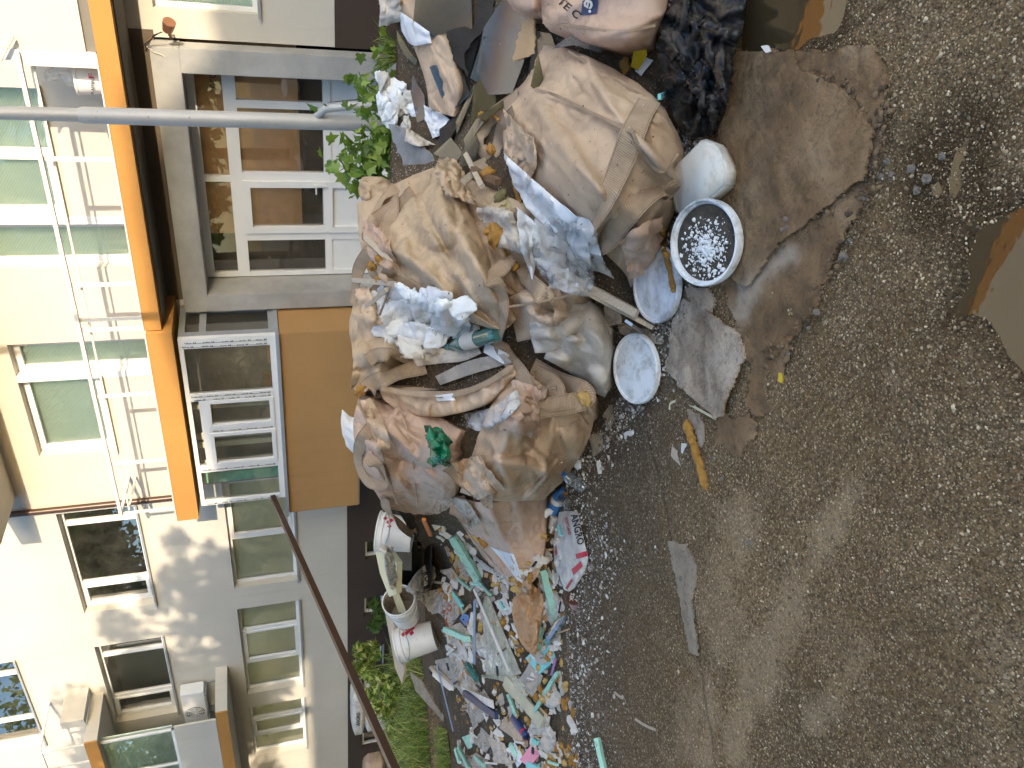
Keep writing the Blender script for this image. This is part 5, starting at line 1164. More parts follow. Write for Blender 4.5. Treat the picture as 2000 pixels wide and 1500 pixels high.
M['carpet'] = mudboard('dusty_grey_board', (0.24, 0.17, 0.115, 1), (0.47, 0.375, 0.285, 1), (0.64, 0.54, 0.44, 1), 0.8)
M['slab'] = mudboard('pale_flat_board', (0.34, 0.27, 0.20, 1), (0.40, 0.325, 0.245, 1), (0.46, 0.38, 0.29, 1), 0.9)

# ------------------------------------------------------------------ boards and lids in front
fin(board('mud_board', [(1428, 96), (1560, 100), (1640, 96), (1716, 88), (1740, 150), (1736, 230), (1730, 290), (1702, 380), (1642, 500), (1592, 610), (1560, 662), (1480, 692), (1442, 640), (1415, 560), (1390, 400), (1406, 250)], 0.008, 0.010, M['mudboard'], 5, 0.006, 1), 'large mud caked brown board lying flat in front of the heap', 'board', surf=True)
fin(board('mud_board', [(1426, 100), (1555, 100), (1575, 135), (1640, 160), (1682, 192), (1722, 260), (1700, 350), (1610, 420), (1530, 480), (1470, 560), (1425, 540), (1402, 400), (1412, 250)], 0.020, 0.008, M['mudboard'], 3, 0.005, 2), 'torn upper layer of muddy board lying over the larger one', 'board', surf=True)
fin(board('mud_board', [(1440, 640), (1500, 660), (1560, 650), (1530, 740), (1520, 800), (1470, 815), (1462, 700)], 0.006, 0.006, M['mudboard'], 7, 0.010, 3), 'ragged mud scrap with peeling strips beside the grey board', 'board', surf=True)
fin(board('mud_board', [(1410, 815), (1470, 800), (1480, 850), (1430, 900), (1395, 860)], 0.004, 0.004, M['mudboard'], 9, 0.006, 5), 'thin crumbling mud scrap below the grey board', 'board', surf=True)
fin(board('grey_board', [(1342, 580), (1372, 592), (1456, 652), (1460, 700), (1422, 812), (1404, 815), (1310, 724), (1314, 690), (1326, 600)], 0.022, 0.012, M['carpet'], 3, 0.010, 7), 'pale dusty grey board with a curled dark edge lying on the gravel', 'board', surf=True)
fin(board('grey_board', [(1342, 562), (1362, 556), (1392, 565), (1404, 585), (1395, 612), (1372, 602)], 0.020, 0.010, M['carpet'], 3, 0.006, 9), 'small grey board scrap with a blue fleck below the dirty lid', 'board', surf=True)
fin(board('grey_board', [(1345, 795), (1370, 805), (1382, 850), (1372, 880), (1358, 850)], 0.008, 0.006, M['carpet'], 3, 0.004, 11), 'narrow grey board scrap beside the ochre foam stick', 'board', surf=True)
fin(board('pale_slab', [(1304, 1056), (1345, 1062), (1362, 1108), (1356, 1180), (1367, 1282), (1342, 1276), (1324, 1150)], 0.006, 0.006, M['slab'], 2, 0.002, 13), 'long pale flat slab sunk in the gravel at the left', 'slab', surf=True)

def lid(px, py, r, tilt, mat_top, label, h=0.02, flip=False, parts=True):
    p = gnd(px, py); v = unit(CAM - p); ax = unit(np.array([0, 0, 1.]) + tilt * v); e = empty('bucket_lid', p); tag(e, label, 'bucket lid', 'round white bucket lids')
    c = gnd(px, py, 0.036 + r * tilt * 0.9)
    prof = [(r * 0.97, -0.020), (r, -0.016), (r * 1.0, 0.0), (r * 0.975, 0.006), (r * 0.93, 0.006), (r * 0.92, -0.003), (r * 0.86, -0.004), (r * 0.85, -0.001), (r * 0.4, 0.0), (0.0, 0.001)] if not flip else \
           [(r * 0.95, -0.022), (r, -0.018), (r * 1.02, 0.010), (r * 1.0, 0.018), (r * 0.955, 0.018), (r * 0.94, 0.006), (r * 0.90, 0.006), (r * 0.885, -0.006), (r * 0.5, -0.008), (0.0, -0.008)]
    o = lathe('disc', prof, c, ax, mat_top, 56); adopt(e, o); add_surface(o); return e, c, ax
lid(1240, 720, 0.156, 0.24, M['lid'], 'clean white lid lying flat on the gravel beside the pale sack')
lid(1280, 556, 0.158, 0.16, plain('stained_white_lid', (0.74, 0.76, 0.80, 1), 0.4, 0.06, 6, dirt=0.55, dirtc=(0.20, 0.18, 0.16, 1), dscale=6), 'soiled white lid half under the wooden lath end')
m = N('dirt_filled_lid'); r0 = m.noise(26, 9, 0.78, 0.0)
m.base(m.ramp(r0, [(0.35, (0.035, 0.027, 0.02, 1)), (0.6, (0.10, 0.08, 0.06, 1))])); m.rough(0.95); m.bump(r0, 0.8, 0.01)
e, c, ax = lid(1378, 474, 0.150, 0.46, M['lid'], 'upturned lid full of black dirt and white plaster crumbs', flip=True)
o = lathe('dirt_fill', [(0.134, -0.002), (0.09, 0.001), (0.0, 0.003)], c, ax, m.m, 40, cap=False); adopt(e, o)
t1 = unit(np.cross(ax, [1, 0, 0])); t2 = np.cross(ax, t1); rc = np.random.default_rng(4); nn_ = 900; rad_ = 0.125 * np.abs(rc.normal(0, 0.5, nn_)); rad_ = np.where(rad_ > 0.125, rc.random(nn_) * 0.125, rad_); an_ = rc.random(nn_) * 6.283
off_ = t2 * 0.02 - t1 * 0.02
o = stone_field('plaster_crumbs', c + off_ * 0.8 + t1 * (rad_ * np.cos(an_))[:, None] + t2 * (rad_ * np.sin(an_))[:, None] + ax * 0.003, np.clip(np.exp(rc.normal(math.log(0.0026), 0.6, nn_)), 0.001, 0.011), M['plaster'], 0.8, 5); o['kind'] = 'stuff'; adopt(e, o)
# crushed jerrycan: a faceted, dented shell standing on the board
J = [(1322, 372), (1326, 330), (1388, 270), (1416, 280), (1440, 330), (1436, 366), (1364, 424), (1334, 416)]
pj = np.array([gnd(*q, 0.03) for q in J]); cj = pj.mean(0); top = []
hh = [0.11, 0.13, 0.14, 0.12, 0.10, 0.09, 0.13, 0.12]
bm = bmesh.new(); vw = unit(CAM - cj)
JP = [cj + (p - cj) * 0.93 + np.array([0, 0, -0.012]) for p in pj] + [p + vw * 0.03 + np.array([0, 0, 0.03]) for p in pj] + [cj + (p - cj) * 0.88 + vw * 0.085 + np.array([0, 0, 0.03]) for p in pj]
JP += [np.array(gnd(*q, 0.0)) + vw * k for q, k in (((1376, 398), 0.175), ((1402, 342), 0.185), ((1412, 300), 0.165), ((1346, 372), 0.135), ((1368, 306), 0.14))]
for q in JP: bm.verts.new(q)
res_ = bmesh.ops.convex_hull(bm, input=bm.verts[:]); bmesh.ops.delete(bm, geom=[v for v in bm.verts if not v.link_faces], context='VERTS'); bmesh.ops.dissolve_limit(bm, angle_limit=R(9), verts=bm.verts[:], edges=bm.edges[:])
bmesh.ops.bevel(bm, geom=bm.edges[:], offset=0.008, segments=3, affect='EDGES')
fin(bmobj('jerrycan', bm, M['jerry'], None, True), 'crushed cloudy white plastic jerrycan leaning on the dirt filled lid', 'jerrycan', surf=True)

K = sheet('bin_liner', [[(1330, -120), (1330, -30), (1288, 60), (1300, 150), (1318, 230), (1342, 266)], [(1375, -120), (1370, -30), (1342, 60), (1352, 150), (1360, 220), (1366, 268)], [(1425, -120), (1420, -30), (1402, 60), (1402, 140), (1406, 205), (1390, 264)], [(1462, -120), (1458, -20), (1450, 60), (1430, 120), (1422, 200), (1402, 258)]],
          M['black_film'], res=0.009, bulge=0.05, lift=0.035, ex=0.26, ey=0.22, iters=150, seed=71, var=1.2, bend=0.06, back=0.0, af=[(75, 30, 22, 0.030, 9), (10, 30, 16, 0.016, 7)])
fin(K, 'crumpled black plastic bin liner on the wet ground at the right', 'bin liner', surf=True)

# ------------------------------------------------------------------ what spills out of the sacks
PL = [(775, 590, 34, .7), (790, 630, 40, .6), (845, 600, 36, .6), (880, 622, 34, .6), (815, 665, 32, .6), (760, 640, 24, .8), (905, 600, 24, .6), (852, 660, 22, .8), (740, 580, 14, .8), (925, 640, 16, .8), (790, 570, 18, .7)]
PLL = ['flat white plaster lump at the top of the opened sack', 'largest white plaster slab inside the opened sack', 'white plaster slab under the torn edge of the folded sack', 'white plaster lump just above the teal bottle', 'white plaster lump with grey flecks left of the big slab',
       'small white plaster lump behind the big slab at the heap top', 'white plaster piece squeezed under the torn sack edge', 'rounded grey white plaster lump above the bottle neck', 'smallest white plaster bit at the lath end', 'white plaster bit below the teal bottle', 'white plaster wedge beside the grey lath']
for i, (x, y, r, fl) in enumerate(PL):
    if r > 31:
        w_ = r * 1.25; o = sheet('plaster_lump', [[(x - w_, y - w_ * .8), (x - w_ * .2, y - w_), (x + w_ * .9, y - w_ * .7)], [(x - w_, y), (x, y, 0.02), (x + w_, y + 3)], [(x - w_ * .8, y + w_ * .8), (x, y + w_), (x + w_ * .9, y + w_ * .8)]], M['plaster'], res=0.009, on_top=True, smooth_on=3, lift=0.035, bulge=0.03, ex=0.08, ey=0.08, iters=50, seed=120 + i, back=0.0, thick=0.02, ragged=0.02, af=[(30 * i, 50, 7, 0.010, 9)])
        fin(o, PLL[i], 'plaster lump', 'white plaster lumps in the opened sack', True); continue
    fin(chunk('plaster_lump', x, y, r, M['plaster'], 100 + i, fl * 0.5, 0.24, 1.5, 0.15, 4, (1.25, 0.9)), PLL[i], 'plaster lump', 'white plaster lumps in the opened sack', True)
crumple('paper_rag', [[(800, 690), (815, 715)], [(850, 680), (855, 710)], [(900, 685), (905, 705)], [(930, 672), (940, 690)]], M['white_sack'], 'torn dirty paper folded below the teal bottle', 'paper', seed=3, lift=0.05)
crumple('paper_rag', [[(775, 655), (790, 700)], [(820, 665), (828, 700)]], M['paper'], 'white paper shred left of the plaster slab', 'paper', seed=4, lift=0.05)
crumple('grey_lining', [[(850, 735), (915, 705), (985, 690)], [(860, 752), (925, 730), (1000, 708)]], M['grey_cloth'], 'smooth grey lining inside the opened sack', 'lining', seed=5, ex=0.03, ey=0.03, lift=0.05)
def bottle(a, b, r, mat, label, cap=None, band=None, ribs=5):
    pa, da, _ = at(*a); pb, db, _ = at(*b); v = unit(CAM - pa); pa = pa + v * r; pb = pb + v * r; ax = pb - pa; L = np.linalg.norm(ax); e = empty('plastic_bottle', pa); tag(e, label, 'bottle')
    prof = [(0.0, 0.004), (r * 0.8, 0.0), (r, L * 0.03)]
    for k in range(ribs * 2 + 1): prof.append((r * (1.0 if k % 2 == 0 else 0.93), L * (0.06 + 0.56 * k / (ribs * 2))))
    prof += [(r * 0.96, L * 0.70), (r * 0.75, L * 0.80), (r * 0.42, L * 0.90), (r * 0.36, L * 0.93), (r * 0.36, L)]
    adopt(e, lathe('body', prof, pa, ax, mat, 22))
    if cap is not None: adopt(e, lathe('cap', [(r * 0.44, L * 0.94), (r * 0.44, L * 1.02)], pa, ax, cap, 16))
    if band is not None: adopt(e, lathe('label_band', [(r * 1.015, L * band[1]), (r * 1.02, L * (band[1] + 0.01)), (r * 1.02, L * band[2]), (r * 1.015, L * (band[2] + 0.01))], pa, ax, band[0], 22, cap=False))
    return e
bt = bottle((972, 650), (876, 678), 0.043, M['bottle_teal'], 'teal plastic bottle with a white and blue label lying on the plaster', M['bottle_teal'], (M['paper'], 0.34, 0.60))
fin(plate('foam_block', [(944, 688), (948, 668), (990, 690), (985, 712)], 0.05, M['plaster'], 0.05), 'snow white polystyrene block under the long strap', 'foam block')
adopt(BAGS['R'], tag(bar('seam', (770, 556), (748, 612), 3, 0.01, M['tan'] if False else M['strap'], 0.02)))
fin(bar('wood_lath', (712, 543), (795, 550), 9, 0.02, M['wood'], 0.06), 'grey white lath lying across the heap top near the door', 'lath', surf=True)
fin(bar('wood_lath', (728, 472), (780, 522), 10, 0.02, M['wood'], 0.06), 'slanted pale lath over the folded sack corner', 'lath', surf=True)
fin(bar('wood_lath', (732, 590), (772, 556), 8, 0.015, M['wood'], 0.05), 'short grey lath pointing into the white plaster', 'lath', surf=True)
fin(bar('wood_lath', (1072, 508), (1262, 612), 15, 0.026, M['wood'], 0.07), 'long weathered lath slanting down from the plastic film to the soiled lid', 'lath', surf=True)
fin(bar('wood_lath', (1090, 535), (1278, 634), 9, 0.02, M['wood'], 0.05), 'thinner lath lying right along the long weathered one', 'lath', surf=True)
fin(bar('metal_clip', (1243, 608), (1268, 628), 17, 0.012, M['can_grey'], 0.05), 'dull metal clip at the end of the long lath', 'clip')
fin(bar('wood_lath', (893, 372), (936, 338), 13, 0.018, M['wood'], 0.05), 'broad pale lath stub in the hollow between the sacks', 'lath', surf=True)
fin(bar('wood_lath', (930, 326), (964, 392), 10, 0.018, M['wood'], 0.08), 'pale lath crossing the broad stub in the hollow', 'lath', surf=True)
fin(bar('wood_lath', (898, 338), (932, 322), 9, 0.016, M['wood'], 0.07), 'shortest pale lath at the top of the hollow', 'lath', surf=True)
fin(bar('wood_stub', (920, 352), (972, 378), 16, 0.03, M['wood_dark'], 0.04, worn=0.3), 'rotten brown wood stub under the crossed laths', 'wood stub', surf=True)
# frayed brush
p, d, n = at(985, 392, 0.05); bm = bmesh.new(); rr = random.Random(5)
for k in range(240):
    q = at(988 + rr.gauss(0, 5), 398 + rr.gauss(0, 5))[0]; dr = unit(np.array(P(975 + rr.gauss(12, 9), 432 + rr.gauss(0, 8), d - 0.1)) - q) * rr.uniform(0.05, 0.12); w = unit(np.cross(dr, FWD)) * 0.0016
    a = [bm.verts.new(x) for x in (q - w, q + w, q + dr * 0.6 + np.array([rr.gauss(0, .006), rr.gauss(0, .006), rr.gauss(0, .006)]), q + dr)]; bm.faces.new(a)
be = empty('brush', p); tag(be, 'frayed olive bristle brush stuck between the white cloth and the hollow', 'brush')
adopt(be, bmobj('bristles', bm, plain('olive_bristle', (0.36, 0.31, 0.13, 1), 0.8, 0.25)), chunk('head', 980, 388, 14, plain('olive_brush_head', (0.16, 0.135, 0.06, 1), 0.9, 0.3, 20, 0.8, 60), 8, 0.8, 0.3, 2, 0.4, 3, (1.2, 0.8)))
crumple('white_cloth', [[(985, 300), (1050, 358), (1130, 428)], [(992, 322), (1045, 385), (1112, 446)], [(1000, 345), (1035, 412), (1085, 455)]], M['white_cloth'], 'white cloth spilling down the open side of the front sack', 'cloth', seed=81, lift=0.07, ex=0.10, ey=0.06, af=[(50, 10, 12, 0.02, 8)])
o = crumple('white_cloth', [[(1010, 405), (1040, 430), (1060, 450)], [(1012, 440), (1035, 470), (1050, 500)], [(1018, 490), (1030, 520), (1040, 545)]], M['white_cloth'], 'small white cloth fold lying beside the upper strap loop', 'cloth', seed=82, lift=0.06, ex=0.10, ey=0.06, af=[(60, 10, 8, 0.02, 8)])
crumple('plastic_film', [[(1050, 400), (1095, 425), (1142, 440)], [(1040, 460), (1095, 480), (1150, 490)], [(1050, 520), (1110, 540), (1160, 545)], [(1075, 560), (1120, 575), (1150, 580)]], M['film'], 'clear plastic film bunched between the front sack and the long lath', 'plastic film', seed=83, lift=0.08, ex=0.10, ey=0.08, af=[(60, 20, 26, 0.03, 6)])
crumple('plastic_film', [[(1120, 420), (1150, 430), (1165, 455)], [(1110, 470), (1145, 480), (1175, 500)], [(1140, 520), (1170, 530), (1200, 545)]], M['film_white'], 'milky plastic film caught under the strap of the front sack', 'plastic film', seed=84, lift=0.03, ex=0.16, ey=0.16, af=[(40, 30, 10, 0.02, 8)])
crumple('plastic_film', [[(905, 808), (960, 795), (1010, 760)], [(915, 830), (965, 830), (1015, 790)], [(905, 830), (935, 838), (985, 820)]], M['film'], 'clear plastic film hanging under the folded collar', 'plastic film', seed=85, lift=0.05, ex=0.10, ey=0.10, af=[(110, 20, 10, 0.02, 8)])
crumple('plastic_film', [[(668, 800), (690, 815), (705, 795)], [(666, 830), (690, 850), (700, 850)], [(676, 870), (690, 885), (696, 890)]], M['film_white'], 'milky film bulging out behind the upright left sack', 'plastic film', seed=86, lift=0.0, on_top=False, bulge=0.08)
crumple('green_film', [[(830, 850), (855, 838), (872, 862)], [(840, 880), (858, 868), (880, 890)], [(845, 915), (862, 905), (876, 912)]], M['green_film'], 'lump of crumpled dark green plastic film on the left sack', 'plastic film', seed=87, bulge=0.06, lift=0.04, ex=0.34, ey=0.34, iters=120, af=[(30, 60, 14, 0.03, 6)])

# ------------------------------------------------------------------ broken panes, boards and rags at the back right
GL = [([(806, 48), (812, -10), (835, -40), (920, -40), (922, 62), (880, 60), (845, 72)], 'sheetglass', 'large dirty grey pane with a rusty corner leaning at the right edge', 0.10),
      ([(930, 140), (944, 55), (1000, -30), (1042, 0), (1040, 40), (1022, 62), (1024, 118), (1000, 182), (955, 186)], 'blueglass', 'wide bluish pane lying against the heap beside the torn cardboard', 0.05),
      ([(918, 152), (944, 70), (960, 74), (962, 98), (942, 166)], 'olive_glass', 'olive glass shard standing beside the bluish pane', 0.07),
      ([(926, 168), (948, 142), (968, 168), (968, 205), (930, 226), (918, 250)], 'olive_glass', 'stained olive glass shard under the bluish pane', 0.06),
      ([(806, 146), (828, 185), (832, 232), (815, 240), (802, 180)], 'blueglass', 'narrow grey glass shard among the white plaster', 0.05),
      ([(890, 238), (924, 166), (930, 168), (912, 215), (892, 262)], 'sheetglass', 'long thin glass splinter beside the black rag', 0.08),
      ([(905, 272), (930, 232), (955, 225), (928, 262), (912, 300)], 'sheetglass', 'greenish glass shard beside the strap loop', 0.05),
      ([(775, 58), (800, 100), (815, 118), (812, 128), (792, 110), (776, 80)], 'olive_glass', 'green glass shard behind the small tan sack', 0.04),
      ([(1036, 168), (1050, 105), (1060, 150), (1048, 178)], 'olive_glass', 'little glass shard at the seam of the front sack', 0.04),
      ([(1078, 96), (1148, 42), (1186, 78), (1174, 104), (1120, 88)], 'bottle', 'thin clear plastic sheet laid over the front sack top', 0.05)]
GL += [([(838, 130), (872, 120), (905, 150), (918, 185), (885, 215), (862, 190)], 'sheetglass', 'dark grey pane lying between the small tan sack and the black board', 0.03), ([(930, 228), (970, 205), (1000, 182), (1012, 176), (985, 206), (948, 236)], 'olive_glass', 'olive pane edge above the upper strap loop', 0.04),
       ([(900, 300), (930, 262), (936, 280), (925, 318), (900, 325)], 'sheetglass', 'grey glass wedge under the strap loop', 0.03), ([(846, 300), (880, 268), (905, 300), (888, 318)], 'sheetglass', 'smoky pane beside the folded sack corner', 0.03), ([(1046, 60), (1076, 66), (1088, 100), (1052, 108)], 'sheetglass', 'smoky pane under the clear sheet beside the lettered sack', 0.02)]
for i, (pl, mt, lb, lf) in enumerate(GL): fin(plate('glass_pane', pl, 0.005, M[mt], lf, seed=i), lb, 'glass pane', surf=(i < 2))
fin(plate('charred_board', [(872, 58), (926, 52), (936, -40), (968, -40), (962, 40), (918, 86), (906, 112), (914, 150), (876, 104)], 0.015, M['charred'], 0.05, rag=2.0, seed=3), 'black sodden board with a jagged edge beside the bluish pane', 'board')
fin(plate('charred_board', [(858, 252), (900, 216), (908, 228), (884, 262), (872, 300), (856, 296)], 0.012, M['charred'], 0.07, rag=1.5, seed=4), 'small black crumpled board below the white rag', 'board')
fin(plate('charred_board', [(1030, 170), (1038, 112), (1046, 60), (1052, 62), (1050, 115), (1040, 178)], 0.02, M['charred'], 0.03, rag=1.0, seed=5), 'black narrow board edge behind the front sack', 'board')
cd = plate('torn_cardboard', [(1002, 120), (1012, 66), (1018, 60), (1020, 42), (1042, 36), (1045, 104), (1024, 112)], 0.012, M['card'], 0.09, rag=1.5, seed=6); fin(cd, 'torn corrugated cardboard flap beside the lettered sack', 'cardboard', surf=True)
for k in range(6): pass
fin(plate('grey_slab', [(758, 242), (790, 255), (835, 300), (860, 330), (830, 328), (790, 330), (775, 290)], 0.03, plain('grey_stone_slab', (0.24, 0.245, 0.25, 1), 0.8, 0.25, 9, 0.6, 40, dirt=0.3), 0.03, rag=1.5, seed=7), 'rough grey slab at the foot of the steel pole', 'slab', surf=True)
WL = [(752, 165, 16), (770, 185, 24), (748, 200, 18), (790, 212, 20), (765, 225, 22), (785, 170, 10), (800, 190, 12), (812, 215, 14), (742, 150, 10), (795, 245, 14)]
for i, (x, y, r) in enumerate(WL):
    fin(chunk('plaster_lump', x, y, r, M['plaster'] if i % 3 else M['plaster_dirty'], 140 + i, 0.55, 0.42, 1.25, 0.2, 3, (1.2, 0.9), smooth=False), 'white plaster lump in the pile under the pole and shrub', 'plaster lump', 'white plaster lumps under the shrub', True)
crumple('white_rag', [[(828, 205), (845, 215), (862, 222)], [(832, 235), (855, 250), (876, 232)], [(845, 270), (862, 262), (880, 240)]], M['white_cloth'], 'crumpled white rag between the small tan sack and the black board', 'rag', seed=91, lift=0.06)
crumple('white_rag', [[(795, 248), (815, 262), (835, 275)], [(790, 275), (815, 285), (850, 282)]], M['white_sack'], 'grey white rag beside the rough grey slab', 'rag', seed=92, lift=0.05)
crumple('white_tag', [[(778, 20), (800, 35), (838, 62)], [(785, 62), (805, 88), (842, 84)]], M['white_cloth'], 'bright white label sheet on the small tan sack', 'label sheet', seed=93, lift=0.05, ex=0.03, ey=0.03)
crumple('grey_sack', [[(735, -60), (742, 10), (740, 52)], [(775, -60), (785, 0), (790, 40)]], M['white_sack'], 'pale sack top in the back right corner by the wall', 'sack', seed=94, on_top=False, lift=0.0, bulge=0.08, af=[(70, 20, 8, 0.03, 8)])
crumple('plaster_rag', [[(735, 142), (742, 180)], [(752, 138), (758, 150)]], M['plaster_dirty'], 'greyish rag behind the white plaster under the shrub', 'rag', seed=95, lift=0.04)
# lettering of the sack at the right edge
text_on('lettering', 'TE C', (1086, 4), (40, 34), (11, -11), M['marks'], BAGS['F'], 0.006)
o = sheet('emblem', [[(1136, -30), (1138, 0), (1134, 30)], [(1152, -30), (1152, 0), (1150, 29)], [(1166, -30), (1168, 0), (1166, 26)]], M['navy'], res=0.008, lift=0.005, iters=0, back=0, on_top=True, smooth_on=0); adopt(BAGS['F'], o); add_surface(o)
text_on('emblem_script', 'e.', (1160, 2), (-6, 24), (-18, -5), M['paper'], BAGS['F'], 0.008)
fin(plate('yellow_wrapper', [(1232, 130), (1238, 100), (1262, 92), (1264, 108), (1246, 138)], 0.008, M['yellow'], 0.03, seed=8), 'torn yellow wrapper beside the lettered sack', 'wrapper')
crumple('grey_wrapper', [[(1240, 138), (1262, 112)], [(1252, 148), (1276, 118)]], M['film_white'], 'crumpled translucent wrapper under the yellow one', 'wrapper', seed=96, lift=0.02)
# ------------------------------------------------------------------ pole, plants and things by the building
q0 = wallp(742, 242, 6.1); rp = 14.5 * float((q0 - CAM) @ FWD) / FPX
zt0 = float(gz(q0[0], 6.1)); zj = wallp(165, 232, 6.1)[2]
e = empty('lamp_post', (q0[0], 6.1, zt0)); tag(e, 'tall galvanised steel post standing in front of the entrance', 'post')
adopt(e, tube('lower_tube', [(q0[0], 6.1, zt0), (q0[0], 6.1, zj), (q0[0], 6.1, zj + 0.03)], [rp, rp, rp * 0.85], M['galv'], None, 24))
adopt(e, tube('upper_tube', [(q0[0], 6.1, zj + 0.02), (q0[0], 6.1, 8.0)], rp * 0.80, M['galv'], None, 24))
adopt(e, tube('side_pipe', [(q0[0] + 0.16, 6.0, 0.2), (q0[0] + 0.16, 6.0, 0.85), (q0[0] + 0.12, 6.03, 1.05), (q0[0] + 0.03, 6.1, 1.12)], rp * 0.5, M['galv'], None, 14))
a = wallp(533, 972, 9.66); b = P(790, 1545, 7.4)
bm = bmesh.new(); beam(bm, a, b + (b - a) * 0.55, 0.095, 0.075); e = tag(bmobj('leaning_bar', bm, M['brown_paint']), 'long dark brown metal bar slanting down from the glazed bay', 'bar'); recenter(e)
# air conditioner
c0 = wallp(382, 1380, YW - 0.18); e = empty('air_conditioner', (c0[0], YW, c0[2] - 0.3)); tag(e, 'white air conditioner box with a round fan grille on the wall', 'air conditioner')
xa0, xa1 = wallp(380, 1411, YW - 0.3)[0], wallp(380, 1352, YW - 0.3)[0]; za0, za1 = wallp(404, 1385, YW - 0.3)[2], wallp(357, 1385, YW - 0.3)[2]
adopt(e, box('case', xa0, xa1, YW - 0.32, YW - 0.06, za0, za1, M['pvc'], None, 0.015))
fc = np.array([xa0 + (xa1 - xa0) * 0.36, YW - 0.325, (za0 + za1) / 2]); rf = (za1 - za0) * 0.42
adopt(e, lathe('fan_recess', [(rf, 0), (rf * 0.98, 0.004), (0.0, 0.004)], fc, (0, -1, 0), M['charred'], 32, cap=False))
bm = bmesh.new()
for k in range(1, 6):
    rr_ = rf * k / 5.5; tube_bm(bm, [fc + np.array([math.cos(t) * rr_, -0.012, math.sin(t) * rr_]) for t in np.linspace(0, 6.283, 25)], 0.006, 5, False)
for k in range(8): t = k * math.pi / 4; beam(bm, fc + np.array([0, -0.013, 0]), fc + np.array([math.cos(t) * rf, -0.013, math.sin(t) * rf]), 0.008)
adopt(e, bmobj('fan_grille', bm, M['pvc'])); bm = bmesh.new()
for x in (xa0 + 0.1, xa1 - 0.12): beam(bm, (x, YW - 0.34, za0 - 0.02), (x, YW, za0 - 0.02), 0.03); beam(bm, (x, YW - 0.02, za0 - 0.02), (x, YW - 0.02, za0 - 0.25), 0.03)
adopt(e, bmobj('bracket', bm, M['pvc_grey']))
adopt(e, tube('hose', [(xa0 - 0.02, YW - 0.1, za0 + 0.2), (xa0 - 0.1, YW - 0.05, za0 - 0.1), (xa0 - 0.6, YW - 0.03, za0 - 0.35), (xa0 - 1.2, YW - 0.03, za0 - 0.4)], 0.012, M['pvc_grey']))
# lamp and wires on the portal corner
c0 = wallp(328, 62, YP + 0.1); e = empty('wall_lamp', c0); tag(e, 'small copper coloured lamp with loose wires at the portal corner', 'lamp')
cop = plain('copper_lamp', (0.42, 0.20, 0.12, 1), 0.35, 0.1, 8, metal=0.6)
adopt(e, lathe('lamp_head', [(0.02, 0), (0.055, 0.02), (0.07, 0.10), (0.072, 0.15), (0.0, 0.14)], c0 + np.array([0.02, -0.10, 0.0]), (0.75, -0.45, -0.25), cop, 20))
bm = bmesh.new(); beam(bm, c0 + np.array([0, 0.15, -0.02]), c0 + np.array([0.0, -0.1, -0.02]), 0.05, 0.03); beam(bm, c0 + np.array([-0.08, 0.04, -0.02]), c0 + np.array([0.03, 0.04, -0.02]), 0.04, 0.03); adopt(e, bmobj('bracket', bm, cop))
wz = [wallp(*q, YP - 0.02) for q in ((290, 100), (283, 86), (292, 76), (303, 68), (318, 62))]
for k in range(3): adopt(e, tube('wire', [w + np.array([0, -0.02 * k, 0.015 * k * math.sin(i * 1.7 + k)]) for i, w in enumerate(wz)], 0.006, M['marks'] if k else cop))
adopt(e, tube('wire', [wallp(*q, YP - 0.012) for q in ((283, 88), (300, 102), (318, 108), (322, 112))], 0.004, M['paper']))
# on the balcony
c0 = np.array([wallp(176, 158, YS + 0.3)[0], YS + 0.3, 3.097]); e = empty('plaster_pail', c0); tag(e, 'white plaster pail with red and black print on the balcony', 'pail')
adopt(e, lathe('body', [(0.0, 0.0), (0.13, 0.0), (0.15, 0.27), (0.158, 0.275), (0.158, 0.30), (0.14, 0.30)], c0, (0, 0, 1), M['pail'], 28))
def on_pail(px, py):
    d = ray(px, py); Y0 = YS + 0.145; return CAM + d * (Y0 / d[1])
text_on('lettering', 'PLASTER', (184, 184), (0, -28), (-6, 0), M['marks'], e, fixed=on_pail); text_on('red_letter', 'F', (183, 153), (0, -10), (-10, 0), M['red'], e, fixed=on_pail)
o = lathe('bundle', [(0.0, 0), (0.10, 0.02), (0.13, 0.10), (0.07, 0.20), (0.12, 0.27), (0.10, 0.33), (0.0, 0.36)], c0 + np.array([-0.02, 0.05, 0.28]), (0.3, -0.1, 1), M['film'], 14, squash=0.7); me = o.data
for v in me.vertices: k = 1 + 0.25 * mnoise.noise(v.co * 9); v.co = Vector(c0) + (v.co - Vector(c0)) * k
e2 = tag(o, 'clear plastic bag of scraps resting on the balcony pail', 'plastic bag'); recenter(o)
o = chunk('orange_bag', 172, 82, 5, M['orange_p'], 3, 0.8, 0.3, 2, 0.5) if False else None
bm = bmesh.new(); q = np.array([wallp(178, 103, YS + 0.2)[0], YS + 0.2, 3.10]); tube_bm(bm, [q, q + np.array([0.03, 0, 0.06]), q + np.array([0.10, 0, 0.075]), q + np.array([0.14, 0, 0.02])], [0.02, 0.04, 0.045, 0.02], 10); e = tag(bmobj('orange_cloth', bm, M['orange_p'], None, True), 'small orange bundle beside the pail on the balcony', 'bundle'); recenter(e)
bm = bmesh.new(); q = wallp(18, 92, YS - 0.05); beam(bm, q + np.array([0.1, 0, -0.06]), q + np.array([-0.14, 0, 0.10]), 0.05, 0.012); e = tag(bmobj('offcut', bm, M['wood']), 'short grey wood offcut resting on the railing corner', 'offcut'); recenter(e)
# writing on the board behind the door glass
def on_board(px, py):
    d = ray(px, py); return CAM + d * ((YG + 0.095) / d[1])
text_on('scribble', 'oro', (424, 172), (-2, -30), (-14, 1), M['marks'], BLD, fixed=on_board, bold=False)

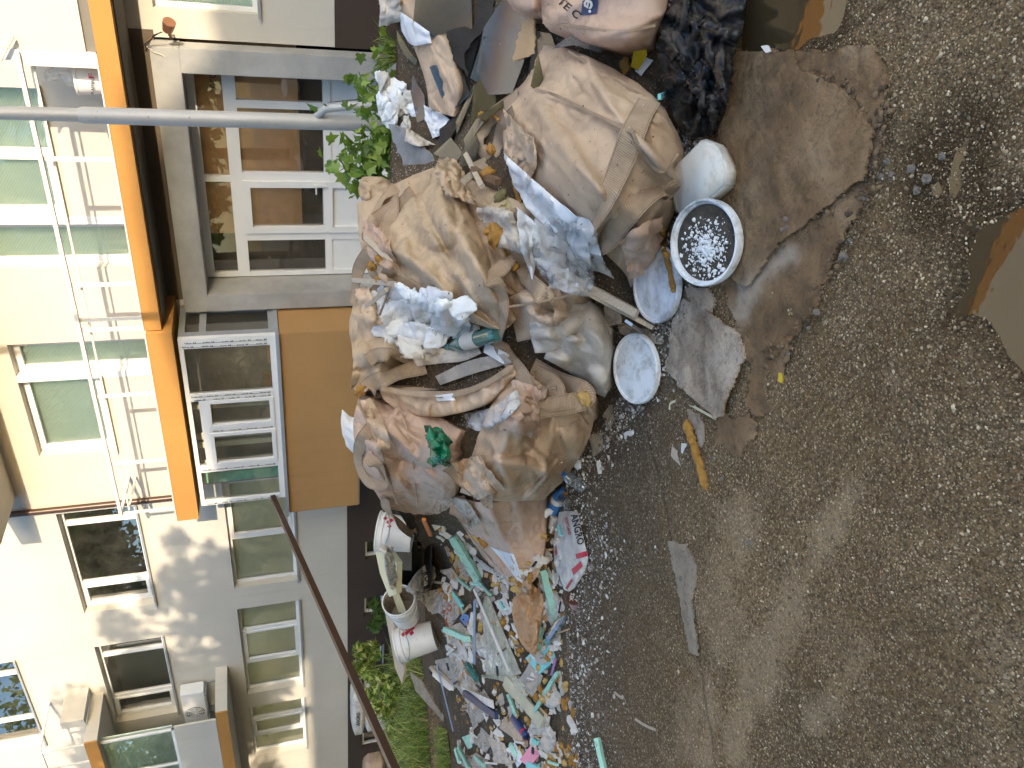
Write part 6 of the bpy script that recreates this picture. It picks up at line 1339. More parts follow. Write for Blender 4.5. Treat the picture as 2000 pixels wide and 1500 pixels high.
# mortar sacks stacked at the plinth
def pillow(name, x0, x1, y0, y1, z0, z1, mat, seed):
    bm = bmesh.new(); bx(bm, x0, x1, y0, y1, z0, z1); bmesh.ops.subdivide_edges(bm, edges=bm.edges[:], cuts=7, use_grid_fill=True); c = Vector(((x0 + x1) / 2, (y0 + y1) / 2, (z0 + z1) / 2)); h = Vector(((x1 - x0) / 2, (y1 - y0) / 2, (z1 - z0) / 2))
    for v in bm.verts:
        q = Vector(((v.co[i] - c[i]) / h[i] for i in range(3))); k = (1 - 0.30 * (abs(q.x) ** 4 + abs(q.y) ** 4) * 0.5) if True else 1
        v.co.z = c.z + q.z * h.z * (1 - 0.45 * max(abs(q.x) ** 5, abs(q.y) ** 5)); v.co.x = c.x + q.x * h.x * (1 - 0.06 * abs(q.y) ** 3); v.co.y = c.y + q.y * h.y * (1 - 0.06 * abs(q.x) ** 3)
        v.co += Vector((0, 0, 1)) * 0.012 * mnoise.noise(v.co * 6 + Vector((seed, 0, 0)))
    return bmobj(name, bm, mat, None, True)
xs0, xs1 = wallp(712, 1424, 10.2)[0], wallp(712, 1345, 10.2)[0]; zg0 = float(gz(0, 10.3)); ztop = wallp(686, 1385, 10.3)[2]; nst = 3; hs = (ztop - zg0) / nst
SB = []
for k in range(nst):
    o = pillow('mortar_sack', xs0 + 0.04 * (k % 2), xs1 + 0.03 * (k % 2), 10.05, 10.55, zg0 + hs * k, zg0 + hs * (k + 1) + 0.01, M['printsack'], k)
    tag(o, ('bottom white mortar sack of the stack at the brown plinth', 'middle white mortar sack of the stack at the brown plinth', 'topmost printed white mortar sack of the stack at the brown plinth')[k], 'mortar sack', 'stacked mortar sacks'); SB.append(o)
def on_sack(px, py):
    d = ray(px, py); return CAM + d * (10.03 / d[1])
text_on('lettering', 'ANGRO', (703, 1418), (0, -26), (-7, 0), M['marks'], SB[2], fixed=on_sack)
for i, (a, b) in enumerate((((738, 1398), (800, 1520)), ((744, 1392), (815, 1525)), ((752, 1402), (828, 1520)))):
    bm = bmesh.new(); pa, pb = gnd(*a, 0.06 + 0.02 * i), gnd(*b, 0.05); tube_bm(bm, [pa, pb], 0.035, 10)
    e = tag(bmobj('wooden_pole', bm, M['wood_new'], None, True), ('cream wooden pole in the grass nearest the wall', 'cream wooden pole in the middle of the three in the grass', 'cream wooden pole in the grass nearest the dirt path')[i], 'pole', 'wooden poles in the grass'); recenter(e)
b0 = gnd(752, 1478, 0.0); e = pillow('bulk_sack', b0[0] - 0.8, b0[0] + 0.25, b0[1] - 0.3, b0[1] + 0.4, b0[2], b0[2] + 0.55, M['tan'], 4); tag(e, 'tan sack far off at the bottom left corner by the plinth', 'bulk sack', 'tan bulk sacks of the dump')
bm = bmesh.new(); q = gnd(742, 1490, 0.0) + np.array([-0.6, 0.9, 0]); 
fin(box('teal_tarp', q[0] - 2.5, q[0] - 0.1, q[1], q[1] + 0.08, q[2], q[2] + 0.85, plain('teal_tarpaulin', (0.05, 0.30, 0.28, 1), 0.5, 0.15, 4), None, 0.02), 'teal board standing at the far left against the plinth', 'board'); bm.free()

# plants
m = N('fresh_grass'); g = m.n('NewGeometry'); m.base(m.ramp(g.outputs['Random Per Island'], [(0.0, (0.05, 0.095, 0.014, 1)), (0.5, (0.20, 0.28, 0.04, 1)), (0.85, (0.38, 0.42, 0.10, 1)), (1.0, (0.50, 0.42, 0.20, 1))])); m.rough(0.6); M['grass'] = m.m
def blades(name, bases, hgt, wid, mat, seed, lean=0.35):
    r = np.random.default_rng(seed); n = len(bases); d = r.normal(size=(n, 3)) * lean; d[:, 2] = 1; d /= np.linalg.norm(d, axis=1)[:, None]; h = hgt * r.uniform(0.45, 1.2, n)
    s = np.cross(d, r.normal(size=(n, 3))); s = s / np.linalg.norm(s, axis=1)[:, None] * wid; bend = r.normal(size=(n, 3)) * 0.25 * h[:, None]; bend[:, 2] = -np.abs(bend[:, 2]) * 0.6
    p0 = bases; p1 = bases + d * (h * 0.55)[:, None]; p2 = bases + d * h[:, None] + bend
    v = np.stack([p0 - s, p0 + s, p1 - s * 0.8, p1 + s * 0.8, p2], 1).reshape(-1, 3); i = np.arange(n) * 5
    return meshobj(name, v, [tuple(q) for q in np.stack([i, i + 1, i + 3, i + 2], 1)] + [tuple(q) for q in np.stack([i + 2, i + 3, i + 4], 1)], mat)
def px_bases(poly, n, seed, h=0.0):
    r = np.random.default_rng(seed); pl = np.array(poly, float); out = []
    while len(out) < n:
        x, y = r.uniform(pl[:, 0].min(), pl[:, 0].max()), r.uniform(pl[:, 1].min(), pl[:, 1].max())
        if inpoly(np.array([x]), np.array([y]), pl)[0]: out.append(gnd(x, y, h))
    return np.array(out)
tag(blades('grass', px_bases([(806, 1262), (826, 1290), (838, 1420), (845, 1520), (800, 1520), (770, 1420), (762, 1330)], 3600, 3), 0.46, 0.006, M['grass'], 4, 0.55), 'bright green weeds and grass along the dirt path', 'grass', kind='stuff')
tag(blades('grass', px_bases([(866, 1420), (880, 1425), (890, 1540), (868, 1540)], 1500, 5), 0.16, 0.005, M['grass'], 6), 'short yellowish grass strip beside the rubble', 'grass', kind='stuff')
tag(blades('dry_litter', px_bases([(835, 1330), (870, 1420), (880, 1520), (845, 1520)], 1400, 7), 0.05, 0.004, plain('straw', (0.34, 0.24, 0.11, 1), 0.9, 0.3), 8, 1.4), 'straw and dead leaves on the dirt path', 'litter', kind='stuff')
for i, (px, py, h, r_, n_) in enumerate(((800, 1292, 0.95, 0.30, 900), (812, 1322, 0.75, 0.34, 900), (806, 1365, 0.55, 0.40, 800), (772, 1196, 0.5, 0.30, 400))):
    b0 = gnd(px, py); t = empty('weed', b0); tag(t, ('tallest leafy weed beside the white bucket', 'bushy weed in front of the tall one by the grass', 'low spreading weed among the grass by the sacks', 'dark weed under the basement window')[i], 'weed', 'weeds by the dirt path'); rr = random.Random(i)
    cs = [(b0[0] + rr.uniform(-.5, .5) * r_ * 1.6, b0[1] + rr.uniform(-.5, .5) * r_ * 1.6, b0[2] + h * rr.uniform(0.3, 0.95), r_ * rr.uniform(0.3, 0.5)) for _ in range(9)]
    adopt(t, leaf_cloud('foliage', cs, n_, 0.05, M['grass'] if i < 3 else M['leaf'], 30 + i, None, 0.0, 2.6)); bm = bmesh.new()
    for c in cs: tube_bm(bm, [b0, ((b0[0] + c[0]) / 2, (b0[1] + c[1]) / 2, (b0[2] * 0.4 + c[2] * 0.6)), c[:3]], [0.006, 0.005, 0.003], 5)
    adopt(t, bmobj('stems', bm, M['grass'], None, True))
# shrub with lobed leaves round the post
m = N('vine_leaf'); g = m.n('NewGeometry'); m.base(m.ramp(g.outputs['Random Per Island'], [(0.0, (0.035, 0.075, 0.012, 1)), (0.55, (0.14, 0.25, 0.04, 1)), (1.0, (0.36, 0.46, 0.10, 1))])); m.rough(0.45)
tl = m.n('BsdfTranslucent'); tl.inputs[0].default_value = (0.22, 0.36, 0.05, 1); mx = m.n('MixShader'); mx.inputs[0].default_value = 0.35; m.l(m.b.outputs[0], mx.inputs[1]); m.l(tl.outputs[0], mx.inputs[2]); m.l(mx.outputs[0], m.out.inputs[0]); M['vine'] = m.m
LO = [(0, 0), (0.28, -0.10), (0.52, 0.08), (0.36, 0.30), (0.56, 0.58), (0.26, 0.58), (0.0, 1.0), (-0.26, 0.58), (-0.56, 0.58), (-0.36, 0.30), (-0.52, 0.08), (-0.28, -0.10)]
def vine(label, stems, n, size, seed):
    rr = np.random.default_rng(seed); root = P(*stems[0][0]); t = empty('shrub', root); tag(t, label, 'shrub', 'shrubs round the steel post'); V = []; F = []; bm = bmesh.new(); paths = []
    for st in stems:
        A = spline([P(*q) for q in st], 8); paths.append(A); tube_bm(bm, list(A), [0.007 * (1 - 0.7 * i / len(A)) for i in range(len(A))], 5)
    for k in range(n):
        A = paths[k % len(paths)]; f = rr.uniform(0.15, 1.0); q = A[int(f * (len(A) - 1))] + rr.normal(size=3) * size * 0.75; s = size * rr.uniform(0.5, 1.25)
        up = unit(rr.normal(size=3) * 0.8 + np.array([0, 0, -0.5])); nn = unit(rr.normal(size=3) * 0.7 + unit(CAM - q) * 0.5 + np.array([0, 0, 0.6])); nn = unit(nn - up * (nn @ up)); sd_ = np.cross(up, nn); o = len(V)
        for (x, y) in LO: V.append(q + sd_ * x * s + up * y * s + nn * (abs(x) * 0.35 - 0.2 * y * y) * s)
        V.append(q + up * 0.35 * s - nn * 0.05 * s)
        for i in range(12): F.append((o + i, o + (i + 1) % 12, o + 12))
    adopt(t, meshobj('leaves', V, F, M['vine'], None)); adopt(t, bmobj('stems', bm, M['bark'], None, True))
vine('leafy vine shrub left of the steel post in front of the door', [[(785, 300, 5.3), (740, 300, 5.3), (700, 310, 5.25), (662, 335, 5.2)], [(785, 290, 5.3), (735, 280, 5.25), (700, 285, 5.2), (690, 320, 5.2)], [(780, 320, 5.3), (745, 330, 5.2), (715, 345, 5.15), (690, 350, 5.1)], [(785, 280, 5.3), (760, 275, 5.2), (745, 300, 5.1)]], 170, 0.088, 5)
vine('leafy vine shrub right of the steel post with thin climbing shoots', [[(790, 215, 5.4), (745, 205, 5.4), (700, 195, 5.35), (640, 200, 5.3)], [(790, 200, 5.4), (750, 185, 5.35), (715, 165, 5.3), (700, 140, 5.3)], [(790, 230, 5.4), (760, 225, 5.3), (730, 215, 5.3), (690, 220, 5.3)], [(785, 180, 5.4), (755, 160, 5.35), (735, 165, 5.3)]], 85, 0.075, 7)
vine('small pale leaved shoot at the right end of the plinth', [[(775, 108, 5.2), (750, 102, 5.2), (732, 100, 5.2)]], 9, 0.075, 9)
p = np.array([P(770 - abs(rr_), 100 + rr_ * 0.8, 5.2) for rr_ in np.linspace(-22, 22, 240)]); e = tag(blades('grass_tuft', p - np.array([0, 0, 0.1]), 0.22, 0.003, M['grass'], 12), 'thin grassy tuft behind the small tan sack', 'grass tuft'); recenter(e)

# ------------------------------------------------------------------ left rubble: buckets, boxes, sacks
def pail(b, t, r, label, print_=False, open_=False, seed=0, squash=1.0):
    pb, db, _ = at(*b); v = unit(CAM - pb); pb = pb + v * r * 0.6; pt = P(t[0], t[1], db - r * 0.6 + (t[2] if len(t) > 2 else 0.0)); ax = pt - pb; L = np.linalg.norm(ax); e = empty('white_bucket', pb); tag(e, label, 'bucket', 'white buckets on the rubble')
    prof = [(0.0, 0.0), (r * 0.84, 0.0), (r * 0.86, 0.01), (r * 0.97, L * 0.80), (r * 1.04, L * 0.81), (r * 1.04, L * 0.86), (r * 0.99, L * 0.87), (r * 1.01, L * 0.95), (r * 1.06, L * 0.96), (r * 1.06, L), (r * 0.98, L)]
    if open_: prof += [(r * 0.96, L * 0.9), (r * 0.86, L * 0.25), (0.0, L * 0.24)]
    else: prof += [(r * 0.94, L * 0.985), (0.0, L * 0.985)]
    o = lathe('body', prof[:12] if open_ else prof, pb, ax, M['pail'], 40, cap=not open_, squash=squash); adopt(e, o); add_surface(o)
    if open_: adopt(e, lathe('inside', prof[10:], pb, ax, M['pail_in'], 40, cap=False, squash=squash))
    s = unit(np.cross(ax, v)); hp_ = [pb + ax * 0.9 + s * r * 1.06 * math.cos(k) + (unit(v - unit(ax) * (v @ unit(ax))) * 1.08 * r * math.sin(k)) - unit(ax) * L * 0.28 * math.sin(k) for k in np.linspace(0.1, math.pi - 0.1, 15)]
    adopt(e, tube('handle', hp_, 0.004, M['can_grey'])); return e
e1 = pail((850, 1240), (776, 1262), 0.165, 'white bucket with a red diamond print standing upright on the rubble')
for i, (x, y) in enumerate(((806, 1212), (812, 1218), (818, 1210), (800, 1220), (806, 1226), (812, 1206), (800, 1230), (794, 1226), (794, 1236), (788, 1238), (804, 1236))):
    o = sheet('red_mark', [[(x - 5, y + 1), (x - 1, y + 6)], [(x + 1, y - 5), (x + 5, y)]], M['red'], res=0.01, lift=0.003, iters=0, back=0, on_top=True, smooth_on=0); adopt(e1, o)
e2 = pail((806, 1046), (738, 1037), 0.155, 'white bucket at the back with a tan strap over it')
for i, (x, y) in enumerate(((752, 1012), (758, 1020), (764, 1016), (760, 1028))):
    o = sheet('red_mark', [[(x - 4, y), (x, y + 4)], [(x, y - 4), (x + 5, y)]], M['red'], res=0.01, lift=0.003, iters=0, back=0, on_top=True, smooth_on=0); adopt(e2, o)
pail((795, 1205), (778, 1172, -0.25), 0.15, 'tipped open bucket with a crusty grey brown inside', open_=True)
# open black crate
c0, dc, _ = at(815, 1105); rt_ = unit(P(815, 1090, dc) - P(815, 1120, dc)); upv = np.array([0, 0, 1.]); upv = unit(upv - rt_ * (upv @ rt_)); fw_ = np.cross(upv, rt_); fw_ = fw_ * np.sign(fw_ @ (CAM - c0))
w2, h2, dp = 46 * dc / FPX, 66 * dc / FPX, 0.34; e = empty('black_crate', c0); tag(e, 'open black box with a drooping dull brown lid at the back of the rubble', 'box')
c0 = c0 + fw_ * 0.02 - upv * h2 * 0.42
def panel(name, o, a, b, mat, t=0.012):
    nn = unit(np.cross(a, b)); bm = bmesh.new(); v = [bm.verts.new(o + a * i + b * j + nn * k * t) for k in (0, 1) for i, j in ((0, 0), (1, 0), (1, 1), (0, 1))]
    for q in ((3, 2, 1, 0), (4, 5, 6, 7), (0, 1, 5, 4), (1, 2, 6, 5), (2, 3, 7, 6), (3, 0, 4, 7)): bm.faces.new([v[i] for i in q])
    return bmobj(name, bm, mat)
L0 = c0 - rt_ * w2
adopt(e, panel('back_panel', L0 - fw_ * dp, rt_ * 2 * w2, upv * h2, M['black_plastic']), panel('side_panel', L0, -fw_ * dp, upv * h2, M['black_plastic']), panel('side_panel', L0 + rt_ * 2 * w2, -fw_ * dp, upv * h2, M['black_plastic']),
      panel('top_panel', L0 + upv * h2, rt_ * 2 * w2, -fw_ * dp, M['brown_card']), panel('bottom_panel', L0, rt_ * 2 * w2, -fw_ * dp, M['black_plastic']),
      panel('flap', L0 + upv * h2 + rt_ * w2 * 0.9, rt_ * w2 * 1.3, fw_ * 0.06 - upv * 0.12, M['brown_card'], 0.01), panel('flap', L0 + upv * (h2 + 0.01), rt_ * w2 * 1.2, fw_ * 0.05 + upv * 0.05, M['brown_card'], 0.01))
fin(plate('plastic_tray', [(730, 1062), (742, 1052), (775, 1100), (774, 1160), (760, 1166), (742, 1120)], 0.05, M['tray'], 0.05, seed=21), 'pale yellow tray behind the black box', 'tray')
fin(plate('plastic_tray', [(762, 1150), (774, 1160), (790, 1200), (778, 1196)], 0.03, M['tray'], 0.05, seed=22), 'pale yellow tray edge between the black box and the tipped bucket', 'tray')
fin(plate('board_edge', [(752, 1196), (766, 1206), (790, 1310), (785, 1335), (772, 1306)], 0.03, M['wood'], 0.02, seed=23), 'thin grey board edge standing behind the printed white bucket', 'board')
fin(plate('board_edge', [(800, 1312), (822, 1330), (858, 1392), (880, 1404), (868, 1412), (812, 1350)], 0.02, M['slab'], 0.03, seed=24), 'long grey green board along the edge of the dirt path', 'board')
S_ = crumple('printed_sack', [[(792, 1150), (812, 1120), (835, 1098)], [(806, 1160), (826, 1132), (848, 1108)], [(825, 1165), (842, 1145), (852, 1125)]], M['printsack'], 'crumpled mortar sack in front of the black box', 'sack', 'printed mortar sacks', seed=101, lift=0.06, bulge=0.05)
S2 = crumple('printed_sack', [[(750, 1075), (752, 1110), (762, 1150)], [(765, 1070), (772, 1110), (780, 1140)]], M['printsack'], 'printed mortar sack on top of the black box lid', 'sack', 'printed mortar sacks', seed=102, lift=0.08)
S3 = crumple('printed_sack', [[(1092, 1000), (1108, 998), (1128, 1000)], [(1084, 1040), (1112, 1048), (1141, 1058)], [(1082, 1085), (1112, 1092), (1148, 1088)], [(1092, 1122), (1118, 1126), (1142, 1116)], [(1102, 1152), (1112, 1155), (1122, 1148)]], M['printsack'], 'flattened white mortar sack with black lettering at the gravel edge', 'sack', 'printed mortar sacks', seed=103, lift=0.05, ex=0.05, ey=0.06, bulge=0.05, back=0.0)
V = np.array([v.co[:] for v in S3.data.vertices]) + np.array(S3.location); SCENE_BVH.append(BVHTree.FromPolygons([tuple(v) for v in V], [tuple(p.vertices) for p in S3.data.polygons]))
V = np.array([v.co[:] for v in S_.data.vertices]) + np.array(S_.location); SCENE_BVH.append(BVHTree.FromPolygons([tuple(v) for v in V], [tuple(p.vertices) for p in S_.data.polygons]))
text_on('lettering', 'ANGRO', (1114, 1006), (14, 60), (14, -5), M['marks'], S3, 0.010)
text_on('small_lettering', 'PORTLAND', (1102, 1012), (8, 34), (6, -2), M['red'], S3, 0.010)
for g in ([[(1124, 1082), (1146, 1076)], [(1126, 1092), (1148, 1086)]], [[(1116, 1112), (1134, 1096)], [(1120, 1124), (1138, 1106)]], [[(1104, 1148), (1116, 1130)], [(1108, 1152), (1119, 1134)]], [[(1082, 1060), (1084, 1085)], [(1086, 1060), (1088, 1085)]]):
    o = sheet('red_band', g, M['red'], res=0.008, lift=0.012, iters=0, back=0, on_top=True, smooth_on=1); adopt(S3, o)
text_on('lettering', 'RO', (824, 1120), (8, 18), (10, -4), M['marks'], S_, 0.012)

# crumpled paper and rags over the left rubble
RG = [([(805, 1160), (860, 1150)], [(845, 1200), (880, 1190)], 'grey_cloth', 'grey paper sack sheet right of the printed bucket'), ([(850, 1190), (885, 1160)], [(880, 1225), (905, 1190)], 'grey_cloth', 'grey torn paper below the tipped bucket'),
      ([(862, 1230), (900, 1215)], [(890, 1275), (925, 1255)], 'white_sack', 'pale paper sheet right of the printed bucket foot'), ([(850, 1290), (890, 1280)], [(870, 1330), (905, 1320)], 'grey_cloth', 'grey rag beside the dirty shoe'),
      ([(880, 1330), (915, 1300)], [(915, 1375), (940, 1340)], 'white_sack', 'pale sheet below the dirty shoe'), ([(905, 1380), (945, 1345)], [(925, 1420), (965, 1390)], 'grey_cloth', 'grey paper left of the navy strip'),
      ([(930, 1268), (960, 1262)], [(945, 1312), (985, 1300)], 'film_white', 'milky plastic beside the dark teal bar'), ([(955, 1440), (985, 1452)], [(965, 1490), (990, 1492)], 'white_sack', 'limp dirty white rag at the bottom edge'),
      ([(910, 1250), (935, 1235)], [(925, 1275), (950, 1262)], 'white_sack', 'pale cloth scrap near the orange rag'), ([(990, 1462), (1005, 1450)], [(1010, 1500), (1022, 1486)], 'white_cloth', 'white sheet edge above the pink board'),
      ([(900, 1490), (930, 1470)], [(935, 1530), (965, 1500)], 'grey_cloth', 'grey sheet at the bottom edge beside the mint bars'), ([(860, 1115), (900, 1105)], [(880, 1135), (910, 1130)], 'white_sack', 'small dirty paper near the foam sticks'),
      ([(850, 1025), (895, 1055)], [(858, 1040), (900, 1068)], 'paper', 'white paper strip on the dirt beside the flat sack'), ([(965, 1175), (985, 1205)], [(985, 1165), (1000, 1195)], 'paper', 'white scrap between the mesh and the kraft paper')]
RG += [([(920, 1080), (960, 1110)], [(940, 1110), (985, 1130)], 'plaster_dirty', 'dusty grey sheet beside the white corner of the flat sack'), ([(1000, 1170), (1010, 1210)], [(1030, 1240), (1020, 1270)], 'white_sack', 'dusty pale sheet under the kraft paper'),
      ([(1035, 1290), (1060, 1320)], [(1010, 1330), (1040, 1360)], 'grey_cloth', 'dusty grey sheet between the turquoise square and the channel'), ([(1060, 1420), (1085, 1430)], [(1050, 1460), (1080, 1475)], 'white_sack', 'dirty rag beside the pink board'),
      ([(870, 1260), (900, 1250)], [(880, 1300), (915, 1290)], 'printsack', 'crumpled pale sack under the printed bucket'), ([(890, 1090), (880, 1120)], [(930, 1100), (915, 1135)], 'grey_cloth', 'dusty sheet beneath the ochre foam chain'), ([(940, 1420), (960, 1440)], [(925, 1450), (950, 1470)], 'grey_cloth', 'grey sheet beside the thick mint block'),
      ([(1040, 1390), (1075, 1400)], [(1030, 1430), (1060, 1440)], 'plaster_dirty', 'dusty crumbling sheet between the can and the white block'), ([(1075, 1150), (1095, 1175)], [(1060, 1180), (1085, 1210)], 'white_sack', 'dirty pale rag between the mint strip and the clear bottle')]
for i, (r0, r1, mt, lb) in enumerate(RG):
    mid_r = [((a[0] + b[0]) / 2 + 3, (a[1] + b[1]) / 2) for a, b in zip(r0, r1)]
    crumple('paper_rag', [r0, mid_r, r1], M[mt], lb, 'rag', None, seed=110 + i, lift=0.045, ex=0.2, ey=0.2)
crumple('rust_rag', [[(852, 1182), (862, 1196)], [(868, 1205), (880, 1215)], [(878, 1240), (890, 1248)]], M['rust_cloth'], 'long rust red rag hanging over grey paper', 'rag', seed=131, lift=0.05); crumple('rust_rag', [[(862, 1180), (882, 1178)], [(868, 1205), (890, 1205)]], M['rust_cloth'], 'small rust red rag above the blue box', 'rag', seed=132, lift=0.05)
crumple('tan_scrap', [[(985, 1400), (975, 1422)], [(1012, 1412), (1000, 1440)], [(1022, 1445), (1028, 1462)]], M['tan'], 'curved tan cloth scrap beside the blue can', 'cloth scrap', seed=133, lift=0.05, ex=0.05, ey=0.05)
crumple('kraft_paper', [[(1028, 1128), (1040, 1140), (1060, 1160)], [(1008, 1165), (1035, 1180), (1062, 1185)], [(1010, 1215), (1030, 1215), (1056, 1212)], [(1015, 1250), (1035, 1262), (1052, 1240)], [(1040, 1280), (1046, 1276), (1050, 1270)]], M['kraft'], 'crumpled brown kraft paper on the mint boards', 'kraft paper', seed=134, lift=0.06, ex=0.22, ey=0.22, iters=110, bulge=0.05, af=[(85, 40, 12, 0.022, 7)])
crumple('fibreglass_mesh', [[(946, 1158), (952, 1162), (958, 1172)], [(944, 1215), (965, 1225), (985, 1238)], [(946, 1270), (975, 1280), (1002, 1278)], [(950, 1318), (985, 1322), (1018, 1316)]], M['mesh'], 'folded fibreglass mesh with a perforated corner strip', 'mesh', seed=135, lift=0.07, ex=0.05, ey=0.07)
fin(bar('corner_bead', (948, 1156), (1019, 1316), 6, 0.008, M['paper'], 0.10), 'long white perforated corner strip along the mesh', 'corner strip'); fin(bar('corner_bead', (944, 1166), (943, 1288), 5, 0.008, M['can_grey'], 0.10), 'grey perforated corner strip at the far edge of the mesh', 'corner strip')
fin(bar('corner_bead', (868, 1292), (900, 1420), 3, 0.006, M['can_grey'], 0.12), 'thin grey wire like strip over the grey paper', 'corner strip'); fin(bar('plastic_channel', (998, 1330), (1072, 1412), 24, 0.02, M['tray_clear'], 0.04, worn=0.1), 'yellowed translucent plastic channel left of the white foam block', 'channel')
crumple('clear_wrap', [[(938, 1320), (958, 1318)], [(990, 1335), (1005, 1320)], [(1020, 1372), (1035, 1352)]], M['tray_clear'], 'yellowish clear wrap over the plastic channel', 'wrap', seed=136, lift=0.06)
fin(bar('navy_strip', (926, 1352), (992, 1396), 12, 0.03, M['navy'], 0.07), 'navy blue carton edge on the grey paper', 'carton'); fin(bar('white_strip', (918, 1345), (980, 1372), 14, 0.01, M['paper'], 0.06), 'grey white carton strip right of the navy edge', 'carton')
fin(plate('small_carton', [(962, 1405), (980, 1392), (988, 1406), (972, 1420)], 0.03, M['paper'], 0.04, seed=31), 'small white carton lid above the blue can', 'carton'); fin(plate('blue_box', [(898, 1208), (905, 1198), (924, 1204), (925, 1220), (908, 1222)], 0.05, M['blue'], 0.06, seed=32), 'crushed blue box among the foam lumps', 'box')
# shoe
pa, da, _ = at(852, 1304); pb, _, _ = at(892, 1346); v = unit(CAM - pa); ax = pb - pa; L = np.linalg.norm(ax); ax = ax / L; nn = unit(0.6 * v + 0.6 * np.array([0, 0, 1.])); nn = unit(nn - ax * (nn @ ax)); sd_ = np.cross(ax, nn); pa = pa + nn * 0.03
def loft(name, secs, mat, seg=18):
    bm = bmesh.new(); rings = []
    for f, w, h, z in secs: rings.append([bm.verts.new(pa + ax * L * f + sd_ * (w * math.copysign(abs(math.cos(t)) ** 0.8, math.cos(t))) + nn * (z + h * math.sin(t))) for t in np.linspace(0, 2 * math.pi, seg, endpoint=False)])
    for r0, r1 in zip(rings, rings[1:]):
        for k in range(seg): bm.faces.new((r0[k], r0[(k + 1) % seg], r1[(k + 1) % seg], r1[k]))
    bm.faces.new(rings[0][::-1]); bm.faces.new(rings[-1]); return bmobj(name, bm, mat, None, True)
e = empty('shoe', pa); tag(e, 'dirty white sports shoe lying on grey paper behind the rubble', 'shoe')
adopt(e, loft('sole', [(0.0, .02, .008, .0), (0.05, .036, .013, .0), (0.3, .034, .012, .0), (0.6, .042, .012, .0), (0.85, .042, .011, .0), (1.0, .018, .008, .004)], M['paper']),
      loft('upper', [(0.03, .028, .030, .030), (0.12, .034, .044, .042), (0.3, .033, .046, .044), (0.45, .036, .036, .036), (0.7, .040, .026, .026), (0.92, .034, .018, .018), (0.99, .012, .010, .012)], M['pail']),
      loft('opening', [(0.10, .018, .006, .085), (0.22, .022, .006, .089), (0.34, .016, .006, .084)], M['charred']))
bm = bmesh.new()
for k in range(5): f = 0.42 + 0.07 * k; z = 0.078 - 0.006 * k; tube_bm(bm, [pa + ax * L * f - sd_ * 0.026 + nn * (z - 0.010), pa + ax * L * f + nn * z, pa + ax * L * (f + 0.05) + sd_ * 0.026 + nn * (z - 0.012)], 0.004, 5)
adopt(e, bmobj('laces', bm, M['plaster'], None, True))

# insulation board pieces
XB = [((890, 1042), (940, 1126), 17, .045, 'xps', 'long mint insulation bar with a dark edge beside the flat tan sack'), ((1058, 1110), (1082, 1206), 14, .03, 'xps', 'long mint insulation strip in front of the kraft paper'), ((878, 1228), (926, 1248), 11, .03, 'xps_pale', 'curved pale mint strip near the rust rags'),
      ((1099, 1308), (1052, 1388), 8, .025, 'xps', 'thin mint strip standing against the white foam block'), ((998, 1352), (1014, 1394), 7, .02, 'xps', 'thin mint strip beside the yellowed channel'), ((922, 1298), (942, 1328), 11, .03, 'bottle_teal', 'dark teal bar beside the milky plastic'),
      ((903, 1132), (928, 1152), 6, .02, 'xps', 'short mint sliver right of the mesh tip'), ((944, 1138), (968, 1164), 6, .02, 'xps', 'mint sliver at the mesh tip'), ((893, 1160), (912, 1186), 9, .02, 'xps_cyan', 'turquoise sliver among the foam lumps'), ((908, 1182), (914, 1198), 6, .02, 'xps', 'tiny mint stick above the blue box'),
      ((904, 1462), (926, 1505), 7, .03, 'xps', 'mint bar beside the dark gap at the bottom edge'), ((898, 1466), (906, 1492), 6, .03, 'xps_pale', 'pale mint bar next to the other at the bottom edge'), ((938, 1480), (956, 1496), 8, .025, 'xps', 'short mint stick on the grey sheet at the bottom edge'), ((1174, 1440), (1190, 1506), 11, .025, 'xps_pale', 'lone pale mint bar lying on open ground at the bottom edge'),
      ((1006, 1455), (1018, 1478), 9, .02, 'xps_pale', 'pale mint sliver behind the pink board'), ((1042, 1490), (1062, 1500), 12, .03, 'xps_cyan', 'turquoise lump below the pink board'), ((1052, 1445), (1060, 1452), 9, .02, 'xps_cyan', 'little turquoise bit left of the pink board'), ((1066, 1222), (1050, 1262), 14, .03, 'xps', 'dusty mint block beneath the kraft paper'),
      ((985, 1178), (992, 1192), 5, .015, 'xps_cyan', 'tiny turquoise stick below the mesh strip'), ((930, 1140), (950, 1142), 5, .015, 'xps_pale', 'pale curled mint sliver by the long bar'), ((1100, 1030), (1105, 1050), 5, .015, 'xps_cyan', 'tiny turquoise bit by the printed sack'), ((1082, 1486), (1100, 1492), 5, .015, 'xps_pale', 'pale mint splinter in the foam cluster'),
      ((1178, 792), (1182, 800), 6, .02, 'xps_cyan', 'turquoise crumb by the clean lid') if False else ((1288, 212), (1300, 205), 7, .02, 'xps_cyan', 'turquoise crumb between the front sack and the bin liner')]
for i, (a, b, w, t, mt, lb) in enumerate(XB): fin(bar('insulation_strip', a, b, w, t, M[mt], 0.03, worn=0.12, seed=i), lb, 'insulation strip', 'mint insulation offcuts')
fin(plate('insulation_board', [(1026, 1286), (1066, 1246), (1097, 1277), (1053, 1317)], 0.035, M['xps_cyan'], 0.045, seed=41), 'square turquoise insulation board in front of the kraft paper', 'insulation board', surf=True); fin(plate('insulation_board', [(902, 1440), (924, 1431), (931, 1455), (914, 1463)], 0.07, M['xps'], 0.06, seed=42), 'thick mint insulation block at the rear edge near the bottom', 'insulation board')
